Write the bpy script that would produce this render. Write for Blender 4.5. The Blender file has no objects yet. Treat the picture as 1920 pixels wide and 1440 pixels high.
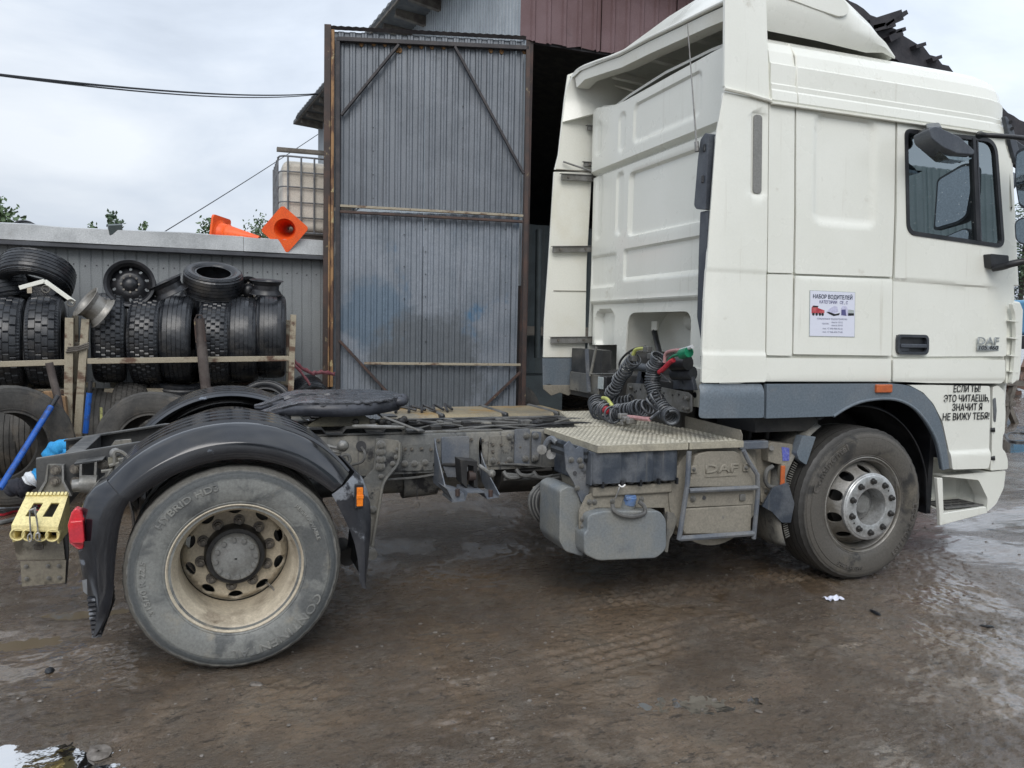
import bpy, bmesh, math, random
import numpy as np
from mathutils import Vector, Matrix, Euler
from mathutils.geometry import tessellate_polygon
random.seed(7)
PI = math.pi
scene = bpy.context.scene
COL = scene.collection
# ------------------------------------------------------------------ camera
YAW, PITCH, ROLL, FPX = .3559, .0706, .0203, 1475.8
CAM = Vector((-.0676, -3.892, 1.6592))
def _rot():
    B = Matrix(((1, 0, 0), (0, 0, -1), (0, 1, 0)))
    cy, sy, cp, sp, cr, sr = math.cos(YAW), math.sin(YAW), math.cos(PITCH), math.sin(PITCH), math.cos(ROLL), math.sin(ROLL)
    return Matrix(((cr, -sr, 0), (sr, cr, 0), (0, 0, 1))) @ Matrix(((1, 0, 0), (0, cp, -sp), (0, sp, cp))) @ B @ Matrix(((cy, -sy, 0), (sy, cy, 0), (0, 0, 1)))
RC = _rot()
cam_data = bpy.data.cameras.new('camera'); cam = bpy.data.objects.new('camera', cam_data); COL.objects.link(cam)
cam_data.sensor_width = 36; cam_data.lens = 36 * FPX / 1920; cam_data.clip_start = .05; cam_data.clip_end = 2000
m3 = Matrix((RC[0], -RC[1], -RC[2])).transposed()
cam.matrix_world = Matrix.Translation(CAM) @ m3.to_4x4()
scene.camera = cam
# ------------------------------------------------------------------ light
SUN_EL, SUN_AZ = math.radians(42), math.radians(200)      # azimuth counted from +Y clockwise: behind the camera, a little left
world = bpy.data.worlds.new('World'); scene.world = world; world.use_nodes = True
wt = world.node_tree; wt.nodes.clear()
def N(tree, typ, **kw):
    n = tree.nodes.new(typ)
    for k, v in kw.items():
        if k in n.inputs: n.inputs[k].default_value = v
        else: setattr(n, k, v)
    return n
def build_world():
    t = wt; L = t.links.new
    out = N(t, 'ShaderNodeOutputWorld'); bg = N(t, 'ShaderNodeBackground', Strength=1.0)
    sky = N(t, 'ShaderNodeTexSky'); sky.sky_type = 'NISHITA'; sky.sun_disc = False
    sky.sun_elevation = SUN_EL; sky.sun_rotation = SUN_AZ; sky.dust_density = 4
    tc = N(t, 'ShaderNodeTexCoord'); sep = N(t, 'ShaderNodeSeparateXYZ'); L(tc.outputs['Generated'], sep.inputs[0])
    # cloud sheet: stretched noise
    mp = N(t, 'ShaderNodeMapping'); mp.inputs['Scale'].default_value = (1.5, 1.5, 3.4); mp.inputs['Location'].default_value = (.35, .6, .2)
    L(tc.outputs['Generated'], mp.inputs[0])
    n1 = N(t, 'ShaderNodeTexNoise', Scale=1.7, Detail=6.0, Roughness=.52, Distortion=.35); L(mp.outputs[0], n1.inputs['Vector'])
    cr = N(t, 'ShaderNodeValToRGB'); L(n1.outputs['Fac'], cr.inputs[0])
    cr.color_ramp.elements[0].position = .33; cr.color_ramp.elements[0].color = (.43, .48, .555, 1)
    cr.color_ramp.elements[1].position = .66; cr.color_ramp.elements[1].color = (.72, .76, .81, 1)
    e = cr.color_ramp.elements.new(.48); e.color = (.545, .60, .68, 1)
    # brighter to the right (+X) where the overcast thins, CIE overcast brightening towards the zenith
    m1 = N(t, 'ShaderNodeMapRange'); m1.inputs['From Min'].default_value = -.3; m1.inputs['From Max'].default_value = .9
    m1.inputs['To Min'].default_value = .88; m1.inputs['To Max'].default_value = 1.22; L(sep.outputs['X'], m1.inputs['Value'])
    m2 = N(t, 'ShaderNodeMapRange'); m2.inputs['From Min'].default_value = 0; m2.inputs['From Max'].default_value = 1
    m2.inputs['To Min'].default_value = 1.04; m2.inputs['To Max'].default_value = 1.75; L(sep.outputs['Z'], m2.inputs['Value'])
    mu = N(t, 'ShaderNodeMath', operation='MULTIPLY'); L(m1.outputs[0], mu.inputs[0]); L(m2.outputs[0], mu.inputs[1])
    vm = N(t, 'ShaderNodeVectorMath', operation='SCALE'); L(cr.outputs[0], vm.inputs[0]); L(mu.outputs[0], vm.inputs['Scale'])
    sk = N(t, 'ShaderNodeVectorMath', operation='SCALE'); L(sky.outputs[0], sk.inputs[0]); sk.inputs['Scale'].default_value = .01
    ad = N(t, 'ShaderNodeVectorMath', operation='ADD'); L(vm.outputs[0], ad.inputs[0]); L(sk.outputs[0], ad.inputs[1])
    L(ad.outputs[0], bg.inputs['Color']); L(bg.outputs[0], out.inputs['Surface'])
build_world()
sun_d = bpy.data.lights.new('sun', 'SUN'); sun_d.energy = 1.45; sun_d.angle = math.radians(38); sun_d.color = (1, .97, .93)
sun = bpy.data.objects.new('sun', sun_d); COL.objects.link(sun)
sd = Vector((math.sin(SUN_AZ) * math.cos(SUN_EL), math.cos(SUN_AZ) * math.cos(SUN_EL), math.sin(SUN_EL)))
sun.rotation_euler = sd.to_track_quat('Z', 'Y').to_euler(); sun.location = (0, 0, 30)
vs = scene.view_settings; vs.view_transform = 'Standard'; vs.look = 'None'; vs.gamma = 1; vs.use_curve_mapping = False; vs.exposure = 0.15
# ------------------------------------------------------------------ measuring: photo pixel -> point on a plane of the place
def at(px, py, **k):
    d = RC.transposed() @ Vector(((px - 960) / FPX, (py - 720) / FPX, 1.0))
    (a, v), = k.items(); i = 'XYZ'.index(a)
    return CAM + d * ((v - CAM[i]) / d[i])
def side(z):                                    # lean of the cab's near side
    return max(0., .05 * (z - 1.36))
def aside(px, py, off=0.):
    y = 0.
    for _ in range(5):
        p = at(px, py, Y=y + off); y = side(p.z)
    return p
def gz(x):                                      # the yard rises a little towards the front axle
    return .0213 * min(max(x, -3.), 6.)
def ground_z(x, y):
    s = 1 / (1 + math.exp(-(-y - 0) * .0)) if False else 1
    return gz(x)
# ------------------------------------------------------------------ mesh helpers
class M:
    def __init__(s): s.v = []; s.f = []
    def add(s, vs_, fs):
        o = len(s.v); s.v += [tuple(p) for p in vs_]; s.f += [tuple(i + o for i in q) for q in fs]; return s
    def box(s, x0, x1, y0, y1, z0, z1):
        return s.add([(x, y, z) for x in (x0, x1) for y in (y0, y1) for z in (z0, z1)],
                     [(0, 1, 3, 2), (4, 6, 7, 5), (0, 4, 5, 1), (2, 3, 7, 6), (0, 2, 6, 4), (1, 5, 7, 3)])
    def hexa(s, p):                              # eight points, bottom four then top four
        return s.add(p, [(3, 2, 1, 0), (4, 5, 6, 7), (0, 1, 5, 4), (1, 2, 6, 5), (2, 3, 7, 6), (3, 0, 4, 7)])
    def beam(s, a, b, w, h, up=(0, 0, 1)):
        a = Vector(a); b = Vector(b); d = (b - a).normalized(); u = Vector(up)
        if abs(d.dot(u)) > .98: u = Vector((0, 1, 0))
        r = d.cross(u).normalized() * w / 2; u = r.cross(d).normalized() * h / 2
        return s.hexa([a - r - u, a + r - u, b + r - u, b - r - u, a - r + u, a + r + u, b + r + u, b - r + u])
    def prism(s, pts, d):
        pts = [Vector(p) for p in pts]; d = Vector(d); n = len(pts)
        v = pts + [p + d for p in pts]
        return s.add(v, [tuple(range(n)), tuple(range(2 * n - 1, n - 1, -1))] + [(i, (i + 1) % n, (i + 1) % n + n, i + n) for i in range(n)])
    def loft(s, rings, close=False, caps=False):
        n = len(rings[0]); v = [p for r in rings for p in r]; f = []
        for i in range(len(rings) - 1):
            for j in range(n if close else n - 1):
                k = (j + 1) % n; f.append((i * n + j, i * n + k, (i + 1) * n + k, (i + 1) * n + j))
        if caps: f += [tuple(range(n))[::-1], tuple(range((len(rings) - 1) * n, len(rings) * n))]
        return s.add(v, f)
    def tube(s, pts, r, n=8, close=False):
        pts = [Vector(p) for p in pts]; rings = []; m = len(pts); ref = None
        for i, p in enumerate(pts):
            a = pts[(i - 1) % m] if (close or i > 0) else p; b = pts[(i + 1) % m] if (close or i < m - 1) else p
            t = (b - a).normalized()
            if ref is None:
                ref = t.orthogonal().normalized()
            ref = (ref - t * ref.dot(t)).normalized(); bi = t.cross(ref)
            rr = r[i] if isinstance(r, (list, tuple)) else r
            rings.append([p + (ref * math.cos(2 * PI * k / n) + bi * math.sin(2 * PI * k / n)) * rr for k in range(n)])
        if close: rings.append(rings[0])
        return s.loft(rings, True, not close)
    def cyl(s, a, b, r, n=16, r2=None):
        return s.tube([a, b], [r, r if r2 is None else r2], n)
    def lathe(s, prof, n=48, o=(0, 0, 0), mx=None):   # prof (a along local Y, r)
        o = Vector(o); rings = []
        for k in range(n):
            t = 2 * PI * k / n
            ring = [Vector((r * math.cos(t), a, r * math.sin(t))) for a, r in prof]
            if mx is not None: ring = [mx @ p for p in ring]
            rings.append([p + o for p in ring])
        rings.append(rings[0]); return s.loft(rings)
    def sphere(s, c, r, n=12, m=8, sc=(1, 1, 1)):
        c = Vector(c); rings = []
        for i in range(m + 1):
            a = PI * i / m - PI / 2
            rings.append([c + Vector((math.cos(a) * math.cos(2 * PI * k / n) * sc[0], math.cos(a) * math.sin(2 * PI * k / n) * sc[1], math.sin(a) * sc[2])) * r for k in range(n)])
        return s.loft(rings, True)
    def mesh(s, name, m, smooth=40):
        me = bpy.data.meshes.new(name); me.from_pydata(s.v, [], s.f); 
        bm = bmesh.new(); bm.from_mesh(me); bmesh.ops.remove_doubles(bm, verts=bm.verts, dist=1e-5)
        bmesh.ops.recalc_face_normals(bm, faces=bm.faces); bm.to_mesh(me); bm.free()
        if m: me.materials.append(m)
        if smooth:
            me.shade_smooth(); me.set_sharp_from_angle(angle=math.radians(smooth))
        return me
    def build(s, name, m, parent=None, bevel=0, smooth=40, segs=2):
        o = bpy.data.objects.new(name, s.mesh(name, m, smooth)); COL.objects.link(o)
        if parent: o.parent = parent
        if bevel:
            b = o.modifiers.new('bevel', 'BEVEL'); b.width = bevel; b.segments = segs; b.limit_method = 'ANGLE'; b.angle_limit = math.radians(35)
            b.harden_normals = True
        return o
def obj(name, me, parent=None, mat=None):
    o = bpy.data.objects.new(name, me); COL.objects.link(o)
    if parent: o.parent = parent
    if mat is not None: o.matrix_local = mat
    return o
def empty(name, loc=(0, 0, 0), parent=None):
    o = bpy.data.objects.new(name, None); COL.objects.link(o); o.location = loc; o.empty_display_size = .2
    if parent: o.parent = parent
    return o
def tag(o, label=None, cat=None, group=None, kind=None):
    if label: o['label'] = label
    if cat: o['category'] = cat
    if group: o['group'] = group
    if kind: o['kind'] = kind
    return o
def copy_tree(o, parent=None):
    c = o.copy(); COL.objects.link(c); c.parent = parent
    for ch in list(o.children): copy_tree(ch, c)
    return c
def rrect(x0, x1, z0, z1, r, n=5):
    pts = []
    for cx, cz, a0 in ((x1 - r, z1 - r, 0), (x0 + r, z1 - r, 90), (x0 + r, z0 + r, 180), (x1 - r, z0 + r, 270)):
        for k in range(n + 1):
            a = math.radians(a0 + 90 * k / n); pts.append((cx + r * math.cos(a), cz + r * math.sin(a)))
    return pts
def rpoly(pts, r, n=4):                          # round a 2D/3D polygon's corners
    out = []; m = len(pts)
    for i in range(m):
        p = Vector(pts[i]); a = Vector(pts[i - 1]); b = Vector(pts[(i + 1) % m])
        rr = r[i] if isinstance(r, (list, tuple)) else r
        if rr <= 0: out.append(p); continue
        da = (a - p); db = (b - p); ra = min(rr, da.length * .45); rb = min(rr, db.length * .45)
        s_ = p + da.normalized() * ra; e_ = p + db.normalized() * rb
        for k in range(n + 1):
            t = k / n; out.append(s_ * (1 - t) ** 2 + p * 2 * t * (1 - t) + e_ * t * t)
    return out
def panel(name, outline, to3, m, parent, step=.03, fn=None, thick=.008, holes=(), ulines=(), vlines=(), smooth=35, bevel=0):
    """clean-edged sheet over a 2D outline, cut by a grid, pressed by fn(u,v) -> outward offset, with a real thickness"""
    loops = [[Vector((p[0], p[1], 0)) for p in outline]] + [[Vector((p[0], p[1], 0)) for p in h] for h in holes]
    tris = tessellate_polygon(loops); flat = [p for l in loops for p in l]
    bm = bmesh.new(); vv = [bm.verts.new(p) for p in flat]
    for t in tris:
        try: bm.faces.new([vv[i] for i in t])
        except ValueError: pass
    us = [p[0] for p in outline]; vs_ = [p[1] for p in outline]
    if step:
        lines = [((u, 0, 0), (1, 0, 0)) for u in list(np.arange(min(us) + step, max(us) - 1e-3, step)) + list(ulines)] + \
                [((0, v, 0), (0, 1, 0)) for v in list(np.arange(min(vs_) + step, max(vs_) - 1e-3, step)) + list(vlines)]
        for co, no in lines:
            bmesh.ops.bisect_plane(bm, geom=bm.verts[:] + bm.edges[:] + bm.faces[:], dist=1e-6, plane_co=co, plane_no=no)
    for v in bm.verts:
        off = fn(v.co.x, v.co.y) if fn else 0.
        v.co = to3(v.co.x, v.co.y, off)
    nrm = (Vector(to3(us[0], vs_[0], .1)) - Vector(to3(us[0], vs_[0], 0))).normalized()
    bmesh.ops.recalc_face_normals(bm, faces=bm.faces)
    bm.normal_update()
    tot = sum((f.normal.dot(nrm) * f.calc_area() for f in bm.faces), 0.)
    if tot < 0: bmesh.ops.reverse_faces(bm, faces=bm.faces)
    me = bpy.data.meshes.new(name); bm.to_mesh(me); bm.free()
    me.materials.append(m); me.shade_smooth(); me.set_sharp_from_angle(angle=math.radians(smooth))
    o = obj(name, me, parent)
    if thick:
        so = o.modifiers.new('thick', 'SOLIDIFY'); so.thickness = thick; so.offset = -1; esplit(o)
    return o
def esplit(o, a=30):
    e = o.modifiers.new('edges', 'EDGE_SPLIT'); e.split_angle = math.radians(a)
def sm(e0, e1, x):
    t = min(max((x - e0) / (e1 - e0), 0), 1); return t * t * (3 - 2 * t)
def sdrr(u, v, x0, x1, z0, z1, r):               # signed distance to a rounded rectangle, negative inside
    qx = abs(u - (x0 + x1) / 2) - (x1 - x0) / 2 + r; qz = abs(v - (z0 + z1) / 2) - (z1 - z0) / 2 + r
    return math.hypot(max(qx, 0), max(qz, 0)) + min(max(qx, qz), 0) - r
def smooth_path(ctrl, n=6):                      # Catmull-Rom through points
    P_ = [Vector(p) for p in ctrl]; P_ = [P_[0] * 2 - P_[1]] + P_ + [P_[-1] * 2 - P_[-2]]; out = []
    for i in range(1, len(P_) - 2):
        for k in range(n):
            t = k / n; a, b, c, d = P_[i - 1:i + 3]
            out.append(.5 * ((2 * b) + (c - a) * t + (2 * a - 5 * b + 4 * c - d) * t * t + (3 * b - a - 3 * c + d) * t ** 3))
    out.append(P_[-2]); return out
def coil_path(ctrl, rad, turns, per=14):
    c = smooth_path(ctrl, 10); n = int(turns * per); out = []
    L_ = [0]
    for i in range(1, len(c)): L_.append(L_[-1] + (c[i] - c[i - 1]).length)
    ref = None
    for k in range(n + 1):
        s_ = L_[-1] * k / n; i = max(1, next((j for j in range(len(L_)) if L_[j] >= s_ - 1e-9), len(L_) - 1))
        t = (s_ - L_[i - 1]) / max(1e-6, L_[i] - L_[i - 1]); p = c[i - 1].lerp(c[i], t); d = (c[i] - c[i - 1]).normalized()
        if ref is None: ref = d.orthogonal().normalized()
        ref = (ref - d * ref.dot(d)).normalized(); bi = d.cross(ref); a = 2 * PI * k / per
        rr = rad * (1 + .10 * math.sin(k * .37) + .07 * math.sin(k * .113))
        out.append(p + (ref * math.cos(a) + bi * math.sin(a)) * rr)
    return out
def text_mesh(txt, m, size=.1, bold=0., align='CENTER', sx=1., line=1., depth=.0008, shear=0., bend=None):
    cu = bpy.data.curves.new('text', 'FONT'); cu.body = txt; cu.size = size; cu.align_x = align; cu.bevel_depth = bold; cu.bevel_resolution = 0; cu.space_line = line
    cu.extrude = depth; cu.shear = shear; cu.resolution_u = 3
    o = bpy.data.objects.new('text', cu); COL.objects.link(o); bpy.context.view_layer.update()
    me = bpy.data.meshes.new_from_object(o.evaluated_get(bpy.context.evaluated_depsgraph_get()))
    bpy.data.objects.remove(o); bpy.data.curves.remove(cu)
    for v in me.vertices:
        v.co.x *= sx
        if bend:                                   # wrap on a circle (bend = radius, +1 reads outside-up, -1 inside-up)
            R_, s_ = bend; a = v.co.x / R_; rr = R_ + s_ * v.co.y
            v.co = Vector((s_ * rr * math.sin(a) if s_ > 0 else rr * math.sin(a), rr * math.cos(a) if s_ > 0 else -rr * math.cos(a), v.co.z))
    me.materials.clear(); me.materials.append(m); return me
TXM = Matrix.Rotation(PI / 2, 4, 'X')              # text plane -> facing -Y
# ------------------------------------------------------------------ materials
def mat(name, base, rough=.5, metal=0., c2=None, scale=4., lo=.4, hi=.65, det=6., bump=0., bscale=40., rvar=0., coat=0.,
        dirt=None, stretch=None, spec=.5, streak=None, sky_dirt=None, warp=0., radial=None, fine=.22, blob=None):
    """base + second tone c2 in noise patches; dirt=(colour, scale, lo, hi); streak=(colour, lo, hi) vertical runs;
    sky_dirt=(colour, amount) dust that settles on faces pointing up"""
    m = bpy.data.materials.new(name); m.use_nodes = True; t = m.node_tree; t.nodes.clear(); L = t.links.new
    out = N(t, 'ShaderNodeOutputMaterial'); b = N(t, 'ShaderNodeBsdfPrincipled'); L(b.outputs[0], out.inputs[0])
    b.inputs['Base Color'].default_value = (*base, 1); b.inputs['Roughness'].default_value = rough; b.inputs['Metallic'].default_value = metal
    b.inputs['Specular IOR Level'].default_value = spec
    if coat: b.inputs['Coat Weight'].default_value = coat; b.inputs['Coat Roughness'].default_value = .12
    tc = N(t, 'ShaderNodeTexCoord'); vec = tc.outputs['Object']
    if stretch:
        mp = N(t, 'ShaderNodeMapping'); mp.inputs['Scale'].default_value = stretch; L(vec, mp.inputs[0]); vec = mp.outputs[0]
    col = None
    def ramp(sock, lo_, hi_):
        r = N(t, 'ShaderNodeMapRange', interpolation_type='SMOOTHSTEP'); r.inputs['From Min'].default_value = lo_; r.inputs['From Max'].default_value = hi_; L(sock, r.inputs['Value']); return r.outputs[0]
    def noise(sc, dt=6., v=None, rg=.6, dist=0.):
        n = N(t, 'ShaderNodeTexNoise', Scale=sc, Detail=dt, Roughness=rg, Distortion=dist); L(v or vec, n.inputs['Vector']); return n.outputs['Fac']
    def mix(f, a, c):
        x = N(t, 'ShaderNodeMix', data_type='RGBA'); L(f, x.inputs['Factor'])
        if a is None: x.inputs['A'].default_value = (*base, 1)
        else: L(a, x.inputs['A'])
        x.inputs['B'].default_value = (*c, 1); return x.outputs['Result']
    if c2: col = mix(ramp(noise(scale, det, dist=warp), lo, hi), col, c2)
    if streak:
        mp = N(t, 'ShaderNodeMapping'); mp.inputs['Scale'].default_value = (22, 22, .7); L(tc.outputs['Object'], mp.inputs[0])
        col = mix(ramp(noise(1., 5., mp.outputs[0]), streak[1], streak[2]), col, streak[0])
    if dirt: col = mix(ramp(noise(dirt[1], 8., tc.outputs['Object'], .65), dirt[2], dirt[3]), col, dirt[0])
    if sky_dirt:
        g = N(t, 'ShaderNodeNewGeometry'); sp = N(t, 'ShaderNodeSeparateXYZ'); L(g.outputs['Normal'], sp.inputs[0])
        a = ramp(sp.outputs['Z'], .3, .95); mu = N(t, 'ShaderNodeMath', operation='MULTIPLY'); L(a, mu.inputs[0]); mu.inputs[1].default_value = sky_dirt[1]
        nn = ramp(noise(9., 6., tc.outputs['Object']), .3, .6); m3_ = N(t, 'ShaderNodeMath', operation='MULTIPLY'); L(mu.outputs[0], m3_.inputs[0]); L(nn, m3_.inputs[1])
        col = mix(m3_.outputs[0], col, sky_dirt[0])
    for (c_, pos, rad_, wob) in (blob or ()):
        ds = N(t, 'ShaderNodeVectorMath', operation='DISTANCE'); L(tc.outputs['Object'], ds.inputs[0]); ds.inputs[1].default_value = pos
        ma = N(t, 'ShaderNodeMath', operation='MULTIPLY_ADD'); L(noise(3.2, 7., tc.outputs['Object'], .65), ma.inputs[0]); ma.inputs[1].default_value = wob; L(ds.outputs['Value'], ma.inputs[2])
        col = mix(ramp(ma.outputs[0], rad_ + wob * .5 + .16, rad_ + wob * .5 - .12), col, c_)
    if radial:                                   # a worn or muddy ring on a wheel, measured from the axle
        sp = N(t, 'ShaderNodeSeparateXYZ'); L(tc.outputs['Object'], sp.inputs[0]); cb = N(t, 'ShaderNodeCombineXYZ'); L(sp.outputs['X'], cb.inputs['X']); L(sp.outputs['Z'], cb.inputs['Z'])
        ln = N(t, 'ShaderNodeVectorMath', operation='LENGTH'); L(cb.outputs[0], ln.inputs[0]); nz = noise(7., 8., tc.outputs['Object'], .7)
        for (c_, r0, r1, wob) in radial:
            ma = N(t, 'ShaderNodeMath', operation='MULTIPLY_ADD'); L(nz, ma.inputs[0]); ma.inputs[1].default_value = wob; L(ln.outputs['Value'], ma.inputs[2])
            col = mix(ramp(ma.outputs[0], r0 + wob * .5, r1 + wob * .5), col, c_)
    if fine:                                     # fine speckle of grime over everything
        fz_ = noise(75., 4., tc.outputs['Object'], .75); mr_ = N(t, 'ShaderNodeMapRange'); mr_.inputs['From Min'].default_value = .3; mr_.inputs['From Max'].default_value = .7
        mr_.inputs['To Min'].default_value = 1 - fine; mr_.inputs['To Max'].default_value = 1 + fine; L(fz_, mr_.inputs['Value'])
        vs2 = N(t, 'ShaderNodeVectorMath', operation='SCALE'); L(mr_.outputs[0], vs2.inputs['Scale'])
        if col is None: vs2.inputs[0].default_value = base
        else: L(col, vs2.inputs[0])
        col = vs2.outputs[0]
    if col is not None: L(col, b.inputs['Base Color'])
    if rvar:
        r = N(t, 'ShaderNodeMapRange'); r.inputs['From Min'].default_value = .3; r.inputs['From Max'].default_value = .7
        r.inputs['To Min'].default_value = max(.03, rough - rvar); r.inputs['To Max'].default_value = min(1, rough + rvar)
        L(noise(scale * 1.7, 5.), r.inputs['Value']); L(r.outputs[0], b.inputs['Roughness'])
    if bump:
        bp = N(t, 'ShaderNodeBump', Strength=1.0, Distance=bump); L(noise(bscale, 5.), bp.inputs['Height']); L(bp.outputs[0], b.inputs['Normal'])
    return m
MT = {}
MUD = (.17, .155, .13)
MT['white'] = mat('cream_white_paint', (.80, .805, .74), .30, c2=(.755, .76, .69), scale=1.2, lo=.35, hi=.7, coat=.25, rvar=.08, dirt=((.52, .49, .41), 6., .63, .84), streak=((.60, .585, .51), .60, .88), fine=.02)
MT['white_plain'] = mat('faded_cream_paint', (.78, .78, .71), .42, c2=(.70, .68, .58), scale=2., lo=.45, hi=.75, rvar=.08, dirt=((.45, .42, .34), 11., .66, .82), streak=((.50, .47, .38), .64, .86), fine=.04)
MT['grey_trim'] = mat('grey_plastic_trim', (.125, .155, .185), .42, c2=(.15, .175, .20), scale=3., rvar=.08, bump=.0003, bscale=300, dirt=((.22, .22, .21), 7., .6, .85))
MT['dark_plastic'] = mat('dark_grey_plastic', (.030, .034, .042), .42, c2=(.05, .055, .065), scale=5., bump=.0003, bscale=300)
MT['black'] = mat('black_plastic', (.012, .013, .016), .38, c2=(.03, .03, .033), scale=6., rvar=.1)
MT['fender'] = mat('glossy_black_mudguard', (.006, .007, .010), .12, coat=.7, spec=.45, fine=.1, c2=(.016, .018, .023), scale=3., lo=.45, hi=.7, rvar=.05, dirt=((.13, .15, .18), 5.5, .65, .70))
MT['flap'] = mat('scuffed_black_flap', (.022, .024, .03), .42, c2=(.05, .052, .058), scale=7., dirt=((.20, .215, .24), 3.0, .52, .56), rvar=.1)
MT['rubber'] = mat('wet_black_rubber', (.013, .0145, .018), .32, c2=(.030, .033, .038), scale=5., rvar=.14, bump=.0006, bscale=120, dirt=((.07, .063, .054), 3., .50, .8))
MT['rubber_dry'] = mat('dusty_grey_rubber', (.07, .066, .06), .75, c2=(.035, .034, .032), scale=5., bump=.0008, bscale=90, dirt=((.15, .125, .095), 3., .5, .75))
MT['rubber_mud'] = mat('mud_grey_tyre', (.19, .195, .185), .6, c2=(.095, .10, .10), scale=4.2, lo=.46, hi=.60, warp=.8, rvar=.12, bump=.0012, bscale=70, dirt=((.27, .245, .195), 3.2, .55, .72), radial=(((.075, .082, .085), .425, .445, .03), ((.17, .165, .15), .462, .475, .04), ((.05, .048, .045), .484, .492, .02)))
MT['rubber_front'] = mat('brown_dusted_tyre', (.095, .088, .078), .55, c2=(.035, .034, .033), scale=4.2, lo=.52, hi=.62, warp=.6, rvar=.12, bump=.001, bscale=80, dirt=((.14, .125, .10), 4., .5, .75), radial=(((.05, .048, .045), .455, .475, .05),))
MT['tread_mud'] = mat('wet_dark_tread', (.04, .038, .036), .45, c2=(.11, .10, .09), scale=9., bump=.001, bscale=90)
MT['rim_cream'] = mat('cream_wheel_paint', (.50, .44, .34), .5, c2=(.35, .30, .23), scale=6., lo=.48, hi=.68, rvar=.1, dirt=((.12, .085, .055), 7., .60, .78), bump=.0006, bscale=60)
MT['rim_steel'] = mat('dull_alloy_wheel', (.30, .29, .27), .45, .35, c2=(.17, .155, .13), scale=5., lo=.4, hi=.65, rvar=.12, dirt=((.10, .085, .065), 8., .6, .8), bump=.0005, bscale=80)
MT['hub_ring'] = mat('bright_silver_ring', (.52, .53, .53), .38, .55, c2=(.36, .36, .35), scale=14., rvar=.12, dirt=((.14, .12, .10), 20., .62, .74))
MT['nut'] = mat('dark_steel_nut', (.11, .10, .09), .5, .4, c2=(.22, .20, .17), scale=30.)
MT['hub_grey'] = mat('dusty_grey_hub', (.20, .205, .20), .6, c2=(.15, .15, .145), scale=14.)
MT['hub_black'] = mat('oily_black_hub', (.012, .012, .013), .3, c2=(.03, .03, .03), scale=10.)
MT['frame'] = mat('muddy_grey_chassis_paint', (.115, .118, .115), .6, c2=(.20, .19, .165), scale=4.5, lo=.42, hi=.62, rvar=.12, bump=.001, bscale=60, streak=((.05, .052, .055), .58, .74), dirt=((.022, .023, .026), 6., .57, .66))
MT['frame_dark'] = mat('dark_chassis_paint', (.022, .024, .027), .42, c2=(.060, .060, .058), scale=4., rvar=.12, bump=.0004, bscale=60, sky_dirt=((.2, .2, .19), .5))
MT['frame_blue'] = mat('blue_grey_chassis_plate', (.10, .115, .14), .5, c2=(.17, .175, .18), scale=5., rvar=.12, dirt=((.03, .032, .036), 6., .62, .7))
MT['under'] = mat('oily_underbody', (.018, .018, .019), .55, c2=(.045, .042, .038), scale=5., bump=.001, bscale=30)
MT['steel'] = mat('dusty_steel', (.24, .24, .235), .5, .3, c2=(.15, .145, .13), scale=8., rvar=.12, dirt=((.09, .07, .05), 9., .6, .8))
MT['dust'] = mat('dust_covered_panel', (.245, .225, .185), .72, c2=(.19, .175, .145), scale=4., lo=.4, hi=.7, bump=.0007, bscale=60, dirt=((.12, .12, .12), 6., .62, .74))
MT['dust_step'] = mat('sand_coloured_tread_plate', (.40, .37, .29), .62, .1, c2=(.28, .26, .21), scale=6., lo=.4, hi=.66, bump=.0005, bscale=90)
MT['lug'] = mat('worn_tread_lug', (.48, .45, .37), .5, .2, c2=(.36, .34, .28), scale=9.)
MT['battery'] = mat('dusty_blue_grey_plastic', (.045, .055, .072), .45, c2=(.10, .11, .125), scale=6., lo=.42, hi=.62, bump=.0006, bscale=60, streak=((.19, .185, .165), .56, .8), dirt=((.02, .022, .026), 12., .66, .74))
MT['tank'] = mat('grey_plastic_tank', (.165, .185, .20), .55, c2=(.23, .23, .21), scale=2.2, lo=.42, hi=.66, bump=.0005, bscale=90, dirt=((.11, .12, .135), 4., .58, .78))
MT['fifth'] = mat('greased_black_plate', (.040, .042, .048), .22, c2=(.085, .088, .10), scale=14., rvar=.12, bump=.006, bscale=38, dirt=((.10, .075, .05), 6., .64, .76))
MT['fifth_edge'] = mat('black_cast_iron', (.035, .038, .048), .4, c2=(.06, .065, .08), scale=8., bump=.0015, bscale=50)
MT['olive'] = mat('olive_drab_casting', (.11, .10, .07), .6, c2=(.07, .065, .05), scale=9., bump=.001, bscale=50)
MT['fuel'] = mat('dirty_tank_top', (.30, .25, .16), .55, .2, c2=(.20, .18, .14), scale=3., dirt=((.33, .19, .05), 2.4, .5, .66))
MT['yellow'] = mat('pale_yellow_plastic', (.78, .68, .33), .5, c2=(.70, .60, .28), scale=8., dirt=((.25, .20, .10), 12., .58, .76), bump=.0005, bscale=70)
MT['red_lens'] = mat('red_lamp_lens', (.62, .02, .03), .22, c2=(.50, .03, .05), scale=9., coat=.4)
MT['orange_lens'] = mat('orange_lamp_lens', (.85, .22, .01), .25, c2=(.75, .18, .01), scale=60., coat=.4)
MT['amber_dull'] = mat('dull_orange_lens', (.52, .13, .04), .35, c2=(.42, .11, .04), scale=20.)
MT['wire'] = mat('galvanised_wire', (.45, .45, .44), .35, .7, c2=(.25, .24, .22), scale=30.)
MT['brown_wet'] = mat('wet_brown_plate', (.06, .05, .035), .25, c2=(.20, .18, .14), scale=5., lo=.45, hi=.55, rvar=.15)
MT['coil'] = mat('dusty_coil_hose', (.035, .04, .048), .4, c2=(.06, .065, .075), scale=25., sky_dirt=((.30, .31, .32), .75))
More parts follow.
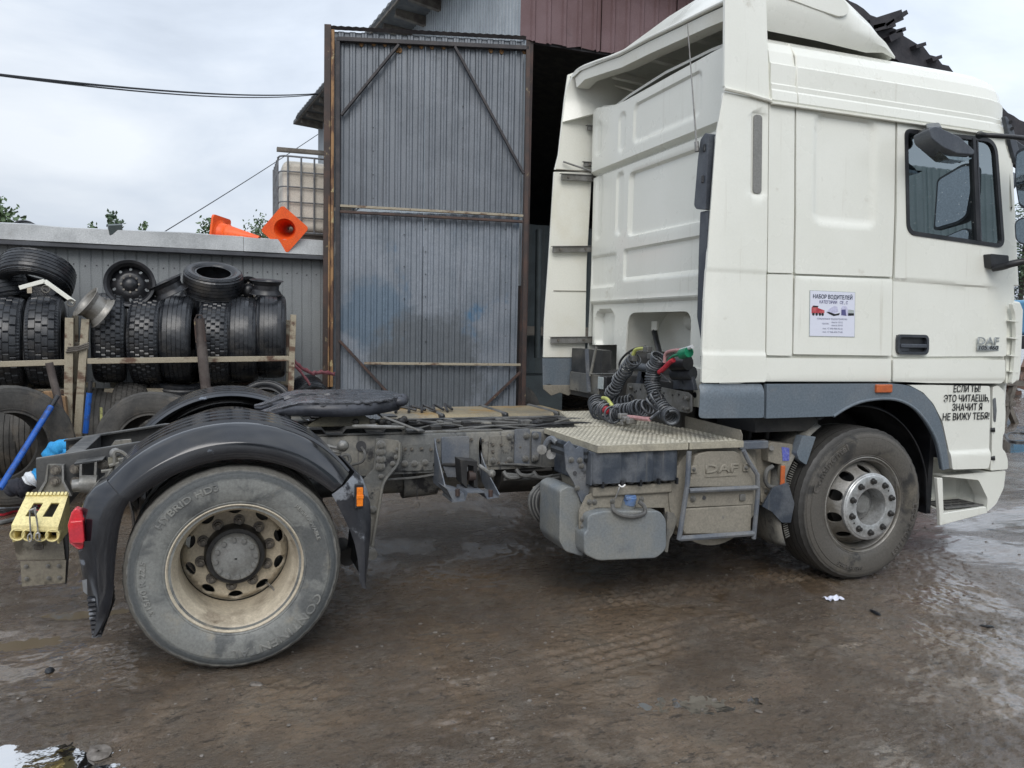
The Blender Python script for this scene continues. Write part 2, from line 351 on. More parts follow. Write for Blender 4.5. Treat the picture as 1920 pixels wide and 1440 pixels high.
MT['hose'] = mat('black_hose', (.02, .021, .023), .45, c2=(.04, .04, .042), scale=12.)
MT['hose_grey'] = mat('grey_hose', (.13, .13, .125), .6, c2=(.08, .08, .078), scale=12.)
MT['hose_yellow'] = mat('yellow_hose', (.52, .55, .16), .5, c2=(.42, .44, .14), scale=30.)
MT['hose_green'] = mat('green_coupling', (.01, .20, .10), .4, c2=(.01, .15, .08), scale=30.)
MT['hose_red'] = mat('red_hose', (.50, .03, .05), .45, c2=(.36, .03, .04), scale=30.)
MT['hose_pink'] = mat('faded_pink_hose', (.45, .25, .25), .55, c2=(.35, .18, .18), scale=30.)
MT['blue_cap'] = mat('blue_filler_cap', (.09, .17, .36), .45, c2=(.14, .20, .32), scale=20.)
MT['blue_label'] = mat('blue_sticker', (.10, .12, .46), .45, c2=(.20, .22, .50), scale=60.)
MT['badge'] = mat('satin_silver_badge', (.50, .52, .52), .32, .6, c2=(.38, .40, .40), scale=30.)
MT['ink'] = mat('black_vinyl_letter', (.012, .012, .013), .45)
MT['ink_blue'] = mat('blue_grey_print', (.09, .09, .22), .6)
MT['ink_dark'] = mat('dark_blue_print', (.03, .045, .09), .6)
MT['ink_soft'] = mat('faded_print', (.26, .27, .36), .6)
MT['ink_red'] = mat('red_print', (.42, .04, .06), .6, c2=(.5, .12, .12), scale=40.)
MT['ink_lav'] = mat('lavender_print', (.52, .52, .68), .6)
MT['paper'] = mat('laminated_paper', (.70, .72, .82), .32, fine=.02)
MT['paper_edge'] = mat('grey_paper_border', (.38, .42, .42), .5)
MT['seat'] = mat('dark_seat_cloth', (.03, .032, .036), .85, c2=(.05, .05, .055), scale=20.)
MT['cab_in'] = mat('grey_cab_lining', (.16, .17, .165), .8, c2=(.12, .13, .125), scale=6.)
MT['gate_sheet'] = mat('blue_grey_profiled_sheet', (.165, .182, .205), .42, .25, c2=(.125, .14, .16), scale=1.6, lo=.4, hi=.65, rvar=.1, streak=((.095, .105, .12), .54, .76), dirt=((.05, .055, .065), 3.2, .64, .76))
MT['rust'] = mat('brown_rusty_steel', (.042, .030, .027), .62, c2=(.075, .042, .032), scale=5., dirt=((.24, .19, .11), 7., .62, .68), bump=.0008, bscale=60)
MT['rust_flaky'] = mat('flaking_orange_rust', (.10, .05, .028), .65, c2=(.30, .17, .075), scale=8., lo=.48, hi=.58, stretch=(1, 1, .3), dirt=((.40, .32, .17), 6., .60, .64), bump=.0015, bscale=40)
MT['rust_cream'] = mat('rusty_cream_rail', (.33, .29, .215), .6, c2=(.12, .07, .045), scale=6., lo=.5, hi=.6, stretch=(.5, 1, 1), dirt=((.09, .05, .035), 9., .62, .7), bump=.0006, bscale=60)
MT['soot'] = mat('soot_dark_steel', (.028, .026, .030), .6, c2=(.05, .044, .045), scale=7., bump=.0006, bscale=60)
MT['foam'] = mat('brown_foam_blob', (.30, .17, .07), .8, c2=(.12, .06, .03), scale=30., bump=.003, bscale=60)
MT['shed_wall'] = mat('grey_profiled_cladding', (.235, .25, .255), .5, .1, c2=(.21, .222, .23), scale=1.5, streak=((.17, .175, .18), .56, .8), dirt=((.13, .13, .13), 2., .62, .8))
MT['shed_trim'] = mat('pale_grey_flashing', (.52, .535, .54), .4, .15, c2=(.38, .395, .40), scale=2., rvar=.08, dirt=((.30, .29, .27), 4., .6, .8), bump=.002, bscale=3.)
MT['dark_metal'] = mat('dark_gutter_metal', (.07, .075, .085), .5, c2=(.05, .052, .06), scale=4.)
MT['wall_white'] = mat('weathered_white_cladding', (.38, .42, .45), .5, .1, c2=(.31, .345, .375), scale=2.5, streak=((.16, .165, .17), .60, .85), dirt=((.12, .11, .10), 5., .66, .8))
MT['wall_red'] = mat('oxide_brown_cladding', (.115, .062, .062), .5, .1, c2=(.16, .10, .105), scale=1.6, lo=.35, hi=.7, streak=((.22, .17, .175), .58, .85), dirt=((.06, .04, .04), 4., .62, .8))
MT['slate'] = mat('corrugated_grey_slate', (.075, .083, .09), .7, c2=(.12, .125, .125), scale=6., bump=.002, bscale=20)
MT['timber'] = mat('weathered_grey_timber', (.16, .145, .125), .8, c2=(.09, .08, .07), scale=7., stretch=(1, 1, 1), bump=.001, bscale=60)
MT['burnt'] = mat('charred_black_timber', (.018, .017, .022), .75, c2=(.035, .032, .036), scale=5., bump=.004, bscale=20)
MT['wood'] = mat('split_firewood', (.28, .175, .095), .8, c2=(.16, .10, .055), scale=6., stretch=(6, 6, .8), bump=.002, bscale=30)
MT['plank'] = mat('pale_plank_wood', (.38, .31, .21), .75, c2=(.25, .20, .14), scale=6., bump=.001, bscale=60)
MT['blue_pole'] = mat('chipped_blue_enamel', (.015, .10, .42), .35, c2=(.03, .07, .22), scale=9., lo=.5, hi=.6, dirt=((.12, .16, .24), 30., .62, .7))
MT['pipe'] = mat('old_brown_pipe', (.085, .068, .062), .55, .2, c2=(.13, .11, .10), scale=8.)
MT['orange_cone'] = mat('fluorescent_orange_rubber', (.90, .13, .02), .45, c2=(.80, .10, .02), scale=5., dirt=((.45, .10, .04), 9., .62, .8))
MT['cone_white'] = mat('white_cone_band', (.75, .74, .72), .5)
MT['tote'] = mat('milky_tank_plastic', (.60, .56, .49), .45, c2=(.52, .48, .41), scale=2.2, rvar=.05, dirt=((.38, .34, .28), 5., .6, .8))
MT['cage'] = mat('galvanised_cage_tube', (.22, .23, .24), .42, .6, c2=(.15, .15, .155), scale=12.)
MT['cable'] = mat('dark_overhead_cable', (.03, .032, .036), .6)
MT['jacket'] = mat('bright_blue_cloth', (.03, .30, .62), .8, c2=(.02, .22, .50), scale=14., bump=.004, bscale=22)
MT['jacket_dark'] = mat('navy_cloth', (.012, .014, .022), .85, c2=(.03, .03, .04), scale=14., bump=.004, bscale=22)
MT['stripe'] = mat('pale_reflective_band', (.60, .62, .64), .5)
MT['strap'] = mat('faded_red_webbing', (.22, .06, .075), .8, c2=(.30, .12, .13), scale=14.)
MT['leaf'] = mat('birch_leaf', (.07, .115, .045), .6, c2=(.10, .15, .07), scale=3.)
MT['leaf_dark'] = mat('dark_leaf', (.035, .065, .03), .6, c2=(.06, .10, .045), scale=3.)
MT['bark'] = mat('tree_bark', (.10, .09, .08), .9, bump=.01, bscale=10)
MT['blue_paint'] = mat('far_blue_paint', (.10, .28, .46), .45, c2=(.14, .32, .5), scale=3.)
MT['scrap'] = mat('rusty_scrap', (.14, .08, .06), .8, c2=(.06, .05, .05), scale=3.)
MT['fence'] = mat('pale_blue_profiled_fence', (.62, .70, .70), .5, c2=(.5, .58, .58), scale=1., streak=((.28, .33, .33), .55, .85))
MT['stone'] = mat('muddy_stone', (.12, .105, .09), .5, c2=(.2, .18, .16), scale=20.)
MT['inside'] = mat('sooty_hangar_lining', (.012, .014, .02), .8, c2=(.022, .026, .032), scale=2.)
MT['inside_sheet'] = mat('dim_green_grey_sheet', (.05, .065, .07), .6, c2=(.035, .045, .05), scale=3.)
MT['mirror_shell'] = mat('charcoal_mirror_shell', (.058, .066, .082), .42, c2=(.08, .09, .105), scale=9., bump=.0003, bscale=200)
MT['floodlight'] = mat('grey_green_lamp_case', (.09, .11, .11), .5)
def glass_mat(name, tint, refl):
    m = bpy.data.materials.new(name); m.use_nodes = True; t = m.node_tree; t.nodes.clear(); L = t.links.new
    out = N(t, 'ShaderNodeOutputMaterial'); tr = N(t, 'ShaderNodeBsdfTransparent'); tr.inputs[0].default_value = (*tint, 1)
    gl = N(t, 'ShaderNodeBsdfGlossy', Roughness=.015); gl.inputs[0].default_value = (.85, .95, .97, 1)
    fr = N(t, 'ShaderNodeFresnel', IOR=1.5); ad = N(t, 'ShaderNodeMath', operation='ADD'); L(fr.outputs[0], ad.inputs[0]); ad.inputs[1].default_value = refl
    mx = N(t, 'ShaderNodeMixShader'); L(ad.outputs[0], mx.inputs[0]); L(tr.outputs[0], mx.inputs[1]); L(gl.outputs[0], mx.inputs[2])
    # rain specks
    tc = N(t, 'ShaderNodeTexCoord'); vo = N(t, 'ShaderNodeTexVoronoi', Scale=22.); L(tc.outputs['Object'], vo.inputs['Vector'])
    lt = N(t, 'ShaderNodeMath', operation='LESS_THAN'); L(vo.outputs['Distance'], lt.inputs[0]); lt.inputs[1].default_value = .10
    df = N(t, 'ShaderNodeBsdfDiffuse'); df.inputs[0].default_value = (.55, .6, .6, 1)
    m2 = N(t, 'ShaderNodeMixShader'); fm = N(t, 'ShaderNodeMath', operation='MULTIPLY'); L(lt.outputs[0], fm.inputs[0]); fm.inputs[1].default_value = .35
    L(fm.outputs[0], m2.inputs[0]); L(mx.outputs[0], m2.inputs[1]); L(df.outputs[0], m2.inputs[2]); L(m2.outputs[0], out.inputs[0]); return m
MT['glass'] = glass_mat('tinted_cab_glass', (.26, .33, .33), .25)
MT['mirror'] = mat('mirror_glass', (.6, .65, .7), .03, 1.)
def ground_mat():
    m = bpy.data.materials.new('wet_mud'); m.use_nodes = True; t = m.node_tree; t.nodes.clear(); L = t.links.new
    out = N(t, 'ShaderNodeOutputMaterial'); b = N(t, 'ShaderNodeBsdfPrincipled'); L(b.outputs[0], out.inputs[0])
    tc = N(t, 'ShaderNodeTexCoord'); v = tc.outputs['Object']
    def noise(sc, dt=8., rg=.6, st=None, dist=0.):
        vv = v
        if st: mp = N(t, 'ShaderNodeMapping'); mp.inputs['Scale'].default_value = st[:3]; mp.inputs['Rotation'].default_value = (0, 0, st[3]); L(v, mp.inputs[0]); vv = mp.outputs[0]
        n = N(t, 'ShaderNodeTexNoise', Scale=sc, Detail=dt, Roughness=rg, Distortion=dist); L(vv, n.inputs['Vector']); return n.outputs['Fac']
    def mr(s_, a, b_, c=0., d=1.):
        r = N(t, 'ShaderNodeMapRange', interpolation_type='SMOOTHSTEP')
        for k, q in zip(('From Min', 'From Max', 'To Min', 'To Max'), (a, b_, c, d)): r.inputs[k].default_value = q
        L(s_, r.inputs['Value']); return r.outputs[0]
    def mixc(f, a, c):
        x = N(t, 'ShaderNodeMix', data_type='RGBA'); L(f, x.inputs['Factor'])
        if isinstance(a, tuple): x.inputs['A'].default_value = (*a, 1)
        else: L(a, x.inputs['A'])
        x.inputs['B'].default_value = (*c, 1); return x.outputs['Result']
    c = mixc(mr(noise(.8, 6.), .38, .62), (.112, .080, .053), (.200, .150, .106))
    c = mixc(mr(noise(5., 8., .7), .45, .7), c, (.185, .155, .122))
    c = mixc(mr(noise(34., 6., .7), .58, .74), c, (.060, .050, .042))
    c = mixc(mr(noise(160., 3., .6), .72, .78), c, (.50, .46, .40))
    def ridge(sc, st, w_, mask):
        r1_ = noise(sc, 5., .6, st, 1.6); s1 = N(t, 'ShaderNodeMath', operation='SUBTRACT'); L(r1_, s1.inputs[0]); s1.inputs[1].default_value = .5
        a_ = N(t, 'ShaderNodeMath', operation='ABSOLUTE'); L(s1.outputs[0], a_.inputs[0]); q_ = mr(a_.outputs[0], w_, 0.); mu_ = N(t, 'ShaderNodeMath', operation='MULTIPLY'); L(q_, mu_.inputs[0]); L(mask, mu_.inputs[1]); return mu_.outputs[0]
    glint1 = ridge(7., (.55, 2.6, 1., .12), .011, mr(noise(2.3, 5.), .48, .62)); glint2 = ridge(16., (.6, 2.2, 1., -.35), .014, mr(noise(3.1, 5., .7, (1, 1, 1, 1.)), .46, .62))  # thin pale streaks: glints on the wet mud, painted into its colour
    c = mixc(glint1, c, (.34, .30, .255)); c = mixc(glint2, c, (.30, .26, .22)); c = mixc(mr(noise(95., 4., .7), .62, .70), c, (.34, .29, .24)); c = mixc(mr(noise(52., 5., .75), .56, .66), c, (.050, .040, .031)); c = mixc(mr(noise(12., 8., .75, (.7, 1.8, 1., .1)), .56, .63), c, (.075, .058, .043))
    wetm = mr(noise(1.6, 9., .62, None, .6), .47, .58); dk = N(t, 'ShaderNodeMix', data_type='RGBA', blend_type='MULTIPLY'); L(wetm, dk.inputs['Factor']); L(c, dk.inputs['A']); dk.inputs['B'].default_value = (.78, .74, .68, 1); L(dk.outputs['Result'], b.inputs['Base Color'])
    # wetness: broad damp patches, finer film
    wet = mr(noise(1.1, 6., .6), .40, .62); film = mr(noise(9., 6., .7, (1., 2.6, 1., .25)), .35, .66)
    mm = N(t, 'ShaderNodeMath', operation='MULTIPLY_ADD'); L(wet, mm.inputs[0]); mm.inputs[1].default_value = -.30; L(mr(film, 0., 1., .34, .74), mm.inputs[2])
    rr_ = mr(mm.outputs[0], .04, .8, .14, .40); mxr = N(t, 'ShaderNodeMix', data_type='FLOAT'); L(wetm, mxr.inputs['Factor']); L(rr_, mxr.inputs['A']); mxr.inputs['B'].default_value = .07; L(mxr.outputs['Result'], b.inputs['Roughness']); b.inputs['Specular IOR Level'].default_value = .6; L(mr(wetm, 0., 1., .35, .95), b.inputs['Coat Weight']); b.inputs['Coat Roughness'].default_value = .13; b.inputs['Coat IOR'].default_value = 1.45
    h1 = noise(85., 6., .75); h2 = noise(24., 8., .7, (1., 2.0, 1., .3), 1.2); h3 = noise(260., 3., .6)
    a1 = N(t, 'ShaderNodeMath', operation='MULTIPLY_ADD'); L(h2, a1.inputs[0]); a1.inputs[1].default_value = 1.7; L(h1, a1.inputs[2])
    a2 = N(t, 'ShaderNodeMath', operation='MULTIPLY_ADD'); L(h3, a2.inputs[0]); a2.inputs[1].default_value = .55; L(a1.outputs[0], a2.inputs[2])
    bp = N(t, 'ShaderNodeBump', Strength=1.); L(mr(wetm, 0., 1., .016, .005), bp.inputs['Distance']); L(a2.outputs[0], bp.inputs['Height']); L(bp.outputs[0], b.inputs['Normal'])
    return m
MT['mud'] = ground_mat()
def water_mat():
    m = bpy.data.materials.new('muddy_water'); m.use_nodes = True; t = m.node_tree; t.nodes.clear(); L = t.links.new
    out = N(t, 'ShaderNodeOutputMaterial'); tr = N(t, 'ShaderNodeBsdfTransparent'); tr.inputs[0].default_value = (.80, .70, .55, 1)
    gl = N(t, 'ShaderNodeBsdfGlossy', Roughness=.06); fr = N(t, 'ShaderNodeFresnel', IOR=1.36)
    tc = N(t, 'ShaderNodeTexCoord'); n = N(t, 'ShaderNodeTexNoise', Scale=12., Detail=3.); L(tc.outputs['Object'], n.inputs['Vector'])
    bp = N(t, 'ShaderNodeBump', Strength=.5, Distance=.004); L(n.outputs['Fac'], bp.inputs['Height']); L(bp.outputs[0], gl.inputs['Normal']); L(bp.outputs[0], fr.inputs['Normal'])
    df = N(t, 'ShaderNodeBsdfDiffuse'); df.inputs[0].default_value = (.17, .135, .09, 1); m2 = N(t, 'ShaderNodeMixShader'); m2.inputs[0].default_value = .86; L(tr.outputs[0], m2.inputs[1]); L(df.outputs[0], m2.inputs[2])
    mx = N(t, 'ShaderNodeMixShader'); L(fr.outputs[0], mx.inputs[0]); L(m2.outputs[0], mx.inputs[1]); L(gl.outputs[0], mx.inputs[2]); L(mx.outputs[0], out.inputs[0]); return m
def water_mat_old():
    m = bpy.data.materials.new('muddy_water'); m.use_nodes = True; t = m.node_tree; b = t.nodes['Principled BSDF']
    b.inputs['Base Color'].default_value = (.10, .082, .058, 1); b.inputs['Roughness'].default_value = .035; b.inputs['Specular IOR Level'].default_value = .6
    tc = N(t, 'ShaderNodeTexCoord'); n = N(t, 'ShaderNodeTexNoise', Scale=14., Detail=3.); t.links.new(tc.outputs['Object'], n.inputs['Vector'])
    bp = N(t, 'ShaderNodeBump', Strength=.25, Distance=.002); t.links.new(n.outputs['Fac'], bp.inputs['Height']); t.links.new(bp.outputs[0], b.inputs['Normal']); return m
MT['water'] = water_mat()
# ------------------------------------------------------------------ ground
rng = np.random.RandomState(5)
def fft_noise(n, beta, seed):
    r = np.random.RandomState(seed); f = np.fft.fftfreq(n)[:, None] ** 2 + np.fft.fftfreq(n)[None, :] ** 2; f[0, 0] = 1
    a = np.fft.ifft2(np.fft.fft2(r.randn(n, n)) / f ** (beta / 2)).real; return (a - a.mean()) / a.std()
NA, NB, NC = fft_noise(512, 1.9, 3), fft_noise(512, 1.3, 4), fft_noise(512, 1.25, 8)
def samp(A, x, y, size):
    u = (x / size * 512) % 512; v = (y / size * 512) % 512; i = np.floor(u).astype(int); j = np.floor(v).astype(int); a = u - i; b = v - j
    i1 = (i + 1) % 512; j1 = (j + 1) % 512; i %= 512; j %= 512
    return A[i, j] * (1 - a) * (1 - b) + A[i1, j] * a * (1 - b) + A[i, j1] * (1 - a) * b + A[i1, j1] * a * b
PUD = [(-.95, -.72, .42, .30, .075), (-1.05, .75, .35, .10, .02), (-.75, 1.1, .30, .08, .02), (-1.2, .25, .3, .1, .02), (2.10, -1.05, .38, .20, .016), (-.15, -.72, .40, .16, .013), (1.25, -.62, .45, .10, .010), (-1.3, 1.35, .55, .16, .016),
       (6.2, .9, .8, .30, .014), (8.0, 2.2, 1.2, .5, .016), (1.5, 2.1, .5, .18, .010), (-1.75, .2, .5, .35, .02), (6.9, -.3, .9, .3, .014), (1.0, -1.35, .5, .12, .010), (11., 4.2, 1.8, .8, .02), (-2.4, 3.2, .8, .4, .02)]
def height(x, y):
    base = .0213 * np.clip(x, -3, 6)
    h = base + .016 * samp(NA, x + 3, y + 7, 9.) * np.clip(1 - (np.abs(x) + np.abs(y)) / 60, .3, 1) * .55 + .0036 * samp(NB, x, y * .8, 2.3) + .0034 * (1 - np.abs(samp(NC, x * .7, y * 1.5, 2.1)) * 1.6).clip(-1, 1) * (samp(NA, x, y, 5.) > -.4) + .0014 * samp(NC, x + 9, y * 1.4, .9)
    hs_ = base
    xr = x * math.cos(.22) + y * math.sin(.22)
    # pressed tyre tracks beside the front wheel, swinging towards the camera
    for (x0, x1, y0, k, w, nrib, amp) in ((1.9, 3.9, .20, -.01, .20, 6, .016), (.6, 3.2, -.12, .16, .26, 6, .007), (-3, 9, 1.9, .0, .30, 5, .004)):
        c = y0 - k * (3.9 - x) * 1.0; t = (y - c) / w
        m = np.exp(-(t * 1.6) ** 6) * (1 / (1 + np.exp(-(x - x0) * 6))) * (1 / (1 + np.exp((x - x1) * 8)))
        h = h - m * (.004 - amp * np.sin(t * PI * nrib) * (.6 + .4 * np.sin(x * 2 * PI / .07)))
    for cx, cy, rx, ry, d in PUD:
        qd = ((x - cx) / rx) ** 2 + ((y - cy) / ry) ** 2; h = h - (h - hs_) * .9 * np.exp(-np.clip(qd, 0, 20) * .55)
    for cx, cy, rx, ry, d in PUD:
        q = ((x - cx) / rx) ** 2 + ((y - cy) / ry) ** 2 + .25 * samp(NB, x * 1.3, y * 1.3, 3.); h = h - d * 1.3 * np.exp(-np.clip(q, 0, 9) * .9)
    for wx, wy in ((0, .16), (0, .5), (3.8, .16), (0, 1.9), (0, 2.2), (3.8, 2.2)):       # wheels stand in slight hollows
        h = h - .006 * np.exp(-((x - wx) / .16) ** 2 - ((y - wy) / .2) ** 2)
    return h
def hz(x, y): return float(height(np.array([float(x)]), np.array([float(y)]))[0])
def axis(lo, hi, st, far, g=1.16):
    a = list(np.arange(lo, hi, st)); s = st; x = hi
    while x < far: a.append(x); s = min(s * (g if s < .3 else 1.3), 60); x += s
    s = st; x = lo
    while x > -far: x -= s; a.insert(0, x); s = min(s * (g if s < .3 else 1.3), 60)
    return np.array(a)
gx, gy = axis(-1.5, 4.6, .0125, 600, 1.055), axis(-1.9, 1.1, .0125, 600, 1.055)
X_, Y_ = np.meshgrid(gx, gy, indexing='ij'); Z_ = height(X_, Y_)
nx, ny = X_.shape; idx = np.arange(nx * ny).reshape(nx, ny)
fq = np.stack([idx[:-1, :-1], idx[1:, :-1], idx[1:, 1:], idx[:-1, 1:]], -1).reshape(-1, 4)
me = bpy.data.meshes.new('ground'); me.vertices.add(nx * ny); me.vertices.foreach_set('co', np.stack([X_, Y_, Z_], -1).reshape(-1).astype('f'))
me.loops.add(fq.size); me.loops.foreach_set('vertex_index', fq.reshape(-1).astype('i')); me.polygons.add(len(fq))
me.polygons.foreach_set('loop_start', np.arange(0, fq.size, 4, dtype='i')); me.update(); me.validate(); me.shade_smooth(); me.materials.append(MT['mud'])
tag(obj('ground', me), kind='structure')
for k, (cx, cy, rx, ry, d) in enumerate(PUD):     # standing water: flat sheets lying in the hollows
    n = 26; zc = min(hz(cx + 1.5 * rx * math.cos(2 * PI * i / n), cy + 1.5 * ry * math.sin(2 * PI * i / n)) for i in range(n)) - .0015; zc = min(zc, hz(cx, cy) + d * .75) if d < .03 else hz(cx, cy) + d * .92; m_ = M()
    m_.add([(cx + 1.5 * rx * math.cos(2 * PI * i / n), cy + 1.5 * ry * math.sin(2 * PI * i / n), zc) for i in range(n)], [tuple(range(n))])
    tag(m_.build('puddle_water', MT['water'], smooth=0), kind='structure')
# pebbles: too many to count
pb = M()
for k in range(620):
    x = random.uniform(-1.6, 6); y = random.uniform(-1.9, 2.6); s = random.choice([.003, .004, .005, .006, .009]) ; z = hz(x, y)
    pb.sphere((x, y, z + s * .3), s, 6, 4, (1 + random.random() * .6, 1, .6))
for k in range(170):
    x = random.uniform(-1.4, 6); y = random.uniform(-1.8, 2.2); a = random.random() * 3.14; l = random.uniform(.008, .035); z = hz(x, y) + .003; pb.beam((x, y, z), (x + l * math.cos(a), y + l * math.sin(a), z + random.uniform(-.002, .006)), .004, .003)
tag(pb.build('loose_gravel', MT['stone']), kind='stuff')
def stone(px, py, s, lab, sc=(1.5, 1, .5), mt='stone'):
    p = at(px, py, Z=.03); z = hz(p.x, p.y); m_ = M().sphere((0, 0, 0), s, 10, 7, sc)
    m_.v = [(a + random.uniform(-.12, .12) * s, b + random.uniform(-.12, .12) * s, c + random.uniform(-.1, .1) * s) for a, b, c in m_.v]
    o = m_.build('stone', MT[mt]); o.location = (p.x, p.y, z + s * .2); o.rotation_euler = (0, 0, random.random() * 3); tag(o, lab, 'stone', 'loose lumps on the muddy yard')
stone(92, 1238, .022, 'small dark lump on the mud left of the rear wheel', mt='rubber')
stone(185, 1378, .045, 'flat pale stone beside the puddle in the lower left corner', (1.6, 1, .22))
stone(1640, 1165, .022, 'dark sliver lying on the mud in front of the front wheel', (2.2, .6, .4), 'rubber')
stone(1850, 1192, .022, 'dark flake on the mud near the right edge', (1.8, .7, .4), 'rubber')
stone(1422, 1338, .012, 'small round pebble on the mud in the foreground')
stone(480, 1274, .022, 'muddy lump just in front of the rear tyre', (1.5, 1, .5))
# crumpled scrap of clear film
cr_ = M(); p0 = at(1563, 1122, Z=.08)
rj = random.Random(77); G_ = [[Vector((p0.x + (i - 4) * .014 + rj.uniform(-.004, .004), p0.y + (j - 2) * .016 + rj.uniform(-.005, .005), hz(p0.x, p0.y) + .003 + rj.uniform(0, .016))) for j in range(5)] for i in range(9)]
cr_.loft(G_)
tag(cr_.build('plastic_scrap', MT['paper'], smooth=0), 'crumpled scrap of clear plastic film on the mud in front of the front wheel', 'litter')
# ------------------------------------------------------------------ tyres and rims (own builders)
def tyre_mesh(name, R, W, rim, m, pattern='rib', n=112, bead=True):
    pr = [(.0, rim - .012), (.0, rim + .005), (-.008, rim + .012), (-.012, rim + .02), (-.010, rim + .023), (-.014, rim + .028)] if bead else [(0, rim)]
    H = R - rim
    pr += [(-.020, rim + H * .30), (-.026, rim + H * .50), (-.023, rim + H * .66), (-.0185, rim + H * .67), (-.0195, rim + H * .72), (-.013, rim + H * .80), (-.009, rim + H * .805), (-.006, rim + H * .88), (-.001, rim + H * .89), (.008, R - .018), (.022, R - .004)]
    tread = []; nt = {'rib': 4, 'drive': 3, 'block': 4, 'slick': 4}[pattern]
    n = {'block': 200, 'drive': 252}.get(pattern, n)
    for k in range(nt + 1):
        a = .024 + (W - .048) * k / (nt + 1); b = .024 + (W - .048) * (k + 1) / (nt + 1); g = .006 if k < nt else 0
        tread += [(a + (.001 if k else 0), R, 'T%d' % k), (b - g, R, 'T%d' % k)]
        if k < nt: tread += [(b - g + .0005, R - .012, 'G'), (b + g, R - .012, 'G')]
    back = [(W - a, r) for a, r in reversed(pr)]
    prof = [(a, r, 'S') for a, r in pr] + tread + [(a, r, 'S') for a, r in back]
    # inner lining
    prof += [(W - .012, rim + .0, 'S'), (W - .014, R - .06, 'S'), (.014, R - .06, 'S'), (.012, rim, 'S')]
    s = M(); rings = []
    for k in range(n):
        t = 2 * PI * k / n; ring = []
        for a, r, kind in prof:
            if kind[0] == 'T' and pattern in ('drive', 'block'):
                row = int(kind[1:]); per = 5 if pattern == 'block' else 9
                if (k + row * (2 if pattern == 'block' else 3)) % per == 0: r -= .012
            if kind[0] == 'T' and pattern == 'rib' and (k + int(kind[1:])) % 3 == 0: r -= .0015
            if kind[0] in 'TG': r -= .016 * (abs(a - W / 2) / (W / 2)) ** 3
            if kind == 'S' and r > R - .03 and pattern != 'slick' and k % 3 == 0: r -= (.006 if n > 140 else .003)
            ring.append((r * math.cos(t), a, r * math.sin(t)))
        rings.append(ring)
    rings.append(rings[0]); s.loft(rings, True)
    return s.mesh(name, m, 32)
def steel_rim_mesh(name, m, R=.26, W=.2, disc_y=.10, holes=10):
    s = M().lathe([(0, R), (-.004, R + .008), (0, R + .012), (.006, R + .002), (.01, R - .012), (.03, R - .018), (.05, R - .035), (W - .05, R - .035), (W - .03, R - .018), (W, R - .004), (W + .002, R + .010), (W - .004, R - .006), (W - .03, R - .026), (W - .05, R - .042), (.05, R - .042), (.03, R - .026), (.008, R - .018), (0, R)], 56)
    return s, m
def disc_with_holes(y0, y1, r_in, r_hole, hr, r_out, n, m, thick=.01, per=16):
    """dished wheel disc with real round openings; y0 at r_in, y1 at r_out"""
    outer = [(r_out * math.cos(2 * PI * k / (n * 6)), r_out * math.sin(2 * PI * k / (n * 6))) for k in range(n * 6)]
    hole0 = [(r_in * math.cos(2 * PI * k / 40), r_in * math.sin(2 * PI * k / 40)) for k in range(40)]
    hs = [hole0]
    for i in range(n):
        a = 2 * PI * (i + .5) / n
        hs.append([(r_hole * math.cos(a) + hr[0] * math.cos(2 * PI * k / per) * math.cos(a) - hr[1] * math.sin(2 * PI * k / per) * math.sin(a),
                    r_hole * math.sin(a) + hr[0] * math.cos(2 * PI * k / per) * math.sin(a) + hr[1] * math.sin(2 * PI * k / per) * math.cos(a)) for k in range(per)])
    def yf(u, v):
        r = math.hypot(u, v); t = (r - r_in) / (r_out - r_in); return y0 + (y1 - y0) * sm(.30, 1.0, t)
    return outer, hs, yf
def make_wheel_disc(name, y0, y1, r_in, r_hole, hr, r_out, n, m, parent):
    outer, hs, yf = disc_with_holes(y0, y1, r_in, r_hole, hr, r_out, n, m)
    return panel(name, outer, lambda u, v, o: Vector((u, yf(u, v) - o, v)), m, parent, step=.028, fn=lambda u, v: 0., thick=.012, holes=hs)
# ------------------------------------------------------------------ loose tyres, racks, shed
SHED_Y = 6.12
tyre_src = {}
def tyre_kind(kind, mk='rubber', R=.47, W=.285, rim=.28):
    key = (kind, mk, R, W, rim)
    if key not in tyre_src: tyre_src[key] = tyre_mesh('tyre_shape', R, W, rim, MT[mk], kind)
    return tyre_src[key]
def loose_tyre(label, px, py, Y, kind='rib', mk='rubber', R=.47, W=.285, rim=.28, top=False, rot=(0, 0, 90), group='loose tyres stacked by the shed', z=None):
    """rot: degrees (lean, roll, heading); heading 90 shows the tread to the yard, 0 shows the sidewall"""
    p = at(px, py, Y=Y); zz = p.z - R if top else p.z
    if z is not None: zz = z
    o = empty('tyre', (p.x, Y, zz)); 
    c = obj('rubber_ring', tyre_kind(kind, mk, R, W, rim)); bpy.data.objects.remove(o)
    c.name = 'tyre'; c.matrix_world = Matrix.Translation((p.x, Y, zz)) @ Euler([math.radians(a) for a in rot]).to_matrix().to_4x4() @ Matrix.Translation((0, -W / 2, 0))
    c.rotation_mode = 'XYZ'
    return tag(c, label, 'tyre', group)
